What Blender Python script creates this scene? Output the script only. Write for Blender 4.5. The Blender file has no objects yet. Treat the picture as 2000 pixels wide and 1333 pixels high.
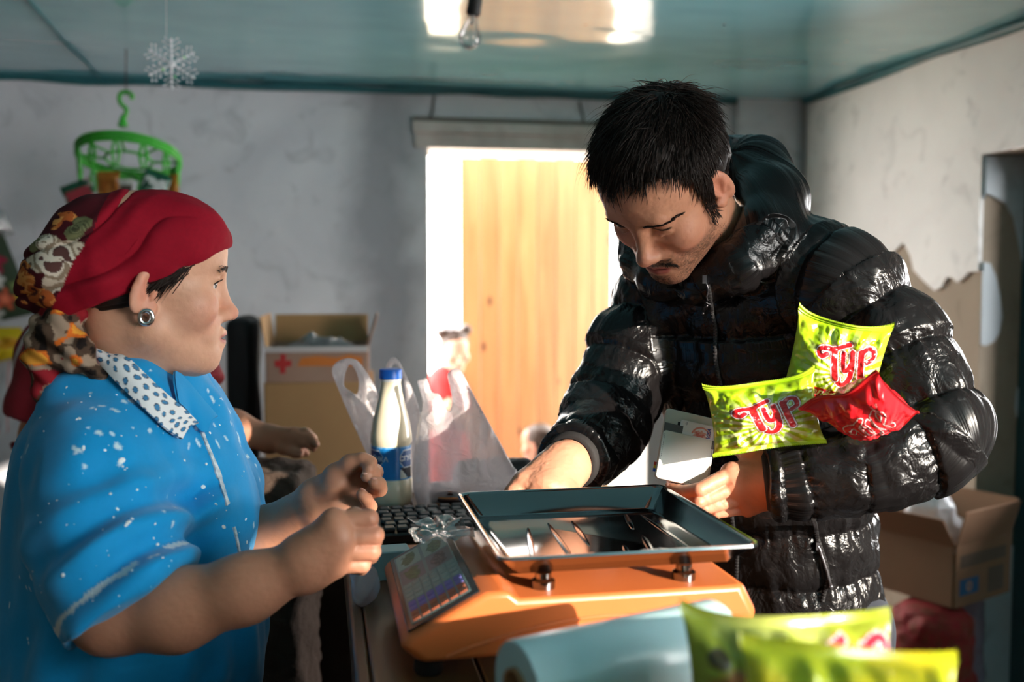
import bpy, bmesh, math, random
import numpy as np
from mathutils import Vector, Matrix, Quaternion
from mathutils.bvhtree import BVHTree

random.seed(7)
rng = np.random.default_rng(7)
scene = bpy.context.scene
COL = scene.collection

# ------------------------------------------------------------------ camera
FPX = 1944.4                      # 35 mm on a 36 mm sensor, in pixels of the 2000 wide frame
CAM = np.array([0.0, 0.0, 1.5])
PITCH = math.atan((666.5 - 540.0) / FPX)
FWD = np.array([0, math.cos(PITCH), -math.sin(PITCH)])
UPV = np.array([0, math.sin(PITCH), math.cos(PITCH)])
RTV = np.array([1.0, 0, 0])
cam_data = bpy.data.cameras.new('camera')
cam_data.lens = 35.0
cam_data.sensor_width = 36.0
cam_data.clip_start = 0.05
cam_data.dof.use_dof = True
cam_data.dof.focus_distance = 1.40
cam_data.dof.aperture_fstop = 2.8
cam = bpy.data.objects.new('camera', cam_data)
cam.location = CAM
cam.rotation_euler = (math.pi / 2 - PITCH, 0, 0)
COL.objects.link(cam)
scene.camera = cam

# ------------------------------------------------------------------ daylight
world = bpy.data.worlds.new('sky')
scene.world = world
world.use_nodes = True
bg = world.node_tree.nodes['Background']
bg.inputs[0].default_value = (1.0, 0.97, 0.92, 1)
bg.inputs[1].default_value = 10.0

sun_data = bpy.data.lights.new('sun', 'SUN')
sun_data.energy = 6.5
sun_data.angle = math.radians(0.6)
sun_data.color = (1.0, 0.88, 0.74)
sun = bpy.data.objects.new('sun', sun_data)
SUN_DIR = Vector((0.736, -0.677, 0.25)).normalized()      # towards the sun
sun.rotation_euler = SUN_DIR.to_track_quat('Z', 'Y').to_euler()
sun.location = (3, -4, 4)
COL.objects.link(sun)

scene.view_settings.view_transform = 'Standard'
scene.view_settings.look = 'None'
scene.view_settings.gamma = 1.0
scene.view_settings.use_curve_mapping = False
scene.view_settings.exposure = 0.85
scene.cycles.use_denoising = True
scene.cycles.max_bounces = 8
scene.cycles.transparent_max_bounces = 16
scene.cycles.sample_clamp_indirect = 6.0
scene.cycles.caustics_reflective = False
scene.cycles.caustics_refractive = False

# room frame: K is the far right corner, EX runs along the back wall, EY into the depth
YAW = math.radians(10.5)
K = np.array([1.334, 4.63, 0.0])
EX = np.array([math.cos(YAW), math.sin(YAW), 0])
EY = np.array([-math.sin(YAW), math.cos(YAW), 0])
CEIL = 2.30
def RW(u, v, z=0.0):
    return K + EX * u + EY * v + np.array([0, 0, z])

def area(name, loc, direction, sx, sy, power, color):
    d = bpy.data.lights.new(name, 'AREA')
    d.shape = 'RECTANGLE'; d.size = sx; d.size_y = sy; d.energy = power; d.color = color
    o = bpy.data.objects.new(name, d)
    o.location = loc
    o.rotation_euler = Vector(direction).to_track_quat('-Z', 'Y').to_euler()
    COL.objects.link(o)
    return o
# daylight entering by the shop window and the glazed teal door in the right wall, and by the open door
WV0, WV1, WZ0, WZ1 = -6.45, -4.45, 1.15, 2.28      # shop window in the right wall, beside the camera
area('window_daylight', RW(.10, (WV0 + WV1) / 2, (WZ0 + WZ1) / 2), -EX, 1.6, .9, 11, (0.95, 0.97, 1.0))
area('glazed_door_daylight', RW(.26, -1.78, 1.40), -EX, .72, .92, 21, (0.97, 0.98, 1.0))
dp = area('door_daylight', RW(-1.23, 0.36, 1.03), -EY, 1.01, 2.05, 1, (1, 1, 1))
dp.data.cycles.is_portal = True      # only guides the sky's light through the doorway
# ------------------------------------------------------------------ helpers
def P(px, py, d):
    """The point that stands at depth d and shows at pixel px, py of the 2000 x 1333 photograph."""
    r = FWD + RTV * ((px - 1000) / FPX) + UPV * ((666.5 - py) / FPX)
    return CAM + r * (d / r[1])

def lin(c):
    """sRGB 0-255 to linear"""
    return tuple(((v / 255) / 12.92 if v / 255 <= 0.04045 else ((v / 255 + 0.055) / 1.055) ** 2.4) for v in c)

def lina(c):
    return np.array(lin(c))

MATS = {}
def mat(name, color=(200, 200, 200), rough=0.5, metal=0.0, vcol=False, bump=None, var=None, sss=0.0, coat=0.0, spec=0.5,
        trans=0.0, sheen=0.0, bump2=None, emit=None):
    """Principled material; bump = (scale, strength, distance), var = (scale, other colour, amount)."""
    if name in MATS: return MATS[name]
    m = bpy.data.materials.new(name); m.use_nodes = True
    nt = m.node_tree; N = nt.nodes; L = nt.links
    b = N['Principled BSDF']
    b.inputs['Roughness'].default_value = rough
    b.inputs['Metallic'].default_value = metal
    b.inputs['Specular IOR Level'].default_value = spec
    b.inputs['Coat Weight'].default_value = coat
    b.inputs['Coat Roughness'].default_value = 0.12
    b.inputs['Transmission Weight'].default_value = trans
    b.inputs['Sheen Weight'].default_value = sheen
    if sss:
        b.inputs['Subsurface Weight'].default_value = sss
        b.inputs['Subsurface Radius'].default_value = (0.010, 0.004, 0.002)
        b.inputs['Subsurface Scale'].default_value = 1.0
    out = None
    tc = N.new('ShaderNodeTexCoord')
    if vcol:
        a = N.new('ShaderNodeVertexColor'); a.layer_name = 'Col'; out = a.outputs['Color']
    else:
        r = N.new('ShaderNodeRGB'); r.outputs[0].default_value = (*lin(color), 1); out = r.outputs[0]
    if var:
        n = N.new('ShaderNodeTexNoise'); n.inputs['Scale'].default_value = var[0]; n.inputs['Detail'].default_value = 5
        L.new(tc.outputs['Object'], n.inputs['Vector'])
        rm = N.new('ShaderNodeValToRGB'); rm.color_ramp.elements[0].position = 0.38; rm.color_ramp.elements[1].position = 0.66
        L.new(n.outputs['Fac'], rm.inputs['Fac'])
        mm = N.new('ShaderNodeMath'); mm.operation = 'MULTIPLY'; mm.inputs[1].default_value = var[2]
        L.new(rm.outputs['Color'], mm.inputs[0])
        mx = N.new('ShaderNodeMixRGB'); mx.inputs[2].default_value = (*lin(var[1]), 1)
        L.new(mm.outputs[0], mx.inputs[0]); L.new(out, mx.inputs[1]); out = mx.outputs[0]
    L.new(out, b.inputs['Base Color'])
    prev = None
    for bp in (bump, bump2):
        if not bp: continue
        n = N.new('ShaderNodeTexNoise'); n.inputs['Scale'].default_value = bp[0]; n.inputs['Detail'].default_value = 4
        if len(bp) > 3: n.inputs['Distortion'].default_value = bp[3]
        L.new(tc.outputs['Object'], n.inputs['Vector'])
        bn = N.new('ShaderNodeBump'); bn.inputs['Strength'].default_value = bp[1]; bn.inputs['Distance'].default_value = bp[2]
        L.new(n.outputs['Fac'], bn.inputs['Height'])
        if prev: L.new(prev, bn.inputs['Normal'])
        prev = bn.outputs[0]
    if prev: L.new(prev, b.inputs['Normal'])
    MATS[name] = m
    return m

def tag(o, label=None, cat=None, group=None, kind=None):
    if label: o['label'] = label
    if cat: o['category'] = cat
    if group: o['group'] = group
    if kind: o['kind'] = kind
    return o

def empty(name, loc, label, cat, group=None):
    o = bpy.data.objects.new(name, None)
    o.empty_display_size = 0.05
    o.location = loc
    COL.objects.link(o)
    bpy.context.view_layer.update()
    return tag(o, label, cat, group)

def link(name, me, m, parent=None, smooth=True):
    o = bpy.data.objects.new(name, me)
    if m is not None: me.materials.append(m)
    COL.objects.link(o)
    if smooth and len(me.polygons): me.polygons.foreach_set('use_smooth', np.ones(len(me.polygons), dtype=bool))
    if parent is not None:
        o.parent = parent
        # meshes are written in world coordinates
        w = Matrix.Identity(4); p = parent
        while p is not None:
            w = p.matrix_basis @ w; p = p.parent
            break
        o.matrix_parent_inverse = Matrix.Identity(4)
        T = wmat(parent).inverted()
        o.matrix_basis = T
    return o

def wmat(o):
    m = o.matrix_basis.copy()
    return (wmat(o.parent) @ m) if o.parent else m

def mesh_np(name, V, F, col=None, attrs=None):
    """V (n,3), F (m,3 or 4) numpy arrays to a mesh, with optional point colours (linear)."""
    V = np.asarray(V, dtype=np.float32); F = np.asarray(F, dtype=np.int32)
    me = bpy.data.meshes.new(name)
    k = F.shape[1]
    me.vertices.add(len(V)); me.vertices.foreach_set('co', V.ravel())
    me.loops.add(F.size); me.loops.foreach_set('vertex_index', F.ravel())
    me.polygons.add(len(F)); me.polygons.foreach_set('loop_start', np.arange(0, F.size, k, dtype=np.int32))
    me.update(calc_edges=True)
    if col is not None:
        a = me.color_attributes.new('Col', 'FLOAT_COLOR', 'POINT')
        c = np.ones((len(V), 4), dtype=np.float32); c[:, :3] = col
        a.data.foreach_set('color', c.ravel())
    return me

class MB:
    """Collects simple solids, then links them as ONE mesh object."""
    def __init__(s): s.V = []; s.F = []; s.n = 0
    def add(s, V, F):
        V = np.asarray(V, float)
        s.V.append(V); s.F += [tuple(i + s.n for i in f) for f in F]; s.n += len(V)
    def box(s, c, h, ax=None):
        ax = np.eye(3) if ax is None else np.asarray(ax)
        c = np.asarray(c, float)
        V = [c + ax[0] * h[0] * i + ax[1] * h[1] * j + ax[2] * h[2] * k for i in (-1, 1) for j in (-1, 1) for k in (-1, 1)]
        s.add(V, [(0, 1, 3, 2), (4, 6, 7, 5), (0, 4, 5, 1), (2, 3, 7, 6), (0, 2, 6, 4), (1, 5, 7, 3)])
    def tube(s, pts, rad, n=10, closed=False, caps=True):
        pts = [np.asarray(p, float) for p in pts]
        m = len(pts)
        rad = [rad] * m if np.isscalar(rad) else list(rad)
        V = []; prev = None
        for i in range(m):
            a = pts[(i - 1) % m] if (closed or i > 0) else pts[i]
            b = pts[(i + 1) % m] if (closed or i < m - 1) else pts[i]
            t = b - a; t = t / (np.linalg.norm(t) + 1e-12)
            if prev is None:
                x = np.cross(t, [0, 0, 1.0])
                if np.linalg.norm(x) < 1e-3: x = np.cross(t, [1.0, 0, 0])
            else: x = prev - t * (prev @ t)
            x = x / np.linalg.norm(x); prev = x; y = np.cross(t, x)
            for k in range(n):
                A = 2 * math.pi * k / n
                V.append(pts[i] + rad[i] * (math.cos(A) * x + math.sin(A) * y))
        F = []
        for i in range(m if closed else m - 1):
            j = (i + 1) % m
            for k in range(n):
                l = (k + 1) % n
                F.append((i * n + k, i * n + l, j * n + l, j * n + k))
        if caps and not closed:
            F.append(tuple(range(n - 1, -1, -1))); F.append(tuple((m - 1) * n + k for k in range(n)))
        s.add(V, F)
    def lathe(s, c, prof, n=40, ax=(0, 0, 1), close=True):
        """prof: (radius, height) along ax."""
        c = np.asarray(c, float); ax = np.asarray(ax, float); ax = ax / np.linalg.norm(ax)
        x = np.cross(ax, [0, 1.0, 0]); 
        if np.linalg.norm(x) < 1e-3: x = np.cross(ax, [1.0, 0, 0])
        x /= np.linalg.norm(x); y = np.cross(ax, x)
        V = []; F = []
        for r, h in prof:
            for k in range(n):
                A = 2 * math.pi * k / n
                V.append(c + ax * h + r * (math.cos(A) * x + math.sin(A) * y))
        for i in range(len(prof) - 1):
            for k in range(n):
                l = (k + 1) % n
                F.append((i * n + k, i * n + l, (i + 1) * n + l, (i + 1) * n + k))
        if close:
            F.append(tuple(range(n - 1, -1, -1))); F.append(tuple((len(prof) - 1) * n + k for k in range(n)))
        s.add(V, F)
    def prism(s, poly, o, a, b, n, t):
        """a flat polygon (list of 2d) in the frame o + a x + b y, thick t along n"""
        o, a, b, n = [np.asarray(q, float) for q in (o, a, b, n)]
        m = len(poly)
        V = [o + a * x + b * y for x, y in poly] + [o + a * x + b * y + n * t for x, y in poly]
        F = [tuple(range(m - 1, -1, -1)), tuple(range(m, 2 * m))]
        F += [(i, (i + 1) % m, m + (i + 1) % m, m + i) for i in range(m)]
        s.add(V, F)
    def ball(s, c, r, ax=None, n=12, m=8):
        ax = np.eye(3) if ax is None else np.asarray(ax)
        r = (r, r, r) if np.isscalar(r) else r
        c = np.asarray(c, float); V = [c + ax[2] * r[2]]; F = []
        for i in range(1, m):
            t = math.pi * i / m
            for k in range(n):
                A = 2 * math.pi * k / n
                V.append(c + ax[0] * r[0] * math.sin(t) * math.cos(A) + ax[1] * r[1] * math.sin(t) * math.sin(A) + ax[2] * r[2] * math.cos(t))
        V.append(c - ax[2] * r[2])
        for k in range(n): F.append((0, 1 + k, 1 + (k + 1) % n))
        for i in range(m - 2):
            for k in range(n):
                a = 1 + i * n; F.append((a + k, a + n + k, a + n + (k + 1) % n, a + (k + 1) % n))
        e = len(V) - 1; a = 1 + (m - 2) * n
        for k in range(n): F.append((a + k, e, a + (k + 1) % n))
        s.add(V, F)
    def build(s, name, m, parent=None, smooth=False, bevel=0.0, seg=2):
        me = bpy.data.meshes.new(name)
        V = np.concatenate(s.V)
        me.from_pydata([tuple(v) for v in V], [], s.F)
        bm = bmesh.new(); bm.from_mesh(me)
        bmesh.ops.recalc_face_normals(bm, faces=bm.faces)
        bm.to_mesh(me); bm.free()
        o = link(name, me, m, parent, smooth)
        if bevel:
            b = o.modifiers.new('bevel', 'BEVEL'); b.width = bevel; b.segments = seg; b.limit_method = 'ANGLE'
            b.angle_limit = math.radians(40); b.harden_normals = False
            me.polygons.foreach_set('use_smooth', np.ones(len(me.polygons), dtype=bool))
            try:
                me.set_sharp_from_angle(angle=math.radians(35))
            except Exception: pass
        elif smooth:
            try: me.set_sharp_from_angle(angle=math.radians(50))
            except Exception: pass
        return o

def frame(yaw=0.0, tilt=0.0, roll=0.0):
    """rows: right, up, normal. At rest normal looks to the camera side (-Y). tilt > 0 leans the top towards the camera,
    yaw > 0 turns the face to the right, roll > 0 turns it counter-clockwise as seen."""
    y, t, r = [math.radians(a) for a in (yaw, tilt, roll)]
    Rz = np.array([[math.cos(y), -math.sin(y), 0], [math.sin(y), math.cos(y), 0], [0, 0, 1]])
    Rx = np.array([[1, 0, 0], [0, math.cos(t), -math.sin(t)], [0, math.sin(t), math.cos(t)]])
    Ry = np.array([[math.cos(r), 0, -math.sin(r)], [0, 1, 0], [math.sin(r), 0, math.cos(r)]])
    M = Rz @ Rx @ Ry
    return np.array([M @ [1, 0, 0], M @ [0, 0, 1], M @ [0, -1, 0]])

# ------------------------------------------------------------------ noise
def _hash(ix, iy, iz):
    h = (ix.astype(np.int64) * 374761393 + iy.astype(np.int64) * 668265263 + iz.astype(np.int64) * 2147483647) & 0x7fffffff
    h = ((h ^ (h >> 13)) * 1274126177) & 0x7fffffff
    return ((h ^ (h >> 16)) & 0xffff) / 65535.0
def noise3(p):
    p = np.asarray(p, float); i = np.floor(p).astype(np.int64); f = p - i; f = f * f * (3 - 2 * f)
    r = 0
    for a in (0, 1):
        for b in (0, 1):
            for c in (0, 1):
                w = (f[..., 0] if a else 1 - f[..., 0]) * (f[..., 1] if b else 1 - f[..., 1]) * (f[..., 2] if c else 1 - f[..., 2])
                r = r + w * _hash(i[..., 0] + a, i[..., 1] + b, i[..., 2] + c)
    return r * 2 - 1
def fbm(p, o=3):
    r = 0; a = 1.0; p = np.asarray(p, float)
    for k in range(o):
        r = r + a * noise3(p + k * 17.3); p = p * 2.03; a *= 0.5
    return r
def sstep(a, b, x):
    t = np.clip((x - a) / (b - a), 0, 1); return t * t * (3 - 2 * t)

# ------------------------------------------------------------------ smooth solids (distance fields -> one closed surface)
class Field:
    def __init__(s): s.p = []
    def cap(s, a, b, ra, rb=None, k=0.02, flat=None, sub=False):
        """tapered limb from a to b; flat = (axis, factor) squeezes it along an axis"""
        a = np.asarray(a, float); b = np.asarray(b, float); rb = ra if rb is None else rb
        c = (a + b) / 2; R = np.linalg.norm(b - a) / 2 + max(ra, rb)
        ba = b - a; L2 = ba @ ba + 1e-12
        if flat is not None:
            ax = np.asarray(flat[0], float); ax = ax / np.linalg.norm(ax); fac = flat[1]
        def f(p):
            q = p - a; t = np.clip((q @ ba) / L2, 0, 1)
            e = q - t[:, None] * ba
            if flat is not None: e = e + np.outer(e @ ax, ax) * (1 / fac - 1)
            d = np.sqrt((e * e).sum(1)) - (ra + t * (rb - ra))
            return d * (min(1.0, fac) if flat is not None else 1.0)
        s.p.append((f, c, R * (max(1, flat[1]) if flat else 1), k, sub)); return s
    def chain(s, pts, k=0.015, flat=None):
        """pts: (point, radius) list"""
        for (a, ra), (b, rb) in zip(pts[:-1], pts[1:]): s.cap(a, b, ra, rb, k, flat)
        return s
    def ell(s, c, r, ax=None, k=0.02, sub=False):
        c = np.asarray(c, float); r = np.array([r] * 3 if np.isscalar(r) else r, float)
        A = np.eye(3) if ax is None else np.asarray(ax, float)
        def f(p):
            q = (p - c) @ A.T
            k0 = np.sqrt(((q / r) ** 2).sum(1)) + 1e-9; k1 = np.sqrt(((q / r ** 2) ** 2).sum(1)) + 1e-9
            return k0 * (k0 - 1) / k1
        s.p.append((f, c, r.max() + 1.5 * k, k, sub)); return s
    def func(s, f, c, R, k=0.0, sub=False):
        s.p.append((f, np.asarray(c, float), R, k, sub)); return s
    def cut(s, c, n, k=0.002, within=None):
        """keep the side that n points away from"""
        c = np.asarray(c, float); n = np.asarray(n, float); n = n / np.linalg.norm(n)
        s.p.append((lambda p: -((p - c) @ n), c, 1e9 if within is None else within, k, True)); return s
    def ev(s, p, c=None, R=None):
        d = np.full(len(p), 10.0)
        for f, pc, pr, k, sub in s.p:
            if c is not None and np.linalg.norm(pc - c) > pr + R + k + 0.018: continue
            e = f(p)
            if sub: e = -e
            if k > 0:
                h = np.maximum(k - np.abs(d - e), 0) / k
                d = (np.maximum(d, e) + h * h * k / 4) if sub else (np.minimum(d, e) - h * h * k / 4)
            else: d = np.maximum(d, e) if sub else np.minimum(d, e)
        return d
    def surface(s, v, pad=0.01, relax=1):
        add = [q for q in s.p if not q[4]]
        lo = np.min([q[1] - q[2] for q in add], 0) - pad; hi = np.max([q[1] + q[2] for q in add], 0) + pad
        B = 16; bs = B * v
        nb = np.ceil((hi - lo) / bs).astype(int)
        ii = np.stack(np.meshgrid(*[np.arange(n) for n in nb], indexing='ij'), -1).reshape(-1, 3)
        cen = lo + (ii + 0.5) * bs
        # coarse cull in slabs
        dist = np.empty(len(cen))
        for a in range(0, len(cen), 200000): dist[a:a + 200000] = s.ev(cen[a:a + 200000])
        hd = bs * 0.5 * math.sqrt(3)
        act = ii[np.abs(dist) < hd * 1.45 + 0.004]
        g = np.stack(np.meshgrid(*[np.arange(B + 1)] * 3, indexing='ij'), -1).reshape(-1, 3)
        N = nb * B + 4
        cid = lambda x, y, z: (x.astype(np.int64) * N[1] + y) * N[2] + z
        ids = []; vs = []; quads = []
        n1 = B + 1
        queue = [tuple(map(int, q)) for q in act]; seen = set(queue)
        while queue:
            b = np.array(queue.pop()); base = b * B
            pts = lo + (g + base) * v
            D = s.ev(pts, lo + (b + 0.5) * bs, hd).reshape(n1, n1, n1)
            S = D < 0
            if S.all() or not S.any(): continue
            for ax in range(3):                       # follow the surface into blocks the coarse cull left out
                for e, st in ((0, -1), (B, 1)):
                    fc = np.take(S, e, ax)
                    if fc.any() and not fc.all():
                        nbk = list(map(int, b)); nbk[ax] += st; nbk = tuple(nbk)
                        if nbk not in seen and 0 <= nbk[ax] < nb[ax]: seen.add(nbk); queue.append(nbk)
            # cells
            cnt = np.zeros((B, B, B), int); pos = np.zeros((B, B, B, 3))
            for ax in range(3):
                sl0 = [slice(0, B + 1)] * 3; sl1 = [slice(0, B + 1)] * 3
                sl0[ax] = slice(0, B); sl1[ax] = slice(1, B + 1)
                d0 = D[tuple(sl0)]; d1 = D[tuple(sl1)]
                ch = (d0 < 0) != (d1 < 0)
                with np.errstate(divide='ignore', invalid='ignore'):
                    t = np.where(ch, d0 / (d0 - d1), 0.0)
                o = [a for a in range(3) if a != ax]
                for p0 in (0, 1):
                    for p1 in (0, 1):
                        sl = [slice(0, B)] * 3
                        sl[o[0]] = slice(p0, B + p0); sl[o[1]] = slice(p1, B + p1); sl[ax] = slice(0, B)
                        c = ch[tuple(sl)]; tt = t[tuple(sl)]
                        cnt += c
                        pos[..., ax] += np.where(c, tt, 0)
                        pos[..., o[0]] += np.where(c, p0, 0); pos[..., o[1]] += np.where(c, p1, 0)
                # quads from owned edges
                sl = [slice(0, B)] * 3
                e = np.argwhere(ch[tuple(sl)])
                if len(e):
                    inside = D[e[:, 0], e[:, 1], e[:, 2]] < 0
                    G = e + base
                    o1, o2 = (ax + 1) % 3, (ax + 2) % 3
                    q = []
                    for da, db in ((0, 0), (-1, 0), (-1, -1), (0, -1)):
                        h = G.copy(); h[:, o1] += da; h[:, o2] += db
                        q.append(cid(h[:, 0] + 1, h[:, 1] + 1, h[:, 2] + 1))
                    q = np.stack(q, 1)
                    q[inside] = q[inside][:, ::-1]
                    quads.append(q)
            c = np.argwhere(cnt > 0)
            if len(c):
                pp = pos[c[:, 0], c[:, 1], c[:, 2]] / cnt[c[:, 0], c[:, 1], c[:, 2]][:, None]
                vs.append(lo + (c + base + pp) * v)
                G = c + base
                ids.append(cid(G[:, 0] + 1, G[:, 1] + 1, G[:, 2] + 1))
        ids = np.concatenate(ids); vs = np.concatenate(vs); quads = np.concatenate(quads)
        order = np.argsort(ids); ids = ids[order]; vs = vs[order]
        q = np.searchsorted(ids, quads); q = np.minimum(q, len(ids) - 1)
        hit = ids[q] == quads
        if not hit.all():            # cells one block saw and its neighbour did not: give them a vertex amid the known ones
            bad = ~hit.all(1); new, inv = np.unique(quads[~hit], return_inverse=True)
            acc = np.zeros((len(new), 3)); n = np.zeros(len(new)); rows, cols = np.nonzero(~hit)
            for k, (r_, c_) in enumerate(zip(rows, cols)):
                for j in range(4):
                    if hit[r_, j]: acc[inv[k]] += vs[q[r_, j]]; n[inv[k]] += 1
            q[rows, cols] = len(vs) + inv.ravel()
            vs = np.concatenate([vs, acc / np.maximum(n, 1)[:, None]])
            dead = np.isin(q, len(vs) - len(new) + np.nonzero(n == 0)[0]).any(1); q = q[~dead]
        q = q[:, ::-1]
        for _ in range(relax): vs = relax_v(vs, q, 0.5)
        return vs, q

def relax_v(V, Q, a):
    acc = np.zeros_like(V); n = np.zeros(len(V))
    k = Q.shape[1]
    for i in range(k):
        j = (i + 1) % k
        for c in range(3):
            acc[:, c] += np.bincount(Q[:, i], V[Q[:, j], c], len(V)) + np.bincount(Q[:, j], V[Q[:, i], c], len(V))
        n += np.bincount(Q[:, i], minlength=len(V)) + np.bincount(Q[:, j], minlength=len(V))
    return V * (1 - a) + a * acc / np.maximum(n, 1)[:, None]

def vnormals(V, Q):
    a = V[Q[:, 2]] - V[Q[:, 0]]; b = V[Q[:, -1]] - V[Q[:, 1]]
    fn = np.cross(a, b); N = np.zeros_like(V)
    for i in range(Q.shape[1]):
        for c in range(3): N[:, c] += np.bincount(Q[:, i], fn[:, c], len(V))
    return N / (np.linalg.norm(N, axis=1)[:, None] + 1e-12)

def bvh(V, F):
    return BVHTree.FromPolygons([Vector(v) for v in V], [tuple(int(i) for i in f) for f in F])
def shoot(tree, px, py, lift=0.0, dflt=None):
    """the point of a surface met from the camera through a pixel, lifted towards the viewer"""
    r = P(px, py, 1.0) - CAM; r = r / np.linalg.norm(r)
    h = tree.ray_cast(Vector(CAM), Vector(r))
    if h[0] is None: return (P(px, py, dflt) if dflt else None), None
    return np.array(h[0]) + np.array(h[1]) * lift, np.array(h[1])

# ------------------------------------------------------------------ flat print: distance to pen strokes
def pen(u, v, line):
    p = np.stack([u, v], -1); best = np.full(u.shape, 9.0)
    for a, b in zip(line[:-1], line[1:]):
        a = np.array(a, float); b = np.array(b, float); ba = b - a
        t = np.clip(((p - a) @ ba) / (ba @ ba + 1e-12), 0, 1)
        e = p - a - t[..., None] * ba
        best = np.minimum(best, np.sqrt((e * e).sum(-1)))
    return best
def curve2(pts, n=8):
    """Catmull-Rom through 2d points"""
    p = [np.array(q, float) for q in pts]; p = [2 * p[0] - p[1]] + p + [2 * p[-1] - p[-2]]
    o = []
    for i in range(1, len(p) - 2):
        for t in np.linspace(0, 1, n, endpoint=False):
            a, b, c, d = p[i - 1], p[i], p[i + 1], p[i + 2]
            o.append(0.5 * (2 * b + (c - a) * t + (2 * a - 5 * b + 4 * c - d) * t * t + (3 * b - a - 3 * c + d) * t ** 3))
    o.append(p[-2]); return o
def text_mask(body, u, v, size=1.0, align='CENTER', shear=0.0, bold=0.0):
    """True where the flat lettering covers the points u, v"""
    c = bpy.data.curves.new('lettering', 'FONT'); c.body = body; c.size = size; c.align_x = align; c.align_y = 'CENTER'; c.shear = shear; c.offset = bold
    o = bpy.data.objects.new('lettering', c); COL.objects.link(o)
    bpy.context.view_layer.update()
    dg = bpy.context.evaluated_depsgraph_get(); e = o.evaluated_get(dg); m = e.to_mesh(); m.calc_loop_triangles()
    V = np.array([w.co[:2] for w in m.vertices]).reshape(-1, 2); T = np.array([t.vertices[:] for t in m.loop_triangles]).reshape(-1, 3)
    e.to_mesh_clear(); bpy.data.objects.remove(o); bpy.data.curves.remove(c)
    M = np.zeros(u.shape, bool)
    for t in T:
        a, b, d = V[t]
        lo = np.minimum(np.minimum(a, b), d); hi = np.maximum(np.maximum(a, b), d)
        s = (u >= lo[0]) & (u <= hi[0]) & (v >= lo[1]) & (v <= hi[1])
        if not s.any(): continue
        x, y = u[s], v[s]
        c1 = (b[0] - a[0]) * (y - a[1]) - (b[1] - a[1]) * (x - a[0])
        c2 = (d[0] - b[0]) * (y - b[1]) - (d[1] - b[1]) * (x - b[0])
        c3 = (a[0] - d[0]) * (y - d[1]) - (a[1] - d[1]) * (x - d[0])
        M[s] |= ((c1 >= 0) & (c2 >= 0) & (c3 >= 0)) | ((c1 <= 0) & (c2 <= 0) & (c3 <= 0))
    return M

def sheet(name, fn, nu, nv, m, parent=None, thick=0.0, col=None, smooth=True):
    """a curved sheet fn(u, v) with u, v in 0..1; thick gives it a second side"""
    U, Vv = np.meshgrid(np.linspace(0, 1, nu), np.linspace(0, 1, nv), indexing='ij')
    X = fn(U.ravel(), Vv.ravel())
    idx = np.arange(nu * nv).reshape(nu, nv)
    F = np.stack([idx[:-1, :-1], idx[1:, :-1], idx[1:, 1:], idx[:-1, 1:]], -1).reshape(-1, 4)
    C = col(U.ravel(), Vv.ravel()) if col else None
    if thick:
        n = vnormals(X, F); Y = X - n * thick; k = len(X)
        F2 = F[:, ::-1] + k
        rim = np.concatenate([idx[0, :], idx[1:, -1], idx[-1, -2::-1], idx[-2:0:-1, 0]])
        R = np.stack([rim, np.roll(rim, -1), np.roll(rim, -1) + k, rim + k], 1)[:, ::-1]
        X = np.concatenate([X, Y]); F = np.concatenate([F, F2, R])
        if C is not None: C = np.concatenate([C, C])
    return link(name, mesh_np(name, X, F, C), m, parent, smooth)

def clone(o, parent=None):
    c = o.copy(); COL.objects.link(c)
    if parent is not None: c.parent = parent
    for ch in list(o.children): clone(ch, c)
    return c
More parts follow.
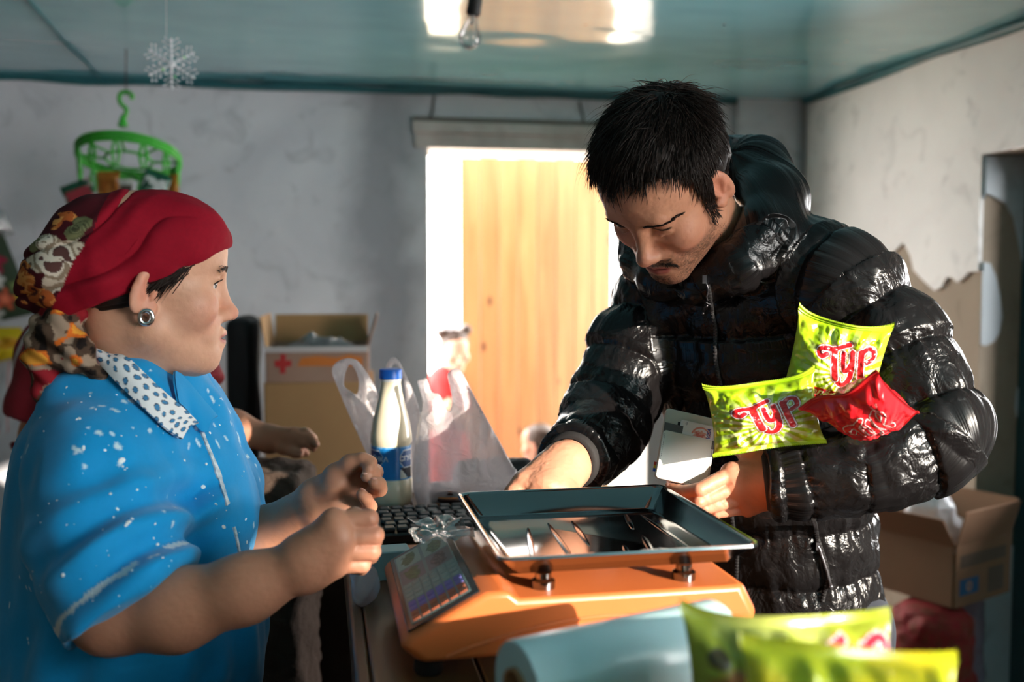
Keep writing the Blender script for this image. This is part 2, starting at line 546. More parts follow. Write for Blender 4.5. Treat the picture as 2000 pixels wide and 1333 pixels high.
# ------------------------------------------------------------------ materials of the room
def plaster_mat(name, base, stain, rough=0.85, seed=0.0, streak=None):
    m = bpy.data.materials.new(name); m.use_nodes = True
    nt = m.node_tree; N = nt.nodes; L = nt.links; b = N['Principled BSDF']
    b.inputs['Roughness'].default_value = rough
    tc = N.new('ShaderNodeTexCoord'); mp = N.new('ShaderNodeMapping'); mp.inputs['Location'].default_value = (seed, seed, 0)
    L.new(tc.outputs['Object'], mp.inputs['Vector'])
    def noise(sc, det=6, dist=0.0):
        n = N.new('ShaderNodeTexNoise'); n.inputs['Scale'].default_value = sc; n.inputs['Detail'].default_value = det; n.inputs['Distortion'].default_value = dist
        L.new(mp.outputs[0], n.inputs['Vector']); return n.outputs['Fac']
    def ramp(src, a, c):
        r = N.new('ShaderNodeValToRGB'); r.color_ramp.elements[0].position = a; r.color_ramp.elements[1].position = c
        L.new(src, r.inputs['Fac']); return r.outputs['Color']
    def mix(f, c1, c2, amt=1.0):
        mm = N.new('ShaderNodeMath'); mm.operation = 'MULTIPLY'; mm.inputs[1].default_value = amt; L.new(f, mm.inputs[0])
        x = N.new('ShaderNodeMixRGB'); L.new(mm.outputs[0], x.inputs[0])
        if isinstance(c1, tuple): x.inputs[1].default_value = (*c1, 1)
        else: L.new(c1, x.inputs[1])
        x.inputs[2].default_value = (*c2, 1); return x.outputs[0]
    c = mix(ramp(noise(1.6, 8, 0.6), 0.45, 0.75), lin(base), lin(stain), 0.65)
    c = mix(ramp(noise(7.0, 6, 1.2), 0.56, 0.72), c, lin(tuple(x * 0.80 for x in stain)), 0.35)
    if streak:
        # grey smear running down the wall beside the door
        sx = N.new('ShaderNodeSeparateXYZ'); L.new(tc.outputs['Object'], sx.inputs[0])
        w = N.new('ShaderNodeMath'); w.operation = 'MULTIPLY_ADD'; w.inputs[1].default_value = 0.35; 
        L.new(noise(3.0, 5, 0.5), w.inputs[0]); L.new(sx.outputs['X'], w.inputs[2])
        d = N.new('ShaderNodeMath'); d.operation = 'SUBTRACT'; d.inputs[1].default_value = streak[0] + 0.175; L.new(w.outputs[0], d.inputs[0])
        a = N.new('ShaderNodeMath'); a.operation = 'ABSOLUTE'; L.new(d.outputs[0], a.inputs[0])
        r = N.new('ShaderNodeMapRange'); r.inputs['From Min'].default_value = streak[1]; r.inputs['From Max'].default_value = streak[1] * 0.25
        L.new(a.outputs[0], r.inputs['Value'])
        c = mix(r.outputs[0], c, lin(streak[2]), 0.75)
    L.new(c, b.inputs['Base Color'])
    n1 = N.new('ShaderNodeBump'); n1.inputs['Strength'].default_value = 0.5; n1.inputs['Distance'].default_value = 0.012; L.new(noise(5, 6), n1.inputs['Height'])
    n2 = N.new('ShaderNodeBump'); n2.inputs['Strength'].default_value = 0.35; n2.inputs['Distance'].default_value = 0.003; L.new(noise(60, 4), n2.inputs['Height'])
    L.new(n1.outputs[0], n2.inputs['Normal']); L.new(n2.outputs[0], b.inputs['Normal'])
    return m

M_WALLB = plaster_mat('whitewash_grey', (222, 223, 230), (186, 188, 198), streak=(-1.92, 0.20, (146, 148, 156)))
M_WALL = plaster_mat('whitewash', (205, 205, 208), (165, 165, 172), seed=3.0)
M_DIM = plaster_mat('dark_unseen_wall', (118, 110, 100), (92, 86, 78), seed=9.0)  # unseen walls, darkened to cut bounce light from the camera side
M_PLASTER = plaster_mat('white_plaster', (246, 244, 243), (220, 218, 218), seed=5.0)
M_CLAY = plaster_mat('bare_clay', (166, 150, 132), (128, 114, 100), seed=8.0)
M_FLOOR = plaster_mat('concrete_floor', (84, 78, 72), (62, 58, 54), seed=2.0)
M_JAMB = plaster_mat('jamb_white', (232, 230, 226), (214, 210, 205), seed=1.0)
M_GROUND = plaster_mat('dusty_ground', (196, 180, 155), (170, 152, 128), seed=4.0)

def structure(o): o['kind'] = 'structure'; return o
def ubox(b, u0, u1, v0, v1, z0, z1):
    c = RW((u0 + u1) / 2, (v0 + v1) / 2, (z0 + z1) / 2)
    b.box(c, (abs(u1 - u0) / 2, abs(v1 - v0) / 2, abs(z1 - z0) / 2), (EX, EY, (0, 0, 1)))

UL, VF = -3.9, -7.0                 # left wall, front wall
DU0, DU1, DZ = -1.735, -0.722, 2.055    # doorway in the back wall
TW = 0.34

def wall_obj(name, boxes, m):
    """wall boxes in room coordinates, so that the material can use them"""
    b = MB()
    for q in boxes:
        u0, u1, v0, v1, z0, z1 = q
        b.box(((u0 + u1) / 2, (v0 + v1) / 2, (z0 + z1) / 2), (abs(u1 - u0) / 2, abs(v1 - v0) / 2, abs(z1 - z0) / 2))
    o = b.build(name, m)
    o.location = K; o.rotation_euler = (0, 0, YAW)
    return structure(o)
wall_back = wall_obj('wall_back', [(UL - .3, DU0, 0, TW, -.1, CEIL + .2), (DU1, .3, 0, TW, -.1, CEIL + .2), (DU0, DU1, 0, TW, DZ, CEIL + .2)], M_WALLB)
# doorway in the right wall (a teal door stands at the back of its recess)
NV0, NV1, NZ = -1.31, -2.25, 1.905
wall_right = wall_obj('wall_right', [(0.0, .3, NV0, .3, -.1, CEIL + .2), (0.0, .3, WV1, NV1, -.1, CEIL + .2), (0.0, .3, NV1, NV0, NZ, CEIL + .2),
    (0.0, .3, VF - .3, WV0, -.1, CEIL + .2), (0.0, .3, WV0, WV1, -.1, WZ0), (0.0, .3, WV0, WV1, WZ1, CEIL + .2), (0.0, .3, WV0, -5.72, 2.20, WZ1)], M_CLAY)  # last box: lintel lowered over part of the window to trim the sunbeam
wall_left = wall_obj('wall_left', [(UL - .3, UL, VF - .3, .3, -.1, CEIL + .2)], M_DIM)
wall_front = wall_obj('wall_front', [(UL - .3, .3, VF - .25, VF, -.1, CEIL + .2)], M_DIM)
wf = MB()
for a in (WV0 + .01, WV1 - .03): ubox(wf, .16, .22, a - .035, a + .035, WZ0, WZ1)
for a in (WZ0 + .02, WZ1 - .01): ubox(wf, .16, .22, WV0, WV1, a - .012, a + .012)
structure(wf.build('window_1', mat('window_paint', (210, 208, 200), 0.5)))
floor = wall_obj('floor', [(UL - .3, .3, VF - .3, .34, -.1, 0)], M_FLOOR)
gb = MB(); ubox(gb, -6, 4, .34, 9, -.12, -.02)
structure(gb.build('ground_outside', M_GROUND))
# plaster skin of the right wall, broken off below a ragged edge
def on_right(px, py):
    """u = 0 plane: (distance along the wall, height) seen at a pixel"""
    r = P(px, py, 1.0) - CAM
    t = ((K - CAM) @ EX) / (r @ EX)
    q = CAM + r * t
    return (q - K) @ EY, q[2]
edge = [(1560, 560), (1640, 548), (1700, 520), (1738, 508), (1752, 492), (1770, 474), (1778, 488), (1784, 500), (1790, 528), (1806, 545), (1820, 558), (1832, 568), (1846, 560),
        (1856, 541), (1866, 543), (1876, 552), (1888, 544), (1898, 532), (1911, 530)]
poly = [on_right(*e) for e in edge]
poly[-1] = (NV0, poly[-1][1])
poly = poly + [(NV0, CEIL + .1), (0.0, CEIL + .1), (0.0, poly[0][1])]
pb = MB(); pb.prism(poly, K, EY, (0, 0, 1), -EX, 0.014)
plaster = pb.build('plaster', M_PLASTER, wall_right)
pb = MB(); pb.prism([(NV0, NZ), (NV0, CEIL + .1), (WV1, CEIL + .1), (WV1, 0), (NV1, 0), (NV1, NZ)], K, EY, (0, 0, 1), -EX, 0.014)
pb.build('plaster', M_PLASTER, wall_right)
# plaster left on the reveal of the recess, which faces the room
def on_reveal(px, py):
    r = P(px, py, 1.0) - CAM; o = RW(0, NV0)
    t = ((o - CAM) @ EY) / (r @ EY); q = CAM + r * t
    return np.clip((q - o) @ EX, 0.0, 0.3), q[2]
pieces = [[(1913, 305), (2010, 305), (2010, 520), (1996, 515), (1988, 470), (1978, 425), (1962, 398), (1945, 388), (1930, 380), (1921, 378), (1913, 388)],
          [(1914, 512), (1932, 515), (1944, 545), (1952, 585), (1956, 620), (1950, 650), (1938, 668), (1922, 676), (1914, 672)],
          [(2010, 728), (1992, 735), (1985, 765), (1982, 800), (1986, 820), (2010, 822)],
          [(1908, 1046), (1930, 1058), (1955, 1070), (1975, 1066), (2010, 1066), (2010, 1420), (1908, 1420)]]
M_REVEAL = plaster_mat('reveal_plaster', (200, 208, 214), (170, 180, 186), seed=6.0)
o0 = RW(0, NV0)
for q in pieces:
    pb = MB(); pp = [on_reveal(*e) for e in q]
    pb.prism(pp, o0, EX, (0, 0, 1), -EY, 0.008); pb.build('plaster', M_REVEAL, wall_right)
# the teal door in that recess
M_TEAL = mat('teal_paint', (38, 78, 84), 0.45, bump=(40, .2, .002))
db = MB(); ubox(db, 0.148, 0.20, NV0 - .07, NV0, 0, NZ); ubox(db, 0.148, .20, NV1, NV1 + .07, 0, NZ); ubox(db, .148, .20, NV1, NV0, NZ - .07, NZ)
d2 = structure(db.build('door_2', M_TEAL, bevel=.004))
for i in range(5):
    w = (NV0 - NV1 - .14) / 5; a = NV1 + .07 + i * w
    b = MB(); ubox(b, .170, .195, a + .003, a + w - .003, 0.01, .88); b.build('plank', M_TEAL, d2, bevel=.003)
b = MB(); ubox(b, .160, .20, NV1 + .07, NV0 - .07, .88, .95); b.build('rail', M_TEAL, d2, bevel=.003)
def pane_mat():
    m = bpy.data.materials.new('door_glass'); m.use_nodes = True; nt = m.node_tree; N = nt.nodes; L = nt.links; N.remove(N['Principled BSDF'])
    tp = N.new('ShaderNodeBsdfTransparent'); gl = N.new('ShaderNodeBsdfGlossy'); gl.inputs['Roughness'].default_value = .03
    fr = N.new('ShaderNodeFresnel'); x = N.new('ShaderNodeMixShader'); L.new(fr.outputs[0], x.inputs[0]); L.new(tp.outputs[0], x.inputs[1]); L.new(gl.outputs[0], x.inputs[2])
    L.new(x.outputs[0], N['Material Output'].inputs['Surface']); return m
b = MB(); ubox(b, .180, .184, NV1 + .07, NV0 - .07, .95, NZ - .07); b.build('pane', pane_mat(), d2)

# ceiling: glossy sheet, slightly wavy, so that the doorway mirrors in it in a broken shape
def ceil_fn(a, b):
    u = UL + (0.02 - UL) * a; v = VF + (0.02 - VF) * b
    q = np.stack([u * 1.3, v * 2.4, u * 0], -1)
    z = CEIL + 0.0050 * noise3(q) + 0.0016 * noise3(q * 3.1 + 9) + 0.0008 * noise3(q * 7.3) + 0.006 * np.exp(-((u + 0.55) / .16) ** 2) * np.sin(v * 9)
    return K + np.outer(u, EX) + np.outer(v, EY) + np.stack([0 * u, 0 * u, z], -1)
def ceil_mat():
    m = bpy.data.materials.new('glossy_teal_ceiling'); m.use_nodes = True
    nt = m.node_tree; N = nt.nodes; L = nt.links; b = N['Principled BSDF']
    tc = N.new('ShaderNodeTexCoord')
    n = N.new('ShaderNodeTexNoise'); n.inputs['Scale'].default_value = 1.2; n.inputs['Detail'].default_value = 4; L.new(tc.outputs['Object'], n.inputs['Vector'])
    r = N.new('ShaderNodeValToRGB'); r.color_ramp.elements[0].color = (*lin((112, 176, 190)), 1); r.color_ramp.elements[1].color = (*lin((136, 198, 208)), 1)
    L.new(n.outputs['Fac'], r.inputs['Fac'])
    v = N.new('ShaderNodeTexVoronoi'); v.inputs['Scale'].default_value = 5.5; L.new(tc.outputs['Object'], v.inputs['Vector'])
    lt = N.new('ShaderNodeMath'); lt.operation = 'LESS_THAN'; lt.inputs[1].default_value = 0.035; L.new(v.outputs['Distance'], lt.inputs[0])
    mx = N.new('ShaderNodeMixRGB'); mx.inputs[2].default_value = (*lin((40, 66, 72)), 1); L.new(lt.outputs[0], mx.inputs[0]); L.new(r.outputs[0], mx.inputs[1])
    L.new(mx.outputs[0], b.inputs['Base Color'])
    b.inputs['Roughness'].default_value = 0.14; b.inputs['Specular IOR Level'].default_value = 0.8
    b.inputs['Coat Weight'].default_value = 0.6; b.inputs['Coat Roughness'].default_value = 0.05
    return m
ceiling = structure(sheet('ceiling', ceil_fn, 150, 240, ceil_mat()))
ceiling.data.flip_normals()
sl = MB(); sl.box(RW(-1.9, -3.4, CEIL + .12), (2.4, 4.1, .05), (EX, EY, (0, 0, 1)))
structure(sl.build('roof', M_WALL))
# painted cove strip where the ceiling meets the walls
M_COVE = mat('dark_teal_strip', (42, 104, 112), 0.45, var=(6, (30, 76, 84), .7), bump=(20, .4, .004))
def strip(name, a, b, n=60):
    bld = MB(); pts = [a + (b - a) * t + np.array([0, 0, 0.006 * noise3(np.array([[t * 14, 3.1, len(name)]]))[0] - .012]) for t in np.linspace(0, 1, n)]
    bld.tube(pts, [.016 + .004 * noise3(np.array([[t * 20, 1.7, 5]]))[0] for t in np.linspace(0, 1, n)], 8)
    return structure(bld.build(name, M_COVE, smooth=True))
strip('trim_1', RW(UL, -.012, CEIL), RW(0, -.012, CEIL))
strip('trim_2', RW(-.02, 0, CEIL), RW(-.02, VF, CEIL))
# seam strip of the ceiling sheets, at the left
sb = MB()
sa = RW(-3.05, -.03, CEIL - .004); se = RW(-2.95, -2.6, CEIL - .004)
sb.tube([sa + (se - sa) * t + np.array([.01 * noise3(np.array([[t * 9, 1, 1]]))[0], 0, 0]) for t in np.linspace(0, 1, 40)], .005, 6)
sb.build('seam_strip', M_COVE, ceiling, smooth=True)

# door frame of the doorway: lintel board under a dark grey ledge, and a slim frame
M_FRAME = mat('frame_paint', (214, 204, 200), 0.55, var=(9, (170, 160, 155), .6), bump=(30, .3, .002))
d1 = MB()
ubox(d1, DU0 - .055, DU1 + .06, -.03, .0, DZ + .055, DZ + .105)
d1o = structure(d1.build('door_1', M_FRAME, bevel=.004))
b = MB(); ubox(b, DU0 - .045, DU1 + .05, -.016, 0, DZ - .005, DZ + .055); b.build('lintel_board', M_FRAME, d1o, bevel=.003)
b = MB(); ubox(b, DU0 - .055, DU1 + .06, -.022, 0, DZ + .105, DZ + .125); b.build('ledge', mat('ledge_grey', (120, 112, 106), .8), d1o, bevel=.003)
b = MB(); ubox(b, DU1 - .012, DU1, .0, TW, 0, DZ); b.build('jamb', M_JAMB, d1o)
b = MB(); ubox(b, DU0, DU0 + .012, .0, TW, 0, DZ); b.build('jamb', M_JAMB, d1o)
# shallow pilaster in the corner, beside the door, and a thin pipe
pl = MB(); ubox(pl, -.33, 0, -.05, 0, 0, CEIL); structure(pl.build('pillar', M_WALLB))
pp = MB(); pp.tube([RW(-.03, -.075, 0), RW(-.03, -.075, CEIL - .02)], .009, 10)
tag(pp.build('pipe', mat('pipe_paint', (150, 150, 154), .5), smooth=True), 'thin painted heating pipe running up the far right corner', 'pipe')
# loose wires and cracks above the door
M_WIRE = mat('wire_grey', (84, 84, 90), .6)
for (xa, ya, xb, yb) in ((848, 192, 836, 240), (1132, 205, 1140, 246)):
    w = MB(); a = P(xa, ya, 4.25); c = P(xb, yb, 4.25)
    def onback(px, py):
        r = P(px, py, 1.0) - CAM; t = ((RW(0, -.006) - CAM) @ EY) / (r @ EY); return CAM + r * t
    w.tube([onback(xa, ya - 6), onback((xa + xb) / 2 + 3, (ya + yb) / 2), onback(xb, yb)], .005, 6)
    w.build('wire', M_WIRE, wall_back, smooth=True)

# outside: plank door leaf, standing open in front of the doorway
def wood_mat(name, c1, c2, c3, scale=1.0, rough=0.5, axis='Z', coat=0.0):
    m = bpy.data.materials.new(name); m.use_nodes = True
    nt = m.node_tree; N = nt.nodes; L = nt.links; b = N['Principled BSDF']
    b.inputs['Roughness'].default_value = rough; b.inputs['Coat Weight'].default_value = coat
    tc = N.new('ShaderNodeTexCoord'); oi = N.new('ShaderNodeObjectInfo')
    add = N.new('ShaderNodeVectorMath'); add.operation = 'ADD'
    mul = N.new('ShaderNodeVectorMath'); mul.operation = 'SCALE'; mul.inputs['Scale'].default_value = 40
    cmb = N.new('ShaderNodeCombineXYZ')
    for i in range(3): L.new(oi.outputs['Random'], cmb.inputs[i])
    L.new(cmb.outputs[0], mul.inputs[0]); L.new(tc.outputs['Object'], add.inputs[0]); L.new(mul.outputs[0], add.inputs[1])
    mp = N.new('ShaderNodeMapping'); s = [9 * scale] * 3; s['XYZ'.index(axis)] = 0.7 * scale; mp.inputs['Scale'].default_value = s
    L.new(add.outputs[0], mp.inputs['Vector'])
    n = N.new('ShaderNodeTexNoise'); n.inputs['Scale'].default_value = 1.6; n.inputs['Detail'].default_value = 6; n.inputs['Distortion'].default_value = 1.5
    L.new(mp.outputs[0], n.inputs['Vector'])
    r = N.new('ShaderNodeValToRGB'); e = r.color_ramp.elements
    e[0].position = .3; e[0].color = (*lin(c1), 1); e[1].position = .72; e[1].color = (*lin(c2), 1)
    L.new(n.outputs['Fac'], r.inputs['Fac'])
    k = N.new('ShaderNodeTexVoronoi'); k.inputs['Scale'].default_value = 1.0
    mp2 = N.new('ShaderNodeMapping'); s2 = [7 * scale] * 3; s2['XYZ'.index(axis)] = 3.2 * scale; mp2.inputs['Scale'].default_value = s2
    L.new(add.outputs[0], mp2.inputs['Vector']); L.new(mp2.outputs[0], k.inputs['Vector'])
    kr = N.new('ShaderNodeMapRange'); kr.inputs['From Min'].default_value = .12; kr.inputs['From Max'].default_value = .04; L.new(k.outputs['Distance'], kr.inputs['Value'])
    mx = N.new('ShaderNodeMixRGB'); mx.inputs[2].default_value = (*lin(c3), 1); L.new(kr.outputs[0], mx.inputs[0]); L.new(r.outputs[0], mx.inputs[1])
    hs = N.new('ShaderNodeHueSaturation'); vr = N.new('ShaderNodeMapRange'); vr.inputs['To Min'].default_value = .80; vr.inputs['To Max'].default_value = 1.12
    L.new(oi.outputs['Random'], vr.inputs['Value']); L.new(vr.outputs[0], hs.inputs['Value']); L.new(mx.outputs[0], hs.inputs['Color'])
    L.new(hs.outputs[0], b.inputs['Base Color'])
    bp = N.new('ShaderNodeBump'); bp.inputs['Strength'].default_value = .25; bp.inputs['Distance'].default_value = .002; L.new(n.outputs['Fac'], bp.inputs['Height']); L.new(bp.outputs[0], b.inputs['Normal'])
    return m
M_PINE = wood_mat('golden_pine', (158, 120, 74), (138, 94, 50), (84, 46, 24), rough=.45)
def at_plane(px, py, v):
    r = P(px, py, 1.0) - CAM; t = ((RW(0, v) - CAM) @ EY) / (r @ EY); return CAM + r * t
LV = 1.05
pa = at_plane(899, 330, LV); pc = at_plane(1196, 300, LV)
ua = (pa - K) @ EX; uc = (pc - K) @ EX
leaf = empty('plank_door', RW((ua + uc) / 2, LV, 0), 'open golden pine plank door standing outside the bright doorway', 'door')
n = 8; w = (uc - ua) / n
for i in range(n):
    b = MB(); ubox(b, ua + i * w + .0008, ua + (i + 1) * w - .0008, LV - .001 * (i % 3), LV + .03, -.02, 2.14 + .003 * (i % 2))
    b.build('plank', M_PINE, leaf, bevel=.004)
for z in (.35, 1.75):
    b = MB(); ubox(b, ua + .02, uc - .02, LV + .03, LV + .055, z - .06, z + .06); b.build('batten', M_PINE, leaf, bevel=.004)
# unseen wall added outside the glazed door to block the low sun
pw = MB(); ubox(pw, .95, 1.1, -3.1, -1.2, -.02, 2.8); structure(pw.build('sun_block_wall', M_JAMB))
# bright yard wall far behind, right of the plank door
yw = MB(); ubox(yw, 0.2, 3.2, 3.2, 3.4, -.02, 2.4)
structure(yw.build('yard_wall', M_JAMB))
# ------------------------------------------------------------------ counter
CY = math.radians(11.0)
CX_ = np.array([math.cos(CY), math.sin(CY), 0]); CY_ = np.array([-math.sin(CY), math.cos(CY), 0]); ZZ = np.array([0, 0, 1.0])
CO = np.array([-0.148, 1.02, 0.0])           # left edge of the counter
def CW(a, b, z): return CO + CX_ * a + CY_ * b + ZZ * z
CT = 1.083
M_TOP = wood_mat('worn_counter_wood', (112, 74, 40), (84, 54, 28), (52, 32, 16), scale=1.2, rough=.38, axis='Y')
M_CAB = wood_mat('dark_counter_wood', (62, 40, 24), (44, 28, 17), (26, 16, 10), scale=.8, rough=.5)
counter = empty('shop_counter', CW(.22, .2, 0), 'narrow worn wooden shop counter standing between the two adults', 'counter')
for i in range(4):
    b = MB(); w = .455 / 4; b.box(CW(w * (i + .5), .17, CT - .016), (w / 2 - .0008, .80, .016), (CX_, CY_, ZZ)); b.build('top_plank', M_TOP, counter, bevel=.003)
b = MB(); b.box(CW(-.008, .17, CT - .028), (.008, .80, .028), (CX_, CY_, ZZ)); b.build('edge_strip', M_TOP, counter, bevel=.004)
b = MB(); b.box(CW(.228, .17, (CT - .034) / 2), (.20, .76, (CT - .034) / 2), (CX_, CY_, ZZ)); b.build('cabinet', M_CAB, counter, bevel=.004)
for i in range(4):
    b = MB(); b.box(CW(.018, -.40 + i * .38, .52), (.012, .17, .46), (CX_, CY_, ZZ)); b.build('panel', M_CAB, counter, bevel=.006)

# ------------------------------------------------------------------ retail scale
M_ORANGE = mat('orange_plastic', (216, 114, 60), .36, var=(5, (190, 92, 44), .5), bump=(90, .08, .001))
M_STEEL = mat('stainless_steel', (150, 152, 154), .10, metal=1.0, bump=(14, .05, .002))
M_RUB = mat('black_rubber', (18, 18, 18), .6)
SO = CW(.030, -.035, 0)       # front left foot of the scale body
def SW(a, b, z): return SO + CX_ * a + CY_ * b + ZZ * (CT + z)
scale = empty('retail_scale', SW(.19, .14, 0), 'orange electronic shop scale with steel tray and slanted keypad on the counter', 'scale')
SL, SD, SZ = .385, .285, .020
prof = [(.018, 0), (SL - .004, .004), (SL + .004, .03), (SL - .012, .062), (.118, .062), (.108, .071), (.086, .071), (.004, .028), (-.002, .018)]
def prof_body(shrink):
    c = np.array([.2, .033]); return [tuple(c + (np.array(p) - c) * shrink) for p in prof]
b = MB()
ring = []
for (d, s) in ((0, .965), (.010, 1.0), (SD - .010, 1.0), (SD, .965)):
    ring.append([SW(x, d, SZ + z) for x, z in prof_body(s)])
m_ = len(prof); V = [q for r in ring for q in r]; F = []
for i in range(3):
    for k in range(m_): F.append((i * m_ + k, i * m_ + (k + 1) % m_, (i + 1) * m_ + (k + 1) % m_, (i + 1) * m_ + k))
F.append(tuple(range(m_))); F.append(tuple(3 * m_ + k for k in range(m_)))
b.add(V, F); body = b.build('housing', M_ORANGE, scale, bevel=.005, seg=3)
# embossed arc on the long side
arc = MB(); pts = []
for t in np.linspace(0, 1, 40):
    x = .045 + t * .33; z = SZ + .006 + .032 * math.sin(math.pi * min(1, t * .95)) ** .9; pts.append(SW(x, -.0005, z))
arc.tube(pts, .0022, 6); arc.build('arc_moulding', M_ORANGE, body, smooth=True)
for (a, d) in ((.03, .03), (.36, .03), (.03, .25), (.36, .25)):
    f = MB(); f.lathe(SW(a, d, 0), [(.014, 0), (.016, .004), (.013, .022)], 18); f.build('foot', M_RUB, scale, smooth=True)
# slanted keypad: from the low outer edge to the high inner edge
lo0, hi0 = np.array([.004, .028]), np.array([.086, .071])
sl_ = hi0 - lo0; sl_len = np.linalg.norm(sl_); sl_ /= sl_len
S_AX = CX_ * sl_[0] + ZZ * sl_[1]; S_N = np.cross(CY_, S_AX) * -1
if S_N @ ZZ < 0: S_N = -S_N
def KP(s, d, h=0):     # s along the slope, d along the depth
    q = lo0 + sl_ * s; return SW(q[0], d, SZ + q[1]) + S_N * h
def kbox(name, s0, s1, d0, d1, h0, h1, m, par, bev=.0008):
    b = MB(); b.box(KP((s0 + s1) / 2, (d0 + d1) / 2, (h0 + h1) / 2), ((s1 - s0) / 2, (d1 - d0) / 2, (h1 - h0) / 2), (S_AX, CY_, S_N)); return b.build(name, m, par, bevel=bev)
M_BEZ = mat('bezel_dark', (22, 28, 32), .25)
M_PANEL = mat('panel_teal', (112, 140, 142), .32)
bez = kbox('keypad_bezel', .004, sl_len - .004, .010, SD - .012, 0, .0025, M_BEZ, scale, .002)
pan = kbox('keypad_panel', .010, sl_len - .012, .020, SD - .024, .0025, .0035, M_PANEL, scale, .0006)
def veg_paint(kind):
    def f(u, v):
        base = np.tile(lina((150, 182, 170)) if kind in (0, 1) else lina((120, 118, 122)), (len(u), 1))
        n = fbm(np.stack([u * 5 + kind * 9, v * 5, u * 0], -1), 3)
        r = np.hypot((u - .5) * 1.3, v - .5) + .12 * n
        g = lina((40, 88, 46)) if kind != 2 else lina((84, 66, 70))
        m = sstep(.42, .36, r)[:, None]; c = base * (1 - m) + g * m
        m2 = (sstep(.1, .5, np.sin((u * .8 + v) * 26 + n * 5)) * sstep(.4, .3, r))[:, None] * .6
        return c * (1 - m2) + lina((90, 140, 84) if kind != 2 else (150, 130, 120)) * m2
    return f
M_PRINT = mat('flat_print', vcol=True, rough=.35)
P_s0, P_s1, P_d0, P_d1 = .012, sl_len - .014, .023, SD - .027
sm = P_s0 + (P_s1 - P_s0) * .50; dm = (P_d0 + P_d1) / 2
# four printed pictures on the far half of the panel, keys on the near half
hd = P_d0 + (P_d1 - P_d0) * .52
for i, (s0, s1, d0, d1) in enumerate(((P_s0, sm - .002, hd + .058, P_d1), (sm + .002, P_s1, hd + .058, P_d1), (P_s0, sm - .002, hd, hd + .054), (sm + .002, P_s1, hd, hd + .054))):
    sheet('picture', lambda u, v, s0=s0, s1=s1, d0=d0, d1=d1: np.array([KP(s0 + (s1 - s0) * a, d0 + (d1 - d0) * c, .0037) for a, c in zip(u, v)]), 24, 24, M_PRINT, scale, 0, veg_paint([0, 1, 3, 2][i]))
KEYC = [mat('key_grey', (140, 160, 158), .45), mat('key_violet', (112, 106, 190), .45), mat('key_brown', (172, 92, 62), .45)]
nr = 8; dd = (hd - .004 - P_d0) / nr; ss = (P_s1 - P_s0) / 6
for r_ in range(nr):
    for c_ in range(6):
        mk = KEYC[0] if r_ >= 4 else (KEYC[1] if r_ in (2, 3) else KEYC[2])
        kbox('key', P_s0 + c_ * ss + .001, P_s0 + (c_ + 1) * ss - .001, P_d0 + r_ * dd + .001, P_d0 + (r_ + 1) * dd - .001, .0034, .0050, mk, scale, .0005)
# studs and tray
T0 = np.array([.098, -.012]); T1 = np.array([.386, .306])     # tray footprint in the scale frame
for (a, d) in ((.155, .035), (.315, .035), (.155, .25), (.315, .25)):
    f = MB(); f.lathe(SW(a, d, SZ + .060), [(.013, 0), (.013, .010), (.009, .013), (.009, .0185)], 20); f.build('tray_stud', M_STEEL, scale, smooth=True)
TZ = .106
b = MB()
def rrect(x0, y0, x1, y1, r, n=6):
    o = []
    for (cx, cy, a0) in ((x1 - r, y1 - r, 0), (x0 + r, y1 - r, 90), (x0 + r, y0 + r, 180), (x1 - r, y0 + r, 270)):
        for k in range(n + 1): A = math.radians(a0 + 90 * k / n); o.append((cx + r * math.cos(A), cy + r * math.sin(A)))
    return o
loops = []
for (ins, z, r) in ((.000, TZ + .0205, .014), (.001, TZ + .0235, .014), (.004, TZ + .0235, .013), (.007, TZ + .020, .012), (.022, TZ + .003, .012), (.026, TZ + .0015, .011),
                    (.026, TZ + .0, .011), (.021, TZ + .001, .012), (.004, TZ + .0185, .013)):
    loops.append([SW(x, y, z - (.022 * (y - T0[1]) if z < TZ + .01 else 0)) for x, y in rrect(T0[0] + ins, T0[1] + ins, T1[0] - ins, T1[1] - ins, r)])
k_ = len(loops[0]); V = [q for l in loops for q in l]; F = []
for i in range(len(loops)):
    j = (i + 1) % len(loops)
    if i == 5: continue
    for k in range(k_): F.append((i * k_ + k, i * k_ + (k + 1) % k_, j * k_ + (k + 1) % k_, j * k_ + k))
F.append(tuple(5 * k_ + k for k in range(k_))); F.append(tuple(6 * k_ + k for k in reversed(range(k_))))
b.add(V, F); tray = b.build('weighing_tray', M_STEEL, scale, smooth=True)
# pressed ribs of the tray
for (x0, y0, x1, y1) in ((.145, .035, .175, .21), (.19, .03, .205, .23), (.225, .10, .238, .235), (.252, .02, .265, .10), (.285, .05, .302, .14), (.30, .17, .318, .26), (.335, .06, .336, .255)):
    p0 = SW(x0, y0, TZ + .0014 - .022 * (y0 - T0[1])); p1 = SW(x1, y1, TZ + .0014 - .022 * (y1 - T0[1])); d = p1 - p0; Lr = np.linalg.norm(d); d /= Lr; s_ = np.cross(ZZ, d); s_ /= np.linalg.norm(s_)
    r_ = MB(); r_.ball((p0 + p1) / 2, (Lr / 2, .0040, .0016), np.array([d, s_, np.cross(d, s_)]), 24, 12); r_.build('rib', M_STEEL, tray, smooth=True)

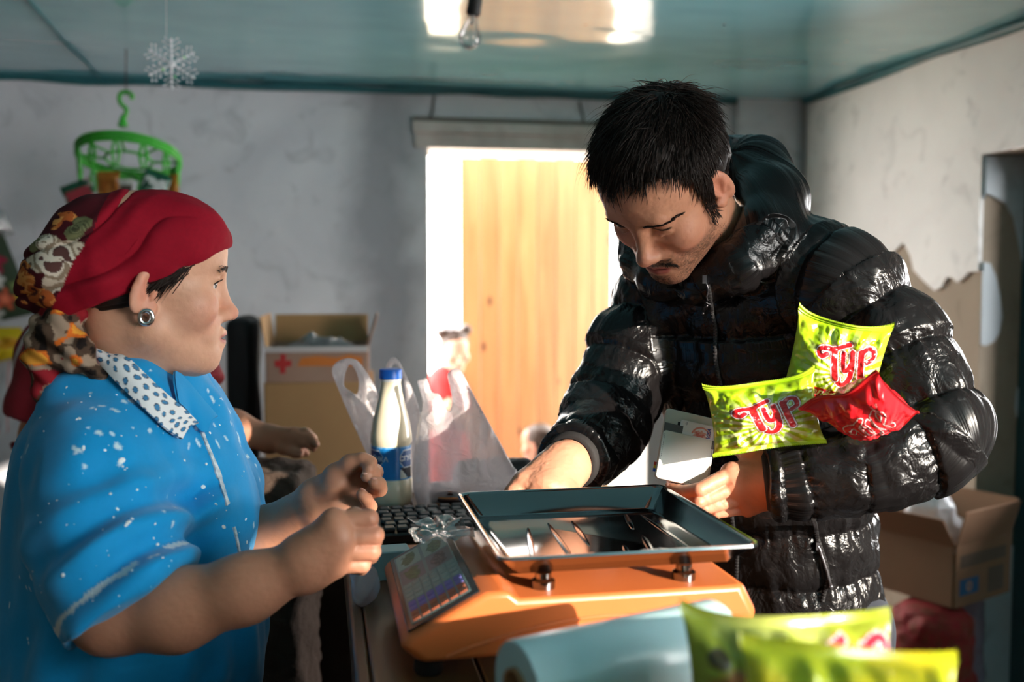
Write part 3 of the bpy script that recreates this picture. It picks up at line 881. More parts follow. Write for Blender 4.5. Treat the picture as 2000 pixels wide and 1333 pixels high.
# ------------------------------------------------------------------ crumpled clear film lying on the scale
def film_mat(name, tint=(245, 243, 242), alpha=.30, transl=.5, gloss=.25, rough=.18, bump=(35, .5, .004)):
    m = bpy.data.materials.new(name); m.use_nodes = True
    nt = m.node_tree; N = nt.nodes; L = nt.links; N.remove(N['Principled BSDF'])
    out = N['Material Output']
    tc = N.new('ShaderNodeTexCoord'); n = N.new('ShaderNodeTexNoise'); n.inputs['Scale'].default_value = bump[0]; n.inputs['Detail'].default_value = 5; n.inputs['Distortion'].default_value = 1.0
    L.new(tc.outputs['Object'], n.inputs['Vector'])
    bp = N.new('ShaderNodeBump'); bp.inputs['Strength'].default_value = bump[1]; bp.inputs['Distance'].default_value = bump[2]; L.new(n.outputs['Fac'], bp.inputs['Height'])
    tp = N.new('ShaderNodeBsdfTransparent'); tp.inputs[0].default_value = (.98, .98, .98, 1)
    di = N.new('ShaderNodeBsdfDiffuse'); di.inputs[0].default_value = (*lin(tint), 1)
    tr = N.new('ShaderNodeBsdfTranslucent'); tr.inputs[0].default_value = (*lin(tint), 1)
    gl = N.new('ShaderNodeBsdfGlossy'); gl.inputs['Roughness'].default_value = rough
    for s in (di, tr, gl): L.new(bp.outputs[0], s.inputs['Normal'])
    m1 = N.new('ShaderNodeMixShader'); m1.inputs[0].default_value = transl; L.new(di.outputs[0], m1.inputs[1]); L.new(tr.outputs[0], m1.inputs[2])
    m2 = N.new('ShaderNodeMixShader'); m2.inputs[0].default_value = alpha; L.new(tp.outputs[0], m2.inputs[1]); L.new(m1.outputs[0], m2.inputs[2])
    fr = N.new('ShaderNodeFresnel'); fr.inputs['IOR'].default_value = 1.45
    mm = N.new('ShaderNodeMath'); mm.operation = 'MULTIPLY_ADD'; mm.inputs[1].default_value = .45; mm.inputs[2].default_value = gloss * .2; L.new(fr.outputs[0], mm.inputs[0])
    m3 = N.new('ShaderNodeMixShader'); L.new(mm.outputs[0], m3.inputs[0]); L.new(m2.outputs[0], m3.inputs[1]); L.new(gl.outputs[0], m3.inputs[2])
    L.new(m3.outputs[0], out.inputs['Surface'])
    return m
M_CLEAR = film_mat('clear_film', alpha=.22, gloss=.8, rough=.08)
M_BAG = film_mat('milky_film', tint=(240, 232, 234), alpha=.70, transl=.55, gloss=.25, rough=.25, bump=(34, 1.0, .008))
def crumple(c, sx, sy, h, seed):
    c = np.asarray(c, float)
    def f(u, v):
        q = np.stack([u * 4 + seed, v * 4, u * 0 + seed], -1)
        n = np.abs(fbm(q, 2)) * h + .004
        return c + np.outer((u - .5) * sx + .01 * noise3(q * .7), CX_) + np.outer((v - .5) * sy + .01 * noise3(q * .7 + 5), CY_) + np.outer(n, ZZ)
    return f
tag(sheet('cellophane', crumple(SW(.066, .225, SZ + .0760), .062, .10, .008, 3), 50, 50, M_CLEAR, None, .0004), 'crumpled clear cellophane lying on the scale behind its keypad', 'cellophane')

# ------------------------------------------------------------------ bottle of condensed milk
M_MILK = mat('cream_milk', (232, 218, 188), .28, coat=.7)
M_CAPB = mat('blue_cap', (22, 108, 214), .38)
bc = P(765, 988, 1.80); bc[2] = CT
bot = empty('milk_bottle', bc, 'plastic bottle of cream milk with blue cap and blue label', 'bottle')
b = MB(); b.lathe(bc, [(.030, 0), (.036, .004), (.0375, .012), (.0375, .046), (.0355, .050), (.0355, .112), (.0375, .116), (.0370, .130), (.0330, .155), (.0260, .182), (.0205, .205), (.0182, .222), (.0178, .232)], 64)
b.build('bottle_body', M_MILK, bot, smooth=True)
b = MB(); b.lathe(bc, [(.0190, .227), (.0192, .2295), (.0190, .231)], 48); b.build('tamper_ring', mat('clear_ring', (226, 226, 226), .3), bot, smooth=True)
b = MB(); b.lathe(bc, [(.0192, .2315), (.0205, .2325), (.0205, .247), (.0192, .249), (.004, .249)], 60)
cap = b.build('cap', M_CAPB, bot, smooth=True)
def label_paint(u, v):
    # u runs round the bottle: u = 0.5 faces the camera side
    c = np.tile(lina((28, 124, 196)), (len(u), 1))
    x = (u - .5) * 2 * math.pi * .0362; y = (v - .5) * .062     # metres
    def put(m, col):
        c[m] = lina(col)
    put((np.abs(np.abs(x) - .020) < .0012) , (46, 140, 208))
    for sgn in (-1, 1):
        X = x * sgn; 
        emb = (X > .0155) & (X < .052)
        dia = emb & (np.abs(y - .008) < .016 - np.maximum(0, .024 - X) * 1.3)
        put(emb & (y < -.008) & (X - .0155 > (-.008 - y) * .9), (22, 26, 40))
        put(emb & (y > .018) & (y < .024) & (X > .022), (222, 226, 226))
        put(dia, (20, 70, 128))
        put(emb & (y < -.012) & (X - .0155 < (-.012 - y) * .8 + .004) & (X > .0165), (214, 216, 208))
        put(emb & (np.abs(np.abs(y - .008) - (.016 - np.maximum(0, .024 - X) * 1.3)) < .0009), (220, 228, 232))
    t = text_mask('СГУЩЁНКА', x + .0405, y - .008, .0125, shear=0, bold=.0003); put(t, (232, 236, 236))
    t = text_mask('СГУЩЁНКА', x - .050, y - .008, .0125, bold=.0003); put(t, (232, 236, 236))
    put(np.abs(y) > .0285, (46, 150, 214))
    t = text_mask('молоко с сахаром  молоко с сахаром  молоко с сахаром', x, y - .0297, .0030); put(t, (200, 225, 240))
    return c
def lab(u, v):
    A = (u - .5) * 2 * math.pi; A0 = math.atan2(bc[0], bc[1])
    d = np.outer(np.sin(A), [math.cos(A0), -math.sin(A0), 0]) - np.outer(np.cos(A), [math.sin(A0), math.cos(A0), 0])
    return bc + d * .0364 + np.outer(.051 + v * .060, ZZ)
sheet('label', lab, 420, 120, mat('label_print', vcol=True, rough=.35, coat=.3), bot, 0, label_paint)
M_INK = mat('ink', (60, 56, 60), .6)

# ------------------------------------------------------------------ carrier bags (inflated outlines with real thickness)
def sdpoly(x, y, poly):
    poly = np.asarray(poly, float); d = np.full(x.shape, 1e9); s = np.ones(x.shape)
    n = len(poly)
    for i in range(n):
        a = poly[i]; b = poly[i - 1]; e = b - a; wx = x - a[0]; wy = y - a[1]
        t = np.clip((wx * e[0] + wy * e[1]) / (e @ e + 1e-15), 0, 1)
        d = np.minimum(d, (wx - e[0] * t) ** 2 + (wy - e[1] * t) ** 2)
        c1 = y >= a[1]; c2 = y < b[1]; c3 = e[0] * wy > e[1] * wx
        s = np.where((c1 & c2 & c3) | (~c1 & ~c2 & ~c3), -s, s)
    return s * np.sqrt(d)
def puffed(name, outline, holes, d, depth, rim, m, parent=None, vox=.0028, wr=.004, seed=1.0, lean=0.0):
    """outline in photo pixels at depth d; swells to +-depth away from its rim"""
    sc = d / FPX
    o = P(outline[0][0], outline[0][1], d)
    to2 = lambda q: [((a - outline[0][0]) * sc, -(b_ - outline[0][1]) * sc) for a, b_ in q]
    # smooth the drawn outline
    def smooth(q): return np.array(curve2(list(q) + [q[0]], 5))[:-1]
    O = smooth(to2(outline)); H = [smooth(to2(h)) for h in holes]
    lo = O.min(0); hi = O.max(0); c2 = (lo + hi) / 2
    def f(p):
        q = p - o; x = q[:, 0]; z = q[:, 2]; y = q[:, 1] + lean * z
        s = sdpoly(x, z, O)
        for h in H: s = np.maximum(s, -sdpoly(x, z, h))
        n = noise3(np.stack([x * 60 + seed, z * 14, seed + 0 * x], -1)) * wr + noise3(np.stack([x * 18 + seed * 3, z * 9 + x * 12, seed + 0 * x], -1)) * wr * 1.6
        inside = np.maximum(-s, 0)
        half = depth * (1 - np.exp(-inside / rim)) + .0012
        dd = np.abs(y - n * (inside > .004)) - half
        return np.where(s > 0, np.maximum(s, dd), np.maximum(dd, s)) * .6
    F_ = Field(); R = np.linalg.norm(hi - lo) / 2 + depth + .01
    F_.func(f, o + np.array([c2[0], 0, c2[1]]), R)
    V, Q = F_.surface(vox)
    return link(name, mesh_np(name, V, Q), m, parent)
bag1 = [(724, 905), (700, 850), (680, 805), (664, 765), (650, 728), (652, 712), (664, 702), (682, 697), (700, 702), (716, 722), (734, 752), (740, 772), (748, 766), (752, 735), (756, 712), (764, 698), (772, 695),
        (782, 704), (792, 724), (806, 755), (818, 788), (826, 830), (830, 900), (832, 958), (728, 962)]
bag1h = [[(675, 730), (684, 710), (696, 722), (702, 745), (698, 768), (686, 762), (674, 752)], [(764, 740), (768, 712), (778, 714), (790, 742), (792, 775), (778, 790), (766, 775)]]
tag(puffed('carrier_bag', bag1, bag1h, 1.90, .026, .03, M_BAG, seed=2.0, wr=.003), 'translucent white carrier bag standing behind the milk bottle with its loop handle open', 'plastic bag', 'carrier bags on the counter')
bag2 = [(826, 1002), (812, 980), (806, 930), (810, 880), (816, 830), (826, 790), (822, 762), (816, 740), (826, 736), (834, 733), (838, 742), (846, 762), (860, 766), (870, 785), (878, 800), (884, 782), (880, 752), (875, 728), (884, 716), (898, 716), (906, 724), (918, 748), (940, 790),
        (962, 830), (985, 872), (1004, 908), (1014, 925), (1010, 1000)]
bag2h = []
tag(puffed('carrier_bag', bag2, bag2h, 1.74, .040, .04, M_BAG, seed=6.0, wr=.0045), 'tall translucent carrier bag right of the milk bottle with biscuits inside', 'plastic bag', 'carrier bags on the counter')
# round biscuits inside the second bag, dark bundle behind the tray
M_CHOC = mat('dark_biscuit', (58, 34, 26), .4, bump=(60, .4, .002))
M_CRM = mat('caramel_rim', (176, 110, 58), .5)
cb = P(882, 1000, 1.74); cb[2] = CT
for i in range(4):
    t = empty('round_biscuit', cb + np.array([.003 * (i % 2), .002 * i, .0005 + i * .0115]), ['bottom', 'second', 'third', 'topmost'][i] + ' dark round biscuit of the stack inside the tall carrier bag', 'biscuit', 'biscuits in the carrier bag')
    o = np.array(t.location)
    b = MB(); b.lathe(o, [(.004, 0), (.036, .0), (.0395, .003), (.0395, .0075), (.036, .0105), (.004, .0105)], 36); b.build('biscuit', M_CHOC, t, smooth=True)
    b = MB(); b.tube([o + np.array([.0388 * math.cos(a), .0388 * math.sin(a), .0088]) for a in np.linspace(0, 2 * math.pi, 36, endpoint=False)], .0016, 6, closed=True); b.build('rim', M_CRM, t, smooth=True)
F_ = Field(); q0 = P(962, 968, 1.875); q0[2] = CT + .034
for i in range(5): F_.ell(q0 + np.array([-.05 + .028 * i, .004 * (i % 2), .002 * (i % 3)]), (.026, .032, .034), k=.02)
V, Q = F_.surface(.003); V = V + vnormals(V, Q) * (noise3(V * 130) * .0022 + noise3(V * 45) * .003)[:, None]
tag(link('dark_bundle', mesh_np('dark_bundle', V, Q), mat('dark_wool', (44, 42, 44), .9, bump=(200, .8, .003), sheen=.5)), 'dark fuzzy bundle lying behind the steel tray', 'bundle')

# ------------------------------------------------------------------ black keyboard with little keys
M_KB = mat('keyboard_black', (16, 17, 18), .4); M_KEY = mat('keyboard_key', (38, 44, 46), .38)
kax = frame(yaw=14); KX = np.array([math.cos(math.radians(14)), math.sin(math.radians(14)), 0]); KY = np.array([-KX[1], KX[0], 0])
ko = P(742, 1052, 1.52); ko[2] = CT
def KW(a, c, z): return ko + KX * a + KY * c + ZZ * z
kb = empty('keyboard', KW(.14, .07, 0), 'black keyboard with rows of small keys lying behind the scale', 'keyboard')
b = MB(); b.prism([(0, 0), (0, .016), (.135, .026), (.135, 0)], KW(0, 0, 0), KY, ZZ, KX, .30); b.build('case', M_KB, kb, bevel=.003)
for r_ in range(6):
    for c_ in range(14):
        x = .008 + c_ * .0205 + (.004 if r_ % 2 else 0); y = .010 + r_ * .020; z = .0175 + y * .074
        b = MB(); b.box(KW(x + .009, y + .009, z + .0025), (.0086, .0082, .0035), (KX, KY + ZZ * .074, ZZ)); b.build('key', M_KEY, kb, bevel=.002, seg=1)

# small things between the hands and the keypad
def box_thing(name, c, h, yaw, m, label, cat, bev=.002):
    a = math.radians(yaw); b = MB(); b.box(c, h, ([math.cos(a), math.sin(a), 0], [-math.sin(a), math.cos(a), 0], ZZ)); return tag(b.build(name, m, None, bevel=bev), label, cat)
c = P(752, 1100, 1.36); c[2] = CT + .020
box_thing('paper_box', c, (.034, .020, .020), 16, mat('pale_blue_card', (150, 196, 206), .5), 'small pale blue card box beside the fist, behind the keypad', 'box')
c = P(795, 1070, 1.46); c[2] = CT + .006
box_thing('orange_packet', c, (.045, .022, .006), 10, mat('orange_packet', (214, 112, 72), .4), 'flat orange packet lying behind the pale blue box', 'packet')
c = P(705, 1120, 1.24); c[2] = CT + .030
F_ = Field(); F_.ell(c, (.012, .022, .032), k=.01); F_.ell(c + np.array([.006, .01, -.006]), (.016, .018, .024), k=.012)
V, Q = F_.surface(.0025); V = V + vnormals(V, Q) * (noise3(V * 90) * .003)[:, None]
tag(link('tissue_packet', mesh_np('tissue_packet', V, Q), M_BAG), 'small milky plastic packet standing left of the keypad', 'packet')

# ------------------------------------------------------------------ crisp bags
LIME, LIME2, PALE = (168, 206, 24), (196, 222, 50), (236, 238, 190)
W_T = curve2([(-.68, .24), (-.82, .15), (-.95, .24), (-.92, .40), (-.72, .45), (-.45, .44), (-.2, .58), (.06, .70)], 8)
W_T2 = curve2([(-.42, .44), (-.35, .0), (-.20, -.58)], 6)
W_U1 = curve2([(-.09, .36), (-.03, .0), (.06, -.24), (.18, -.18), (.24, .02)], 6)
W_U2 = curve2([(.22, .44), (.29, .0), (.31, -.46), (.17, -.76), (-.04, -.74), (-.10, -.56)], 6)
W_P1 = curve2([(.52, .50), (.60, .0), (.72, -.58)], 6)
W_P2 = curve2([(.52, .42), (.68, .64), (.90, .62), (.95, .34), (.74, .16)], 6)
WORD = [[(W_P1, .080), (W_P2, .055)], [(W_U1, .055), (W_U2, .068)], [(W_T, .060), (W_T2, .088)]]
def word_paint(c, X, Y, rim, out, fill, dark=None):
    near = (np.abs(X) < 1.4) & (np.abs(Y) < 1.3)
    D = []
    for letter in WORD:
        d = np.full(X.shape, 9.0)
        for l, wd in letter: d[near] = np.minimum(d[near], pen(X[near], Y[near], l) - wd)
        D.append(d)
    c[np.min(D, 0) < .080] = lina(rim)
    for d in D:
        c[d < .058] = lina(out); c[d < .026] = lina(dark or fill)
        k = d < .008
        tone = (.5 + .5 * fbm(np.stack([X * 2.6, Y * 2.6, X * 0], -1), 2))[k][:, None]
        c[k] = lina(fill) * (1 - tone * .5) + lina((232, 60, 50)) * tone * .5
def crisp_paint(lime, word_c=(0.0, .05), word_s=.62, banner=None, rot=0.0, red=False, tiny=None):
    def f(u, v):
        x = (u - .5) * 2; y = (v - .5) * 2
        dx = x - word_c[0]; dy = y - word_c[1] + .25
        A = np.arctan2(dy, dx); R = np.hypot(dx, dy)
        st = .5 + .5 * np.sin(A * 22 + R * 2.2)
        c0 = lina(LIME if lime else (206, 28, 38)); c1 = lina(PALE if lime else (226, 60, 64))
        w = (sstep(.45, .6, st) * sstep(1.15, .35, R))[:, None]
        c = c0 * (1 - w) + c1 * w
        if lime: g = sstep(.75, 1.1, np.abs(x) * .8 + np.abs(y) * .35)[:, None]; c = c * (1 - g) + lina(LIME2) * g
        X = (x - word_c[0]) / word_s; Y = (y - word_c[1]) / word_s
        ca, sa_ = math.cos(rot), math.sin(rot); X, Y = X * ca + Y * sa_, -X * sa_ + Y * ca
        def put(m, col): c[m] = lina(col)
        word_paint(c, X, Y, (150, 16, 34), (250, 246, 244), (204, 24, 40), (160, 14, 34))
        if banner:
            bm = (y < banner[0]) & (y > banner[0] - .26) & (x < banner[1])
            put(bm, (190, 22, 40)); t = text_mask(banner[2], (x - banner[1] + 1.02), (y - banner[0] + .13), .24, shear=.2, bold=.006); put(t & bm, (246, 240, 236))
        t = text_mask('®', x - word_c[0] - word_s * 1.0, y - word_c[1] - word_s * .9, .09); put(t, (40, 90, 20) if lime else (250, 230, 226))
        if tiny: t = text_mask(tiny, x + .1, y + .84, .10); put(t, (190, 24, 44))
        e = (np.abs(y) > .93); c[e] = c[e] * .85 + lina((210, 226, 90) if lime else (224, 70, 70)) * .15
        return c
    return f
M_CRISP = mat('glossy_crisp_foil', vcol=True, rough=.24, coat=.5, bump=(26, .25, .004))
def crisp_bag(name, c, W, Hh, T, fr, paint, label, group, nu=210, nv=180, bend=0.0, taper=0.0, seed=0.0, cat='crisp bag', horn=(0, 0, 0, 0)):
    """pillow bag: W x Hh, swelling T; fr rows right, up, normal; horn lifts the four corners (lb, rb, lt, rt)"""
    c = np.asarray(c, float)
    def side(s):
        def f(u, v):
            x = (u - .5) * 2; y = (v - .5) * 2
            seal = .90
            pv = np.clip(np.abs(y) / seal, 0, 1); pu = np.clip(np.abs(x), 0, 1)
            h = T * np.sqrt(np.clip(1 - pu ** 2.6, 0, 1)) ** 1.1 * np.sqrt(np.clip(1 - pv ** 2.2, 0, 1)) ** 1.25
            wv = 1 - .08 * np.sqrt(np.clip(1 - pv ** 2, 0, 1))            # the middle pulls in, the corners stick out
            hv = 1 - .05 * np.sqrt(np.clip(1 - pu ** 2, 0, 1))
            wr = (np.sin(x * 15 + seed + 2 * noise3(np.stack([x * 3, y * 2, x * 0 + seed], -1))) * .0035 * sstep(.35, .85, np.abs(y)) * sstep(1.0, .9, np.abs(y))
                  + .0045 * fbm(np.stack([x * 2.6 + seed, y * 2.6, x * 0 + s * 4], -1), 3) + .0016 * np.abs(fbm(np.stack([x * 7 + seed, y * 7, x * 0 + 2], -1), 2))) * np.clip(h / T * 2.4, 0, 1)
            z = s * (h + wr * s) + .0014 * np.sin(y * 130) * (np.abs(y) > .91)
            zz = bend * (x * x) + .006 * np.sin(x * 4 + seed) * np.abs(y) ** 3
            dy = np.where(y < 0, np.where(x < 0, horn[0], horn[1]), np.where(x < 0, horn[2], horn[3])) * np.abs(x) ** 4 * np.abs(y) ** 4
            zig = .0012 * np.abs(((x * 60) % 2) - 1) * (np.abs(y) > .985) * np.sign(y)
            return c + np.outer(x * W / 2 * wv * (1 - taper * (1 - y) / 2), fr[0]) + np.outer(y * Hh / 2 * hv + zig + dy, fr[1]) + np.outer(z + zz, fr[2])
        return f
    U, Vv = np.meshgrid(np.linspace(0, 1, nu), np.linspace(0, 1, nv), indexing='ij')
    u, v = U.ravel(), Vv.ravel()
    A = side(1)(u, v) + fr[2] * .0003; B = side(-1)(u, v) - fr[2] * .0003
    idx = np.arange(nu * nv).reshape(nu, nv)
    F = np.stack([idx[:-1, :-1], idx[1:, :-1], idx[1:, 1:], idx[:-1, 1:]], -1).reshape(-1, 4); k = nu * nv
    rim = np.concatenate([idx[0, :], idx[1:, -1], idx[-1, -2::-1], idx[-2:0:-1, 0]])
    R = np.stack([rim, np.roll(rim, -1), np.roll(rim, -1) + k, rim + k], 1)
    V = np.concatenate([A, B]); F = np.concatenate([F, F[:, ::-1] + k, R[:, ::-1]])
    C1 = paint(u, v)
    return tag(link(name, mesh_np(name, V, F, np.concatenate([C1, paint(1 - u, v)])), M_CRISP), label, cat, group)
GB = 'crisp bags held in the arm'
crisp_bag('crisp_bag', P(1630, 714, 1.312), .122, .122, .026, frame(yaw=-16, tilt=8, roll=-11), crisp_paint(True, (.16, .16), .62, banner=(-.50, .98, 'зелёный')), 'lime green crisp bag with a red banner, topmost of the three in the arm', GB, seed=1.0, horn=(0, 0, .012, .010))
crisp_bag('crisp_bag', P(1492, 812, 1.298), .146, .092, .028, frame(yaw=-8, tilt=-4, roll=9), crisp_paint(True, (.02, .02), .62, tiny='зелёный лук'), 'lime green crisp bag without banner, lowest in the arm above the wallet', GB, seed=4.0, horn=(0, 0, .006, .012))
crisp_bag('crisp_bag', P(1692, 800, 1.236), .116, .116, .030, frame(yaw=-8, tilt=52, roll=46), crisp_paint(False, (.05, -.02), .62), 'glossy red crisp bag held in the crook of the elbow', GB, taper=.38, seed=7.0)

# front of the counter: carton, paper roll, crisp bags
M_CARD = mat('brown_cardboard', (170, 128, 88), .8, var=(4, (148, 108, 72), .6), bump=(50, .2, .001))
c = P(1290, 1330, .86); 
box_thing('flat_carton', np.array([.11, .875, CT + .019]), (.10, .055, .018), 10, M_CARD, 'flat brown carton lying on the near end of the counter under the paper roll', 'carton')
ra = P(1010, 1352, .80); rb = P(1400, 1292, .90); ra[2] = rb[2] = 0
ra[2] = CT + .037 + .040; rb[2] = CT + .037 + .042
roll = empty('paper_roll', (ra + rb) / 2, 'pale blue roll of plastic film lying in front of the scale', 'roll')
ax = rb - ra; Lr = np.linalg.norm(ax); ax /= Lr
b = MB(); b.lathe(ra, [(.018, 0), (.039, 0), (.040, .002), (.040, Lr - .002), (.039, Lr), (.018, Lr)], 48, ax, close=False); b.build('film', mat('pale_blue_film', (190, 222, 228), .35, coat=.3, bump=(9, .3, .004)), roll, smooth=True)
b = MB(); b.lathe(ra, [(.0155, -.004), (.0178, -.004), (.0178, Lr + .004), (.0155, Lr + .004), (.0155, -.004)], 32, ax, close=False); b.build('core', M_CARD, roll, smooth=True)
GF = 'crisp bags at the near end of the counter'
def fore_paint(u, v):
    x = (u - .5) * 2; y = (v - .5) * 2
    c = np.tile(lina((150, 162, 44)), (len(u), 1)); n = fbm(np.stack([x * 2.2, y * 2.2, x * 0 + 3], -1), 3)
    m = sstep(-.1, .5, n)[:, None]; c = c * (1 - m) + lina((180, 188, 96)) * m
    for (cx, cy, r, col) in ((-.55, .2, .32, (150, 96, 48)), (-.28, .55, .14, (60, 150, 70)), (-.35, .05, .25, (190, 200, 150)), (-.02, .6, .16, (190, 222, 220)), (-.75, .6, .1, (70, 60, 30))):
        w = sstep(1.1, .7, np.hypot(x - cx, (y - cy)) / r + .3 * n)[:, None]; c = c * (1 - w) + lina(col) * w
    word_paint(c, (x - .42) / .52, (y - .42) / .52, (170, 40, 60), (240, 222, 222), (186, 36, 66))
    return c
crisp_bag('crisp_bag', np.array([.214, .735, CT + .081]), .168, .160, .030, frame(yaw=6, tilt=-14, roll=-1), fore_paint, 'lime crisp bag with a red word standing at the near end of the counter', GF, nu=110, nv=100, seed=2.0, horn=(0, 0, .012, .002))
def yellow_paint(u, v):
    x = (u - .5) * 2; y = (v - .5) * 2
    c = np.tile(lina((222, 208, 34)), (len(u), 1)); n = fbm(np.stack([x * 2.2, y * 2.2, x * 0 + 8], -1), 3)
    m = sstep(.0, .6, n)[:, None]; return c * (1 - m) + lina((196, 206, 36)) * m
crisp_bag('crisp_bag', np.array([.222, .625, CT + .088]), .150, .180, .026, frame(yaw=6, tilt=-24, roll=-7), yellow_paint, 'yellow crisp bag nearest of all, standing before the lime one', GF, nu=90, nv=80, seed=9.0)

# ------------------------------------------------------------------ wallet with a bank card
wf = frame(yaw=8, tilt=-16, roll=-14)
wc = P(1341, 876, 1.372)
wal = empty('wallet', wc, 'white leather card wallet with a bank card held upright in a hand', 'wallet')
M_LEA = mat('white_leather', (226, 222, 214), .5, bump=(220, .3, .0006)); M_GRYB = mat('grey_band', (92, 90, 92), .6); M_DK = mat('black_lining', (14, 14, 16), .6)
WX, WY, WN = wf
def WL(a, c_, n): return wc + WX * a + WY * c_ + WN * n
ww, wh = .0375, .050
b = MB(); b.prism(rrect(-ww, -wh, ww, wh, .006), WL(0, 0, -.006), WX, WY, WN, .0045); b.build('back_cover', mat('beige_leather', (204, 196, 184), .6, bump=(260, .4, .0006)), wal, bevel=.001)
b = MB(); b.prism(rrect(-ww, -wh, ww, .018, .005), WL(0, 0, .0012), WX, WY, WN, .0026); b.build('front_pocket', M_LEA, wal, bevel=.001)
b = MB(); b.prism([(-ww + .001, .012), (-.010, .012), (-.010, .029), (-ww + .001, .029)], WL(0, 0, -.0010), WX, WY, WN, .0026); b.build('band', M_GRYB, wal)
b = MB(); b.prism([(-.018, .012), (-.010, .012), (-.010, .034), (-.018, .034)], WL(0, 0, -.0012), WX, WY, WN, .0013); b.build('lining', M_DK, wal)
b = MB(); b.prism([(ww - .004, .006), (ww + .0008, .006), (ww + .0008, .018), (ww - .004, .018)], WL(0, 0, .0030), WX, WY, WN, .0013); b.build('elastic_tab', mat('elastic_check', (120, 118, 116), .7, var=(900, (40, 40, 44), 1)), wal)
st = MB()
for k in np.linspace(-wh + .004, .012, 24):
    for s in (-1, 1): st.box(WL(s * (ww - .0025), k, .0040), (.00025, .0008, .0002), (WX, WY, WN))
for k in np.linspace(-ww + .004, ww - .004, 26): st.box(WL(k, -wh + .0028, .0040), (.0008, .00025, .0002), (WX, WY, WN))
so = st.build('stitching', mat('stitch_grey', (120, 116, 114), .8), wal); so['kind'] = 'stuff'
for i, col in enumerate(((220, 60, 40), (236, 190, 50), (40, 90, 190))):
    b = MB(); b.box(WL(-ww - .001, -.030 - i * .0045, -.004), (.0022, .0022, .0012), (WX, WY, WN)); b.build('ribbon_tab', mat('ribbon_%d' % i, col, .6), wal)
card = empty('bank_card', WL(.010, .008, 0), 'white bank card with red print tucked in the white wallet', 'bank card')
b = MB(); b.prism(rrect(-.0145, -.012, ww - .003, .038, .003), WL(0, 0, .00005), WX, WY, WN, .0009); b.build('card', mat('card_white', (238, 234, 240), .3, coat=.4), card)
def card_paint(u, v):
    x = -.0145 + u * (ww - .003 + .0145); y = .019 + v * .018
    c = np.tile(lina((240, 236, 242)), (len(u), 1))
    rr = np.hypot(x - .017, y - .019); a = np.arctan2(y - .019, x - .017)
    c[(np.abs(rr - .0135) < .0012) & (a > .2) & (a < 2.9)] = lina((226, 150, 140))
    bl = np.hypot((x - .015) * .8, y - .020) + .003 * fbm(np.stack([x * 400, y * 400, x * 0], -1), 2)
    c[bl < .0075] = lina((232, 170, 160)); c[(bl < .0045)] = lina((222, 120, 112))
    # VISA, read from the side
    t = text_mask('VISA', (y - .026) , -(x - .0282), .0078, shear=.25, bold=.0003); c[t] = lina((74, 78, 150))
    for k in (1, 2, 3):
        r2 = np.hypot(x + .0085, y - .0338); c[(np.abs(r2 - .0011 * k) < .0003) & (x > -.0085) & (np.abs(y - .0338) < (x + .0085) * .9)] = lina((130, 134, 160))
    return c
sheet('print', lambda u, v: np.array([WL(-.0140 + a * (ww - .0035 + .0140), .0190 + c_ * .0180, .00105) for a, c_ in zip(u, v)]), 110, 60, M_PRINT, card, 0, card_paint)
# ------------------------------------------------------------------ heads
def rot_ypr(y, p, r):
    y, p, r = [math.radians(a) for a in (y, p, r)]
    F = np.array([math.cos(p) * math.cos(y), math.cos(p) * math.sin(y), -math.sin(p)])
    L = np.array([-math.sin(y), math.cos(y), 0]); U = np.cross(F, L)
    return np.stack([F, math.cos(r) * L + math.sin(r) * U, math.cos(r) * U - math.sin(r) * L], 0)   # rows forward, left, up

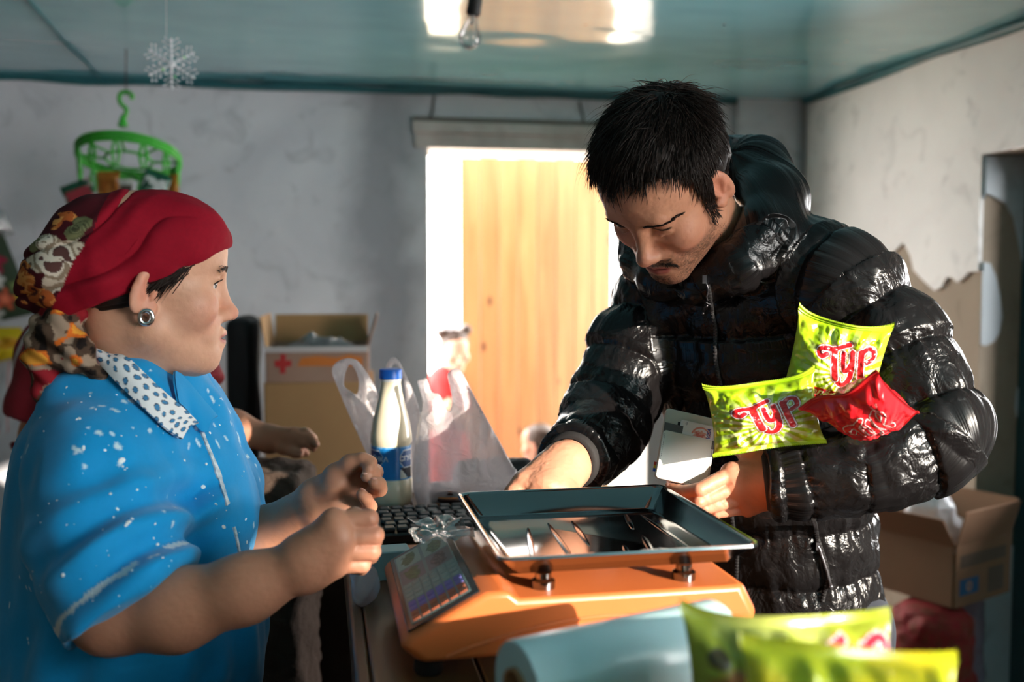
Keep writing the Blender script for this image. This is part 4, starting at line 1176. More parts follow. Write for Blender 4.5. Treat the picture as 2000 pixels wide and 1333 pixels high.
class Head:
    """local frame: x forward, y to the person's left, z up; the eye line is z = 0, chin -0.115, crown 0.115"""
    def __init__(s, pos, ypr, scale=1.0): s.o = np.asarray(pos, float); s.A = rot_ypr(*ypr); s.s = scale
    def w(s, x, y, z): return s.o + s.s * (s.A[0] * x + s.A[1] * y + s.A[2] * z)
    def loc(s, p): return ((p - s.o) @ s.A.T) / s.s
    def build(s, F, female=False, lids=0.3, jaw=0.0, mouth_open=0.0, ears=True, cheeks=0.0):
        q = s.s; A = s.A; W = s.w
        F.ell(W(-.008, 0, .030), np.array((.100, .076, .088)) * q, A, k=.01)
        F.ell(W(.030, 0, -.030), np.array((.060, .058, .084)) * q, A, k=.03 * q)
        F.ell(W(.045, 0, .045), np.array((.050, .058, .050)) * q, A, k=.03 * q)
        for y in (-1, 1):
            F.cap(W(.004, y * .052, -.066), W(.070, y * .014, -.102), (.020 + jaw) * q, .018 * q, k=.03 * q)
            F.ell(W(.058, y * (.043 + cheeks * .4), -.034), np.array((.026 + cheeks * .3, .022, .026)) * q, A, k=.026 * q)
        F.ell(W(.077, 0, -.100), np.array((.017, .020, .017)) * q, A, k=.022 * q)
        F.ell(W(.074, 0, -.070), np.array((.021, .030, .022)) * q, A, k=.022 * q)
        b = .010 if not female else .007
        F.cap(W(.084, -.034, .017), W(.086, .034, .017), b * q, b * q, k=.018 * q)
        # sockets, eyelids
        for y in (-1, 1):
            F.ell(W(.099, y * .033, -.002), np.array((.016, .019, .011)) * q, A, k=.016 * q, sub=True)
            F.ell(W(.0735, y * .032, -.001), .0150 * q, A, k=.006 * q)
            if lids > 0:
                F.ell(W(.0870, y * .0345, -.0012 - .002 * (1 - lids)), np.array((.0135, .0160, .0062 * lids)) * q, A, k=.0015 * q, sub=True)
            # lid rims
            pts = [(W(.0800, y * .018, -.003), .0020 * q), (W(.0885, y * .026, .0025 + .004 * lids - .002), .0018 * q), (W(.0880, y * .036, .0022 + .004 * lids - .002), .0018 * q), (W(.078, y * .0465, -.001), .0018 * q)]
            if lids > 0: F.chain(pts, k=.0035 * q)
        # nose
        F.cap(W(.089, 0, .004), W(.108, 0, -.040), .0068 * q, .0088 * q, k=.016 * q)
        F.ell(W(.1085, 0, -.0425), np.array((.0115, .0105, .0095)) * q, A, k=.010 * q)
        for y in (-1, 1):
            F.ell(W(.0985, y * .0115, -.0465), np.array((.0105, .0068, .0075)) * q, A, k=.008 * q)
            F.ell(W(.1055, y * .0062, -.0535), np.array((.0055, .0032, .0035)) * q, A, k=.003 * q, sub=True)
            F.cap(W(.088, y * .020, -.050), W(.078, y * .030, -.074), .005 * q, .006 * q, k=.014 * q)
        # lips
        m = mouth_open; k_ = 1.25 if female else 1.0; f_ = .0035 if female else 0.0
        F.chain([(W(.078, -.023, -.0745), .0030 * q), (W(.0915 + f_, -.012, -.0715), .0050 * q * k_), (W(.0950 + f_, 0, -.0715), .0052 * q * k_), (W(.0915 + f_, .012, -.0715), .0050 * q * k_), (W(.078, .023, -.0745), .0030 * q)], k=.007 * q)
        F.chain([(W(.078, -.021, -.0770 - m), .0030 * q), (W(.0895 + f_, -.010, -.0815 - m), .0055 * q * k_), (W(.0925 + f_, 0, -.0820 - m), .0060 * q * k_), (W(.0895 + f_, .010, -.0815 - m), .0055 * q * k_), (W(.078, .021, -.0770 - m), .0030 * q)], k=.007 * q)
        F.ell(W(.1005 + f_, 0, -.0765 - m * .5), np.array((.011, .022, .0018 + m * .5)) * q, A, k=.003 * q, sub=True)
        if ears:
            for y in (-1, 1):
                c = W(-.008, y * .0785, -.010)
                ea = np.array([A[0] * .9 - A[1] * y * .42, A[1] * y * .9 + A[0] * .42, A[2]])
                t = .22; e0 = ea[0] * math.cos(t) - ea[2] * math.sin(t); e2 = ea[2] * math.cos(t) + ea[0] * -math.sin(t) * -1
                e2 = ea[2] * math.cos(t) + ea[0] * math.sin(t) * -1
                E = np.array([e0, ea[1], e2])
                F.ell(c, np.array((.0175, .0055, .0305)) * q, E, k=.008 * q)
                F.ell(c + q * (.003 * E[0] + .0065 * E[1] - .001 * E[2]), np.array((.0108, .0062, .0205)) * q, E, k=.003 * q, sub=True)
                F.cap(c + q * (-.005 * E[0] + .002 * E[1] + .012 * E[2]), c + q * (-.004 * E[0] + .002 * E[1] - .012 * E[2]), .0022 * q, .0022 * q, k=.005 * q)
                F.ell(c + q * (.0105 * E[0] + .003 * E[1] - .006 * E[2]), np.array((.004, .0035, .006)) * q, E, k=.004 * q)
                F.ell(c + q * (.004 * E[0] + .0015 * E[1] - .027 * E[2]), np.array((.0080, .0045, .0085)) * q, E, k=.006 * q)
                if y: pass
        return F
    def paint(s, V, c, skin, lip, female=False, stubble=0.0, brow=(40, 26, 20), lids=0.3, blush=0.0, hair=None, lash=(24, 16, 14)):
        """colour of the skin by place on the face"""
        L = s.loc(V); x, y, z = L[:, 0], L[:, 1], L[:, 2]; ay = np.abs(y)
        n = fbm(L * 60, 3)
        face = (np.abs(z) < .14) & (x > -.11)
        def mix(w, col):
            w = np.clip(w, 0, 1)[:, None]; c[:] = c * (1 - w) + lina(col) * w
        if blush:
            w = np.exp(-(((x - .066) / .03) ** 2 + ((ay - .045) / .022) ** 2 + ((z + .036) / .022) ** 2)); mix(w * blush * (1 + .3 * n), (206, 112, 98))
            w = np.exp(-(((x - .112) / .014) ** 2 + (ay / .014) ** 2 + ((z + .042) / .014) ** 2)); mix(w * blush, (206, 116, 100))
            w = np.exp(-(((x + .005) / .03) ** 2 + ((ay - .082) / .012) ** 2 + ((z + .01) / .035) ** 2)); mix(w * blush * .9, (214, 120, 100))
        # lips
        w = sstep(.0095, .0055, np.hypot(z + .0768, (np.maximum(ay - .013, 0)) * .9)) * sstep(.080, .086, x + .0 * ay) * sstep(.024, .020, ay); mix(w * .85, lip)
        w = sstep(.0022, .0008, np.abs(z + .0766)) * sstep(.017, .013, ay) * sstep(.082, .088, x); mix(w * .7, (90, 36, 34))
        if stubble:
            w = sstep(.030, -.0, np.abs(x - .055) - .02) * sstep(-.040, -.062, z + .35 * (ay - .05)) * sstep(-.125, -.110, z)
            w = np.maximum(w, sstep(.034, .026, ay) * sstep(-.052, -.058, z) * sstep(-.074, -.070, z) * sstep(.075, .085, x) * 1.6)
            w = np.maximum(w, sstep(.02, .012, ay) * sstep(-.086, -.092, z) * sstep(.07, .08, x) * 1.2)
            lipw = sstep(.0095, .0055, np.hypot(z + .0768, (np.maximum(ay - .013, 0)) * .9)) * sstep(.080, .086, x)
            mix(np.clip(w, 0, 1.5) * (1 - lipw) * stubble * (.75 + .7 * noise3(L * 420)), (58, 40, 32))
        if lash is not None:
            w = (lids == 0) * sstep(.0024, .0010, np.abs(z + .0035 - .0045 * lids + .06 * np.maximum(ay - .036, 0) - (.0 if lids else .003))) * sstep(.0150, .0125, np.abs(ay - .032)) * sstep(.070, .076, x); mix(w, lash)
        return c

def eyeball(h, y, parent, gaze=(1, 0, 0), iris=(52, 32, 22)):
    """a ball with white, iris and pupil"""
    c = h.w(.0742, y * .032, -.001); r = .0128 * h.s
    g = h.A[0] * gaze[0] + h.A[1] * gaze[1] + h.A[2] * gaze[2]; g = g / np.linalg.norm(g)
    x = np.cross(g, [0, 0, 1.0]); x /= np.linalg.norm(x); yy = np.cross(x, g)
    b = MB(); b.ball(c, r, np.array([x, yy, g]), 40, 40)
    V = np.concatenate(b.V); d = ((V - c) @ g) / r; an = np.degrees(np.arccos(np.clip(d, -1, 1)))
    col = np.tile(lina((226, 220, 216)), (len(V), 1)); col[an < 27] = lina(iris); col[an < 12] = lina((8, 6, 6))
    o = b.build('eye', mat('eye_wet', vcol=True, rough=.08, coat=.8), parent, smooth=True)
    a = o.data.color_attributes.new('Col', 'FLOAT_COLOR', 'POINT'); cc = np.ones((len(V), 4), np.float32); cc[:, :3] = col; a.data.foreach_set('color', cc.ravel())
    return o

class Strands:
    """locks of hair: thin three-sided tapering tubes, collected in one mesh"""
    def __init__(s): s.V = []; s.F = []; s.n = 0
    def add(s, pts, r):
        pts = np.asarray(pts); m = len(pts)
        t = np.gradient(pts, axis=0); t /= np.linalg.norm(t, axis=1)[:, None] + 1e-9
        x = np.cross(t, rng.normal(size=3)); x /= np.linalg.norm(x, axis=1)[:, None] + 1e-9; y = np.cross(t, x)
        rr = r * np.concatenate([np.linspace(.8, 1, 2), np.linspace(1, .12, m - 2)])[:, None]
        ring = [pts + rr * (math.cos(a) * x + math.sin(a) * y) for a in (0, 2.094, 4.189)]
        V = np.stack(ring, 1).reshape(-1, 3)
        i = np.arange(m - 1)[:, None] * 3; k = np.arange(3)[None]
        F = np.stack([i + k, i + (k + 1) % 3, i + 3 + (k + 1) % 3, i + 3 + k], -1).reshape(-1, 4) + s.n
        s.V.append(V); s.F.append(F); s.n += len(V)
    def get(s): return np.concatenate(s.V), np.concatenate(s.F)

SKIN_BUMP = (420, .18, .0012)
M_SKIN = mat('skin', vcol=True, rough=.48, sss=.12, bump=SKIN_BUMP, bump2=(90, .05, .002), spec=.4)
M_HAIR = mat('dark_hair', (36, 25, 20), .5, spec=.25)

def J(*a):
    """joints: (px, py, depth, radius)"""
    return [(P(p[0], p[1], p[2]), p[3]) for p in a]

def nail(parent, tip, prev, n, r, m):
    """finger nail on the back of a finger tip"""
    d = (tip - prev); d /= np.linalg.norm(d); n = n - d * (n @ d); n /= np.linalg.norm(n); s = np.cross(d, n)
    b = MB(); b.ball(tip + n * r * .78 + d * r * .15, (r * .95, r * .70, r * .30), np.array([d, s, n]), 12, 8)
    return b.build('fingernail', m, parent, smooth=True)
M_NAIL = mat('nail', (214, 160, 142), .3, coat=.3)
M_NAILD = mat('nail_tan', (206, 152, 132), .32, coat=.3)
# ------------------------------------------------------------------ the man in the black jacket
man = empty('person', (.44, 1.66, 0), 'bearded dark-haired man in a glossy black puffer jacket looking down at a wallet', 'person')
H = Head((.2185, 1.425, 1.634), (224, 50, -9), 1.0)
F_ = Field(); H.build(F_, lids=0.0, jaw=.002)
# closed looking-down lids carry a crease
for y in (-1, 1):
    F_.chain([(H.w(.0855, y * .020, -.0085), .0018), (H.w(.0895, y * .030, -.0105), .0018), (H.w(.0835, y * .044, -.0080), .0018)], k=.003)
nb = P(1440, 520, 1.60)
F_.cap(H.w(-.022, 0, -.055), nb, .054, .060, k=.03)
# the trunk, kept slimmer than the jacket
LS, LE, LWR = P(1640, 545, 1.45), P(1832, 845, 1.335), P(1510, 938, 1.335)
RS, RE, RWR = P(1290, 565, 1.68), P(1192, 815, 1.60), P(1110, 903, 1.425)
chest = P(1455, 650, 1.62); waist = P(1500, 900, 1.67); pelv = P(1525, 1150, 1.68)
LAT = np.array([.70, -.71, 0.]); FRW = np.array([-.71, -.70, 0.])
F_.cap(nb, chest, .06, .10, k=.03).cap(chest, waist, .10, .10, k=.03).cap(waist, pelv, .10, .11, k=.03)
F_.cap(nb, LS, .045, .045, k=.03).cap(nb, RS, .045, .045, k=.03)
F_.chain([(LS, .042), (LE, .036), (LWR, .027)], k=.02).chain([(RS, .042), (RE, .036), (RWR, .028)], k=.02)
for s_ in (1, -1):
    hip = pelv + LAT * .09 * s_ + np.array([0, 0, -.05]); knee = np.array([hip[0] + .02, hip[1] + .03, .50]); ank = np.array([hip[0] + .04, hip[1] + .10, .09])
    F_.chain([(hip, .08), (knee, .055), (ank, .038)], k=.03)
# left hand round the wallet (back of the hand to the camera)
W0 = J((1512, 940, 1.345, .024))[0][0]
kn = J((1428, 924, 1.350, .0120), (1436, 951, 1.348, .0120), (1447, 974, 1.351, .0115), (1460, 992, 1.358, .0105))
ws = J((1508, 915, 1.348, .019), (1510, 935, 1.346, .020), (1510, 955, 1.346, .020), (1508, 972, 1.350, .017))
for a, b in zip(ws, kn): F_.cap(a[0], b[0], a[1], b[1] * 1.02, k=.012)
F_.cap(ws[1][0], kn[1][0], .022, .013, k=.015)
F_.cap(kn[0][0], kn[3][0], .0115, .0105, k=.012)
fing = [J((1428, 924, 1.350, .0116), (1366, 957, 1.330, .0102), (1336, 960, 1.345, .0088), (1309, 953, 1.362, .0072)),
        J((1436, 951, 1.348, .0114), (1364, 980, 1.334, .0100), (1338, 981, 1.352, .0086), (1318, 972, 1.372, .0072)),
        J((1447, 974, 1.351, .0108), (1376, 994, 1.342, .0096), (1352, 993, 1.360, .0084), (1334, 985, 1.378, .0070)),
        J((1460, 992, 1.358, .0098), (1398, 1003, 1.352, .0086), (1380, 1002, 1.366, .0076), (1362, 996, 1.382, .0064))]
for f in fing: F_.chain([(p_, r_ * .93) for p_, r_ in f], k=.0016)
F_.chain(J((1500, 905, 1.352, .018), (1462, 880, 1.362, .0150), (1436, 868, 1.378, .0112), (1404, 862, 1.392, .0098), (1380, 858, 1.398, .0080)), k=.010)
# right hand pressing on the counter behind the tray
rw = J((1085, 898, 1.42, .021), (1100, 902, 1.425, .022), (1118, 912, 1.425, .020), (1125, 922, 1.425, .018))
rk = J((1022, 944, 1.375, .0125), (1052, 948, 1.365, .0125), (1082, 956, 1.362, .0120), (1112, 962, 1.368, .0110))
for a, b in zip(rw, rk): F_.cap(a[0], b[0], a[1], b[1], k=.014)
F_.cap(rk[0][0], rk[3][0], .013, .011, k=.012); F_.cap((rw[1][0] + rw[2][0]) / 2, (rk[1][0] + rk[2][0]) / 2, .024, .014, k=.02)
for i, (a, r) in enumerate(rk):
    pip = a + np.array([-.020 + .006 * i, -.012, -.026 + .003 * i]); dip = pip + np.array([.004, .012, -.020]); tip = dip + np.array([.006, .012, -.010])
    F_.chain([(a, r * .95), (pip, r * .86), (dip, r * .76), (tip, r * .66)], k=.002)
F_.chain(J((1065, 912, 1.41, .017), (1026, 938, 1.39, .0125), (1004, 962, 1.37, .0105), (998, 985, 1.365, .0085)), k=.010)
V, Q = F_.surface(.0018)
skin = np.tile(lina((206, 144, 114)), (len(V), 1)) * (1 + .05 * fbm(V * 55, 3))[:, None]
H.paint(V, skin, None, (168, 84, 78), stubble=.62, lids=0.0, blush=.45)
# knuckles a little redder
for a, r in kn + rk + [f[1] for f in fing]:
    w = np.exp(-((V - a) ** 2).sum(1) / .012 ** 2)[:, None] * .35; skin = skin * (1 - w) + lina((196, 112, 90)) * w
# skin creases over the knuckles and stubble relief
N_ = vnormals(V, Q)
V = V + N_ * (.0004 * fbm(V * 210, 2))[:, None]
body_o = link('body', mesh_np('body', V, Q, skin), M_SKIN, man)
man_tree = bvh(V, Q)
for y in (-1, 1): eyeball(H, y, man, (1, 0, -.8))
for f, nrm in ((fing[0], UPV), ):
    nail(man, f[3][0], f[2][0], UPV * .6 + FWD * -.5, .0062, M_NAIL)

# hair: cap plus locks
def scalp(lat, lon):
    """a point of the skull by direction (lon 0 = front, + = left)"""
    d = np.array([math.cos(lat) * math.cos(lon), math.cos(lat) * math.sin(lon), math.sin(lat)])
    return np.array((-.008, 0, .030)) + d * np.array((.103, .080, .091)), d
FH = Field()
FH.ell(H.w(-.010, 0, .035), (.1045, .0815, .0915), H.A, k=.01)
FH.ell(H.w(-.045, 0, .010), (.064, .076, .076), H.A, k=.02)
FH.ell(H.w(.030, 0, .080), (.052, .062, .034), H.A, k=.02)
# hairline: cut away the face and the neck
FH.cut(H.w(.060, 0, .066), H.A[0] * .74 - H.A[2] * .67, k=.012)
FH.cut(H.w(-.02, 0, -.052), -H.A[2] * .92 + H.A[0] * .38, k=.012)
for y in (-1, 1):
    FH.ell(H.w(-.006, y * .088, -.018), (.021, .020, .034), H.A, k=.006, sub=True)
    FH.ell(H.w(.060, y * .078, -.006), (.042, .034, .050), H.A, k=.012, sub=True)
hv, hq = FH.surface(.0025)
hv = hv + vnormals(hv, hq) * (.003 * fbm(hv * 70, 2))[:, None]
S = Strands()
crown_l = np.array((-.052, .006, .112))
def lock(lat, lon, ln, lift, r, sweep=None, seg=6):
    p, d = scalp(lat, lon)
    away = p - crown_l; away = away - d * (away @ d); na = np.linalg.norm(away); away = away / (na + 1e-6)
    if sweep is not None: away = away * .7 + np.array(sweep) * .8
    away = away + rng.normal(size=3) * .26; away -= d * (away @ d); away /= np.linalg.norm(away) + 1e-6
    pts = []; shell = rng.uniform(1.05, 1.15 if lat > .45 else 1.09)
    q = p + d * .004; dirv = away + d * lift
    for k in range(seg):
        pts.append(H.w(*q)); dirv = dirv / np.linalg.norm(dirv)
        q = q + dirv * ln / (seg - 1)
        # keep outside the skull, fall along it
        e = (q - np.array((-.008, 0, .030))) / np.array((.103, .080, .091)); ne = np.linalg.norm(e)
        mn = 1.0 + (shell - 1.0) * min(1, (k + 1.4) / 2.4)
        if ne < mn: q = np.array((-.008, 0, .030)) + (q - np.array((-.008, 0, .030))) * (mn / ne)
        dirv = dirv - d * .10 + np.array((.0, 0, -.06)) + rng.normal(size=3) * .07
    S.add(pts, r)
cnt = 0
while cnt < 8500:
    lat = math.asin(rng.uniform(-.45, 1)); lon = rng.uniform(-math.pi, math.pi)
    p, d = scalp(lat, lon); al = abs(lon)
    hl = .66 + .08 * math.sin(lon * 9)                         # hairline: front high, sides low, nape lower
    if al < .95: lim = hl
    elif al < 1.32: lim = hl - (al - .95) * 2.6
    else: lim = -.42
    if lat < lim: continue
    if 1.42 < al < 1.95 and lat < .12: continue                  # around the ears
    top = lat > .55
    ln = rng.uniform(.035, .058) if top else rng.uniform(.018, .034)
    if al < .9 and lat < .95: ln = rng.uniform(.026, .046)
    lock(lat, lon, ln, rng.uniform(.10, .40) if top else .16, rng.uniform(.0006, .0012), sweep=(.55, -.25, -.1) if top else (.1, 0, -.8))
    cnt += 1
# side burns and the odd flyaway
for k in range(260):
    y = rng.choice([-1, 1]); x = rng.uniform(.010, .030); z = rng.uniform(-.045, .02)
    p = np.array((x, y * (.0725 - .12 * abs(x - .01)), z)); q = p + np.array((rng.normal() * .004, y * .003, -rng.uniform(.008, .018)))
    S.add([H.w(*(p + (q - p) * t)) for t in (0, .3, .6, 1)], .0006)
for k in range(60):
    lock(rng.uniform(.5, 1.4), rng.choice([-1, 1]) * rng.uniform(1.0, math.pi), rng.uniform(.05, .075), .9, .00035, seg=8)
# eyebrows and moustache as hair
def on_face(x, y, z):
    h = man_tree.ray_cast(Vector(H.w(x + .06, y * 1.2, z)), Vector(-H.A[0]))
    return np.array(h[0]) if h[0] is not None else H.w(x, y, z)
for y in (-1, 1):
    for k in range(150):
        t = rng.uniform(0, 1); yy = y * (.014 + .034 * t); zz = .0165 + .0050 * math.sin(t * 2.3) + rng.normal() * .0019 * (1 - .6 * t) - .0095 * t
        p = on_face(.095, yy, zz); S.add([p + H.A[1] * y * .0024 * j + H.A[2] * .0006 * j * (1 - t) - H.A[0] * (.0016 * j * t - .0007) for j in range(4)], .00055)
for k in range(260):
    y = rng.uniform(-.027, .027); z = -.0635 - .0035 * (abs(y) / .027) + rng.normal() * .0016 - .006 * max(0, abs(y) - .02) / .007
    p = on_face(.09, y, z); S.add([p, p + H.A[2] * -.0022 + H.A[1] * y * .05 + H.A[0] * .0006, p + H.A[2] * -.0045 + H.A[1] * y * .10 + H.A[0] * .0004], .00030)
for k in range(1500):
    y = rng.uniform(-.062, .062); z = rng.uniform(-.115, -.050) + .0
    if abs(y) < .030 and -.090 < z < -.055: continue
    if abs(y) > .030 and z > -.052 - .0: continue
    if abs(y) < .05 and z > -.07 and abs(y) < .045: continue
    p = on_face(.07, y, z); S.add([p, p + H.A[2] * -.0008, p + H.A[2] * -.0016], .00020)
sv, sq = S.get()
hv2 = np.concatenate([hv, sv]); hq2 = np.concatenate([hq, sq + len(hv)])
link('hair', mesh_np('hair', hv2, hq2), M_HAIR, man)

# ---------------- jacket
def jacket_mat():
    m = bpy.data.materials.new('glossy_black_nylon'); m.use_nodes = True
    nt = m.node_tree; N = nt.nodes; L = nt.links; b = N['Principled BSDF']
    b.inputs['Base Color'].default_value = (.0075, .0066, .0070, 1); b.inputs['Roughness'].default_value = .24
    b.inputs['Specular IOR Level'].default_value = .40; b.inputs['Coat Weight'].default_value = .0; b.inputs['Coat Roughness'].default_value = .16
    at = N.new('ShaderNodeAttribute'); at.attribute_name = 'Wrap'
    def nz(scale, det, dist, vec):
        mp = N.new('ShaderNodeMapping'); mp.inputs['Scale'].default_value = vec; L.new(at.outputs['Vector'], mp.inputs['Vector'])
        n = N.new('ShaderNodeTexNoise'); n.inputs['Scale'].default_value = scale; n.inputs['Detail'].default_value = det; n.inputs['Distortion'].default_value = dist
        L.new(mp.outputs[0], n.inputs['Vector']); return n.outputs['Fac']
    prev = None
    for (sc, det, dist, vec, st, di) in ((1.0, 4, 1.2, (22, 20, 22), .6, .012), (1.0, 4, 1.8, (58, 46, 58), .32, .005)):
        bp = N.new('ShaderNodeBump'); bp.inputs['Strength'].default_value = st; bp.inputs['Distance'].default_value = di
        L.new(nz(sc, det, dist, vec), bp.inputs['Height'])
        if prev: L.new(prev, bp.inputs['Normal'])
        prev = bp.outputs[0]
    L.new(prev, b.inputs['Normal']); L.new(prev, b.inputs['Coat Normal'])
    return m
M_JACK = jacket_mat()
FJ = Field()
sh = P(1440, 560, 1.60)
FJ.cap(sh + np.array([0, 0, -.02]), chest, .115, .150, k=.04, flat=(FRW, .78))
FJ.cap(chest, waist, .155, .165, k=.05, flat=(FRW, .80))
FJ.cap(waist, pelv + np.array([0, 0, -.03]), .165, .172, k=.05, flat=(FRW, .82))
LAX = [(P(1560, 545, 1.52), .085), (P(1640, 565, 1.46), .082), (P(1745, 680, 1.405), .074), (P(1828, 832, 1.345), .066), (P(1800, 878, 1.335), .062), (P(1690, 916, 1.330), .058), (P(1560, 936, 1.338), .052), (P(1512, 940, 1.345), .046)]
RAX = [(P(1370, 560, 1.62), .085), (P(1302, 588, 1.67), .082), (P(1240, 690, 1.64), .074), (P(1192, 800, 1.60), .068), (P(1170, 850, 1.55), .064), (P(1132, 890, 1.47), .052), (P(1116, 900, 1.435), .045)]
FJ.chain(LAX, k=.025); FJ.chain(RAX, k=.025)
FJ.cap(sh, LAX[0][0], .08, .085, k=.04).cap(sh, RAX[0][0], .08, .085, k=.04)
# hood lying open round the neck
hood = J((1392, 545, 1.47, .030), (1440, 520, 1.455, .036), (1496, 462, 1.475, .044), (1510, 390, 1.53, .046), (1480, 330, 1.60, .046), (1420, 320, 1.66, .044), (1330, 380, 1.70, .042), (1262, 450, 1.66, .040), (1250, 500, 1.60, .034), (1290, 545, 1.53, .030), (1360, 565, 1.48, .026))
FJ.chain(hood, k=.022)
# hollow for the neck and head
FJ.cap(H.w(-.022, 0, -.055), nb, .060, .062, k=.012, sub=True)
FJ.ell(H.w(.0, 0, .02), (.125, .10, .135), H.A, k=.015, sub=True)
# ends: cuffs and hem
FJ.cut(P(1506, 940, 1.346), P(1506, 940, 1.346) - P(1560, 936, 1.338), within=.07)
FJ.cut(P(1118, 899, 1.44), P(1110, 903, 1.425) - P(1132, 890, 1.47), within=.07)
FJ.p[-1] = (FJ.p[-1][0], FJ.p[-1][1], .07, FJ.p[-1][3], True)
class _L:
    pass
def local_cut(Fd, c, n, R):
    """flat end that acts only near c"""
    c = np.asarray(c, float); n = np.asarray(n, float); n = n / np.linalg.norm(n)
    def f(p):
        q = p - c
        return np.maximum(-(q @ n), np.sqrt((q * q).sum(1)) - R)
    Fd.p.append((f, c, R, .003, True))
FJ.p = FJ.p[:-2]
local_cut(FJ, P(1508, 940, 1.346), P(1508, 940, 1.346) - P(1560, 936, 1.338), .075)
local_cut(FJ, P(1118, 898, 1.445), P(1110, 903, 1.425) - P(1132, 890, 1.47), .075)
jv, jq = FJ.surface(.0032, relax=2)
# wrap coordinates: nearest limb axis, length along it, angle round it
def wrap(V, chains):
    best = np.full(len(V), 9.0); T = np.zeros((len(V), 3)); which = np.zeros(len(V), int); rad = np.zeros(len(V))
    for ci, ch in enumerate(chains):
        s0 = 0.0
        ref = np.array([.31, .52, .79])
        for (a, ra), (b, rb) in zip(ch[:-1], ch[1:]):
            ba = b - a; L = np.linalg.norm(ba); t = np.clip(((V - a) @ ba) / (L * L), 0, 1)
            e = V - a - t[:, None] * ba; d = np.sqrt((e * e).sum(1)) / (ra + (rb - ra) * t)
            tx = ba / L; x = np.cross(tx, ref); x /= np.linalg.norm(x); y = np.cross(tx, x)
            m = d < best; best[m] = d[m]; which[m] = ci
            ang = np.arctan2(e @ y, e @ x)
            r = ra + (rb - ra) * t
            T[m] = np.stack([np.cos(ang) * r + ci * 3, s0 + t * L, np.sin(ang) * r], 1)[m]
            s0 += L
    return T, which
TOR = [(sh + np.array([0, 0, .08]), .15), (chest, .16), (waist, .17), (pelv - np.array([0, 0, .06]), .17)]
CH = [TOR, LAX, RAX, hood]
T_, wch = wrap(jv, CH)
Lb = np.array([.085, .076, .076, .13])[wch]
off = np.array([.03, .012, .02, .03])[wch]
ph = np.abs(np.sin(np.pi * (T_[:, 1] + off + .004 * noise3(jv * 25)) / Lb))
amp = np.array([.011, .0115, .0105, .010])[wch]
wrinkle = fbm(np.stack([T_[:, 0] * 75, T_[:, 1] * 22, T_[:, 2] * 75], -1), 3)
wr2 = fbm(np.stack([T_[:, 0] * 26 + T_[:, 1] * 14, T_[:, 1] * 18, T_[:, 2] * 26], -1), 2)
dsp = amp * (ph ** .55 - .62) + .0030 * wrinkle * (1.25 - ph) + .0042 * wr2
for _ in range(2):
    pass
jn = vnormals(jv, jq); jv = jv + jn * dsp[:, None]
jme = mesh_np('jacket', jv, jq)
a = jme.attributes.new('Wrap', 'FLOAT_VECTOR', 'POINT'); a.data.foreach_set('vector', T_.astype(np.float32).ravel())
jacket = link('jacket', jme, M_JACK, man)
jt = bvh(jv, jq)
# stitched seams: fine thread ridges would be sub-pixel; the knitted cuffs
M_CUFF = mat('cuff_knit', (34, 31, 31), .8, bump=(400, .5, .001))
def cuff(c, d, r, w=.010):
    d = d / np.linalg.norm(d); b = MB(); b.lathe(c - d * w, [(r * .93, 0), (r, .002), (r * .99, w * 1.6), (r * .9, w * 2), (r * .80, w * 2), (r * .80, 0), (r * .93, 0)], 36, d, close=False); return b.build('cuff', M_CUFF, jacket, smooth=True)
cuff(P(1507, 940, 1.346), P(1507, 940, 1.346) - P(1560, 936, 1.338), .043)
cuff(P(1116, 900, 1.440), P(1110, 903, 1.425) - P(1132, 890, 1.47), .043)
# zippers laid on the jacket
M_ZIP = mat('zip_teeth', (62, 60, 62), .35, metal=.6); M_TAPE = mat('zip_tape', (16, 15, 16), .7)
def zipper(path, teeth=True, w=.0022):
    pts = []
    for q in curve2(path, 10):
        h, n = shoot(jt, q[0], q[1], .0022)
        if h is not None: pts.append(h)
    if len(pts) < 4: return None
    pts = np.array(pts)
    for _ in range(6): pts[1:-1] = pts[1:-1] * .5 + (pts[:-2] + pts[2:]) * .25
    b = MB(); b.tube(pts - 0, w * 1.5, 8); tape = b.build('zipper', M_TAPE, jacket, smooth=True)
    if teeth:
        t = MB(); L = np.concatenate([[0], np.cumsum(np.linalg.norm(np.diff(pts, axis=0), axis=1))])
        for k, s in enumerate(np.arange(0, L[-1], .0026)):
            c = np.array([np.interp(s, L, pts[:, i]) for i in range(3)]); i = min(np.searchsorted(L, s), len(pts) - 1); d = pts[i] - pts[max(i - 1, 0)]; d = d / (np.linalg.norm(d) + 1e-9)
            v = (CAM - c) / np.linalg.norm(CAM - c); x = np.cross(d, v); x /= np.linalg.norm(x) + 1e-9; v = np.cross(x, d)
            t.box(c + v * w * 1.3 + x * (.0009 if k % 2 else -.0009), (.0016, .0009, .0010), (x, d, v))
        to = t.build('teeth', M_ZIP, tape); to['kind'] = 'stuff'
    return pts
zp = zipper([(1383, 556), (1390, 600), (1398, 640), (1397, 690), (1404, 735), (1412, 762)])
zipper([(1430, 1008), (1434, 1030), (1440, 1062), (1440, 1110), (1438, 1170)])
zq = zipper([(1590, 1012), (1594, 1040), (1600, 1062), (1612, 1100), (1616, 1130), (1606, 1176)])
def puller(path, r):
    pts = [shoot(jt, q[0], q[1], .006, 1.45)[0] for q in curve2(path, 5)]
    b = MB(); b.tube(pts, r, 8); b.ball(pts[-1], r * 1.6); b.box(pts[0], (.003, .0022, .006)); return b.build('zip_puller', mat('puller', (96, 94, 98), .3, metal=.7), jacket, smooth=True)
puller([(1378, 545), (1384, 562), (1380, 578), (1386, 592), (1376, 612)], .0012)
puller([(1598, 1066), (1606, 1092), (1614, 1120), (1620, 1142)], .0028)
puller([(1402, 1003), (1404, 1012), (1402, 1020)], .0016)
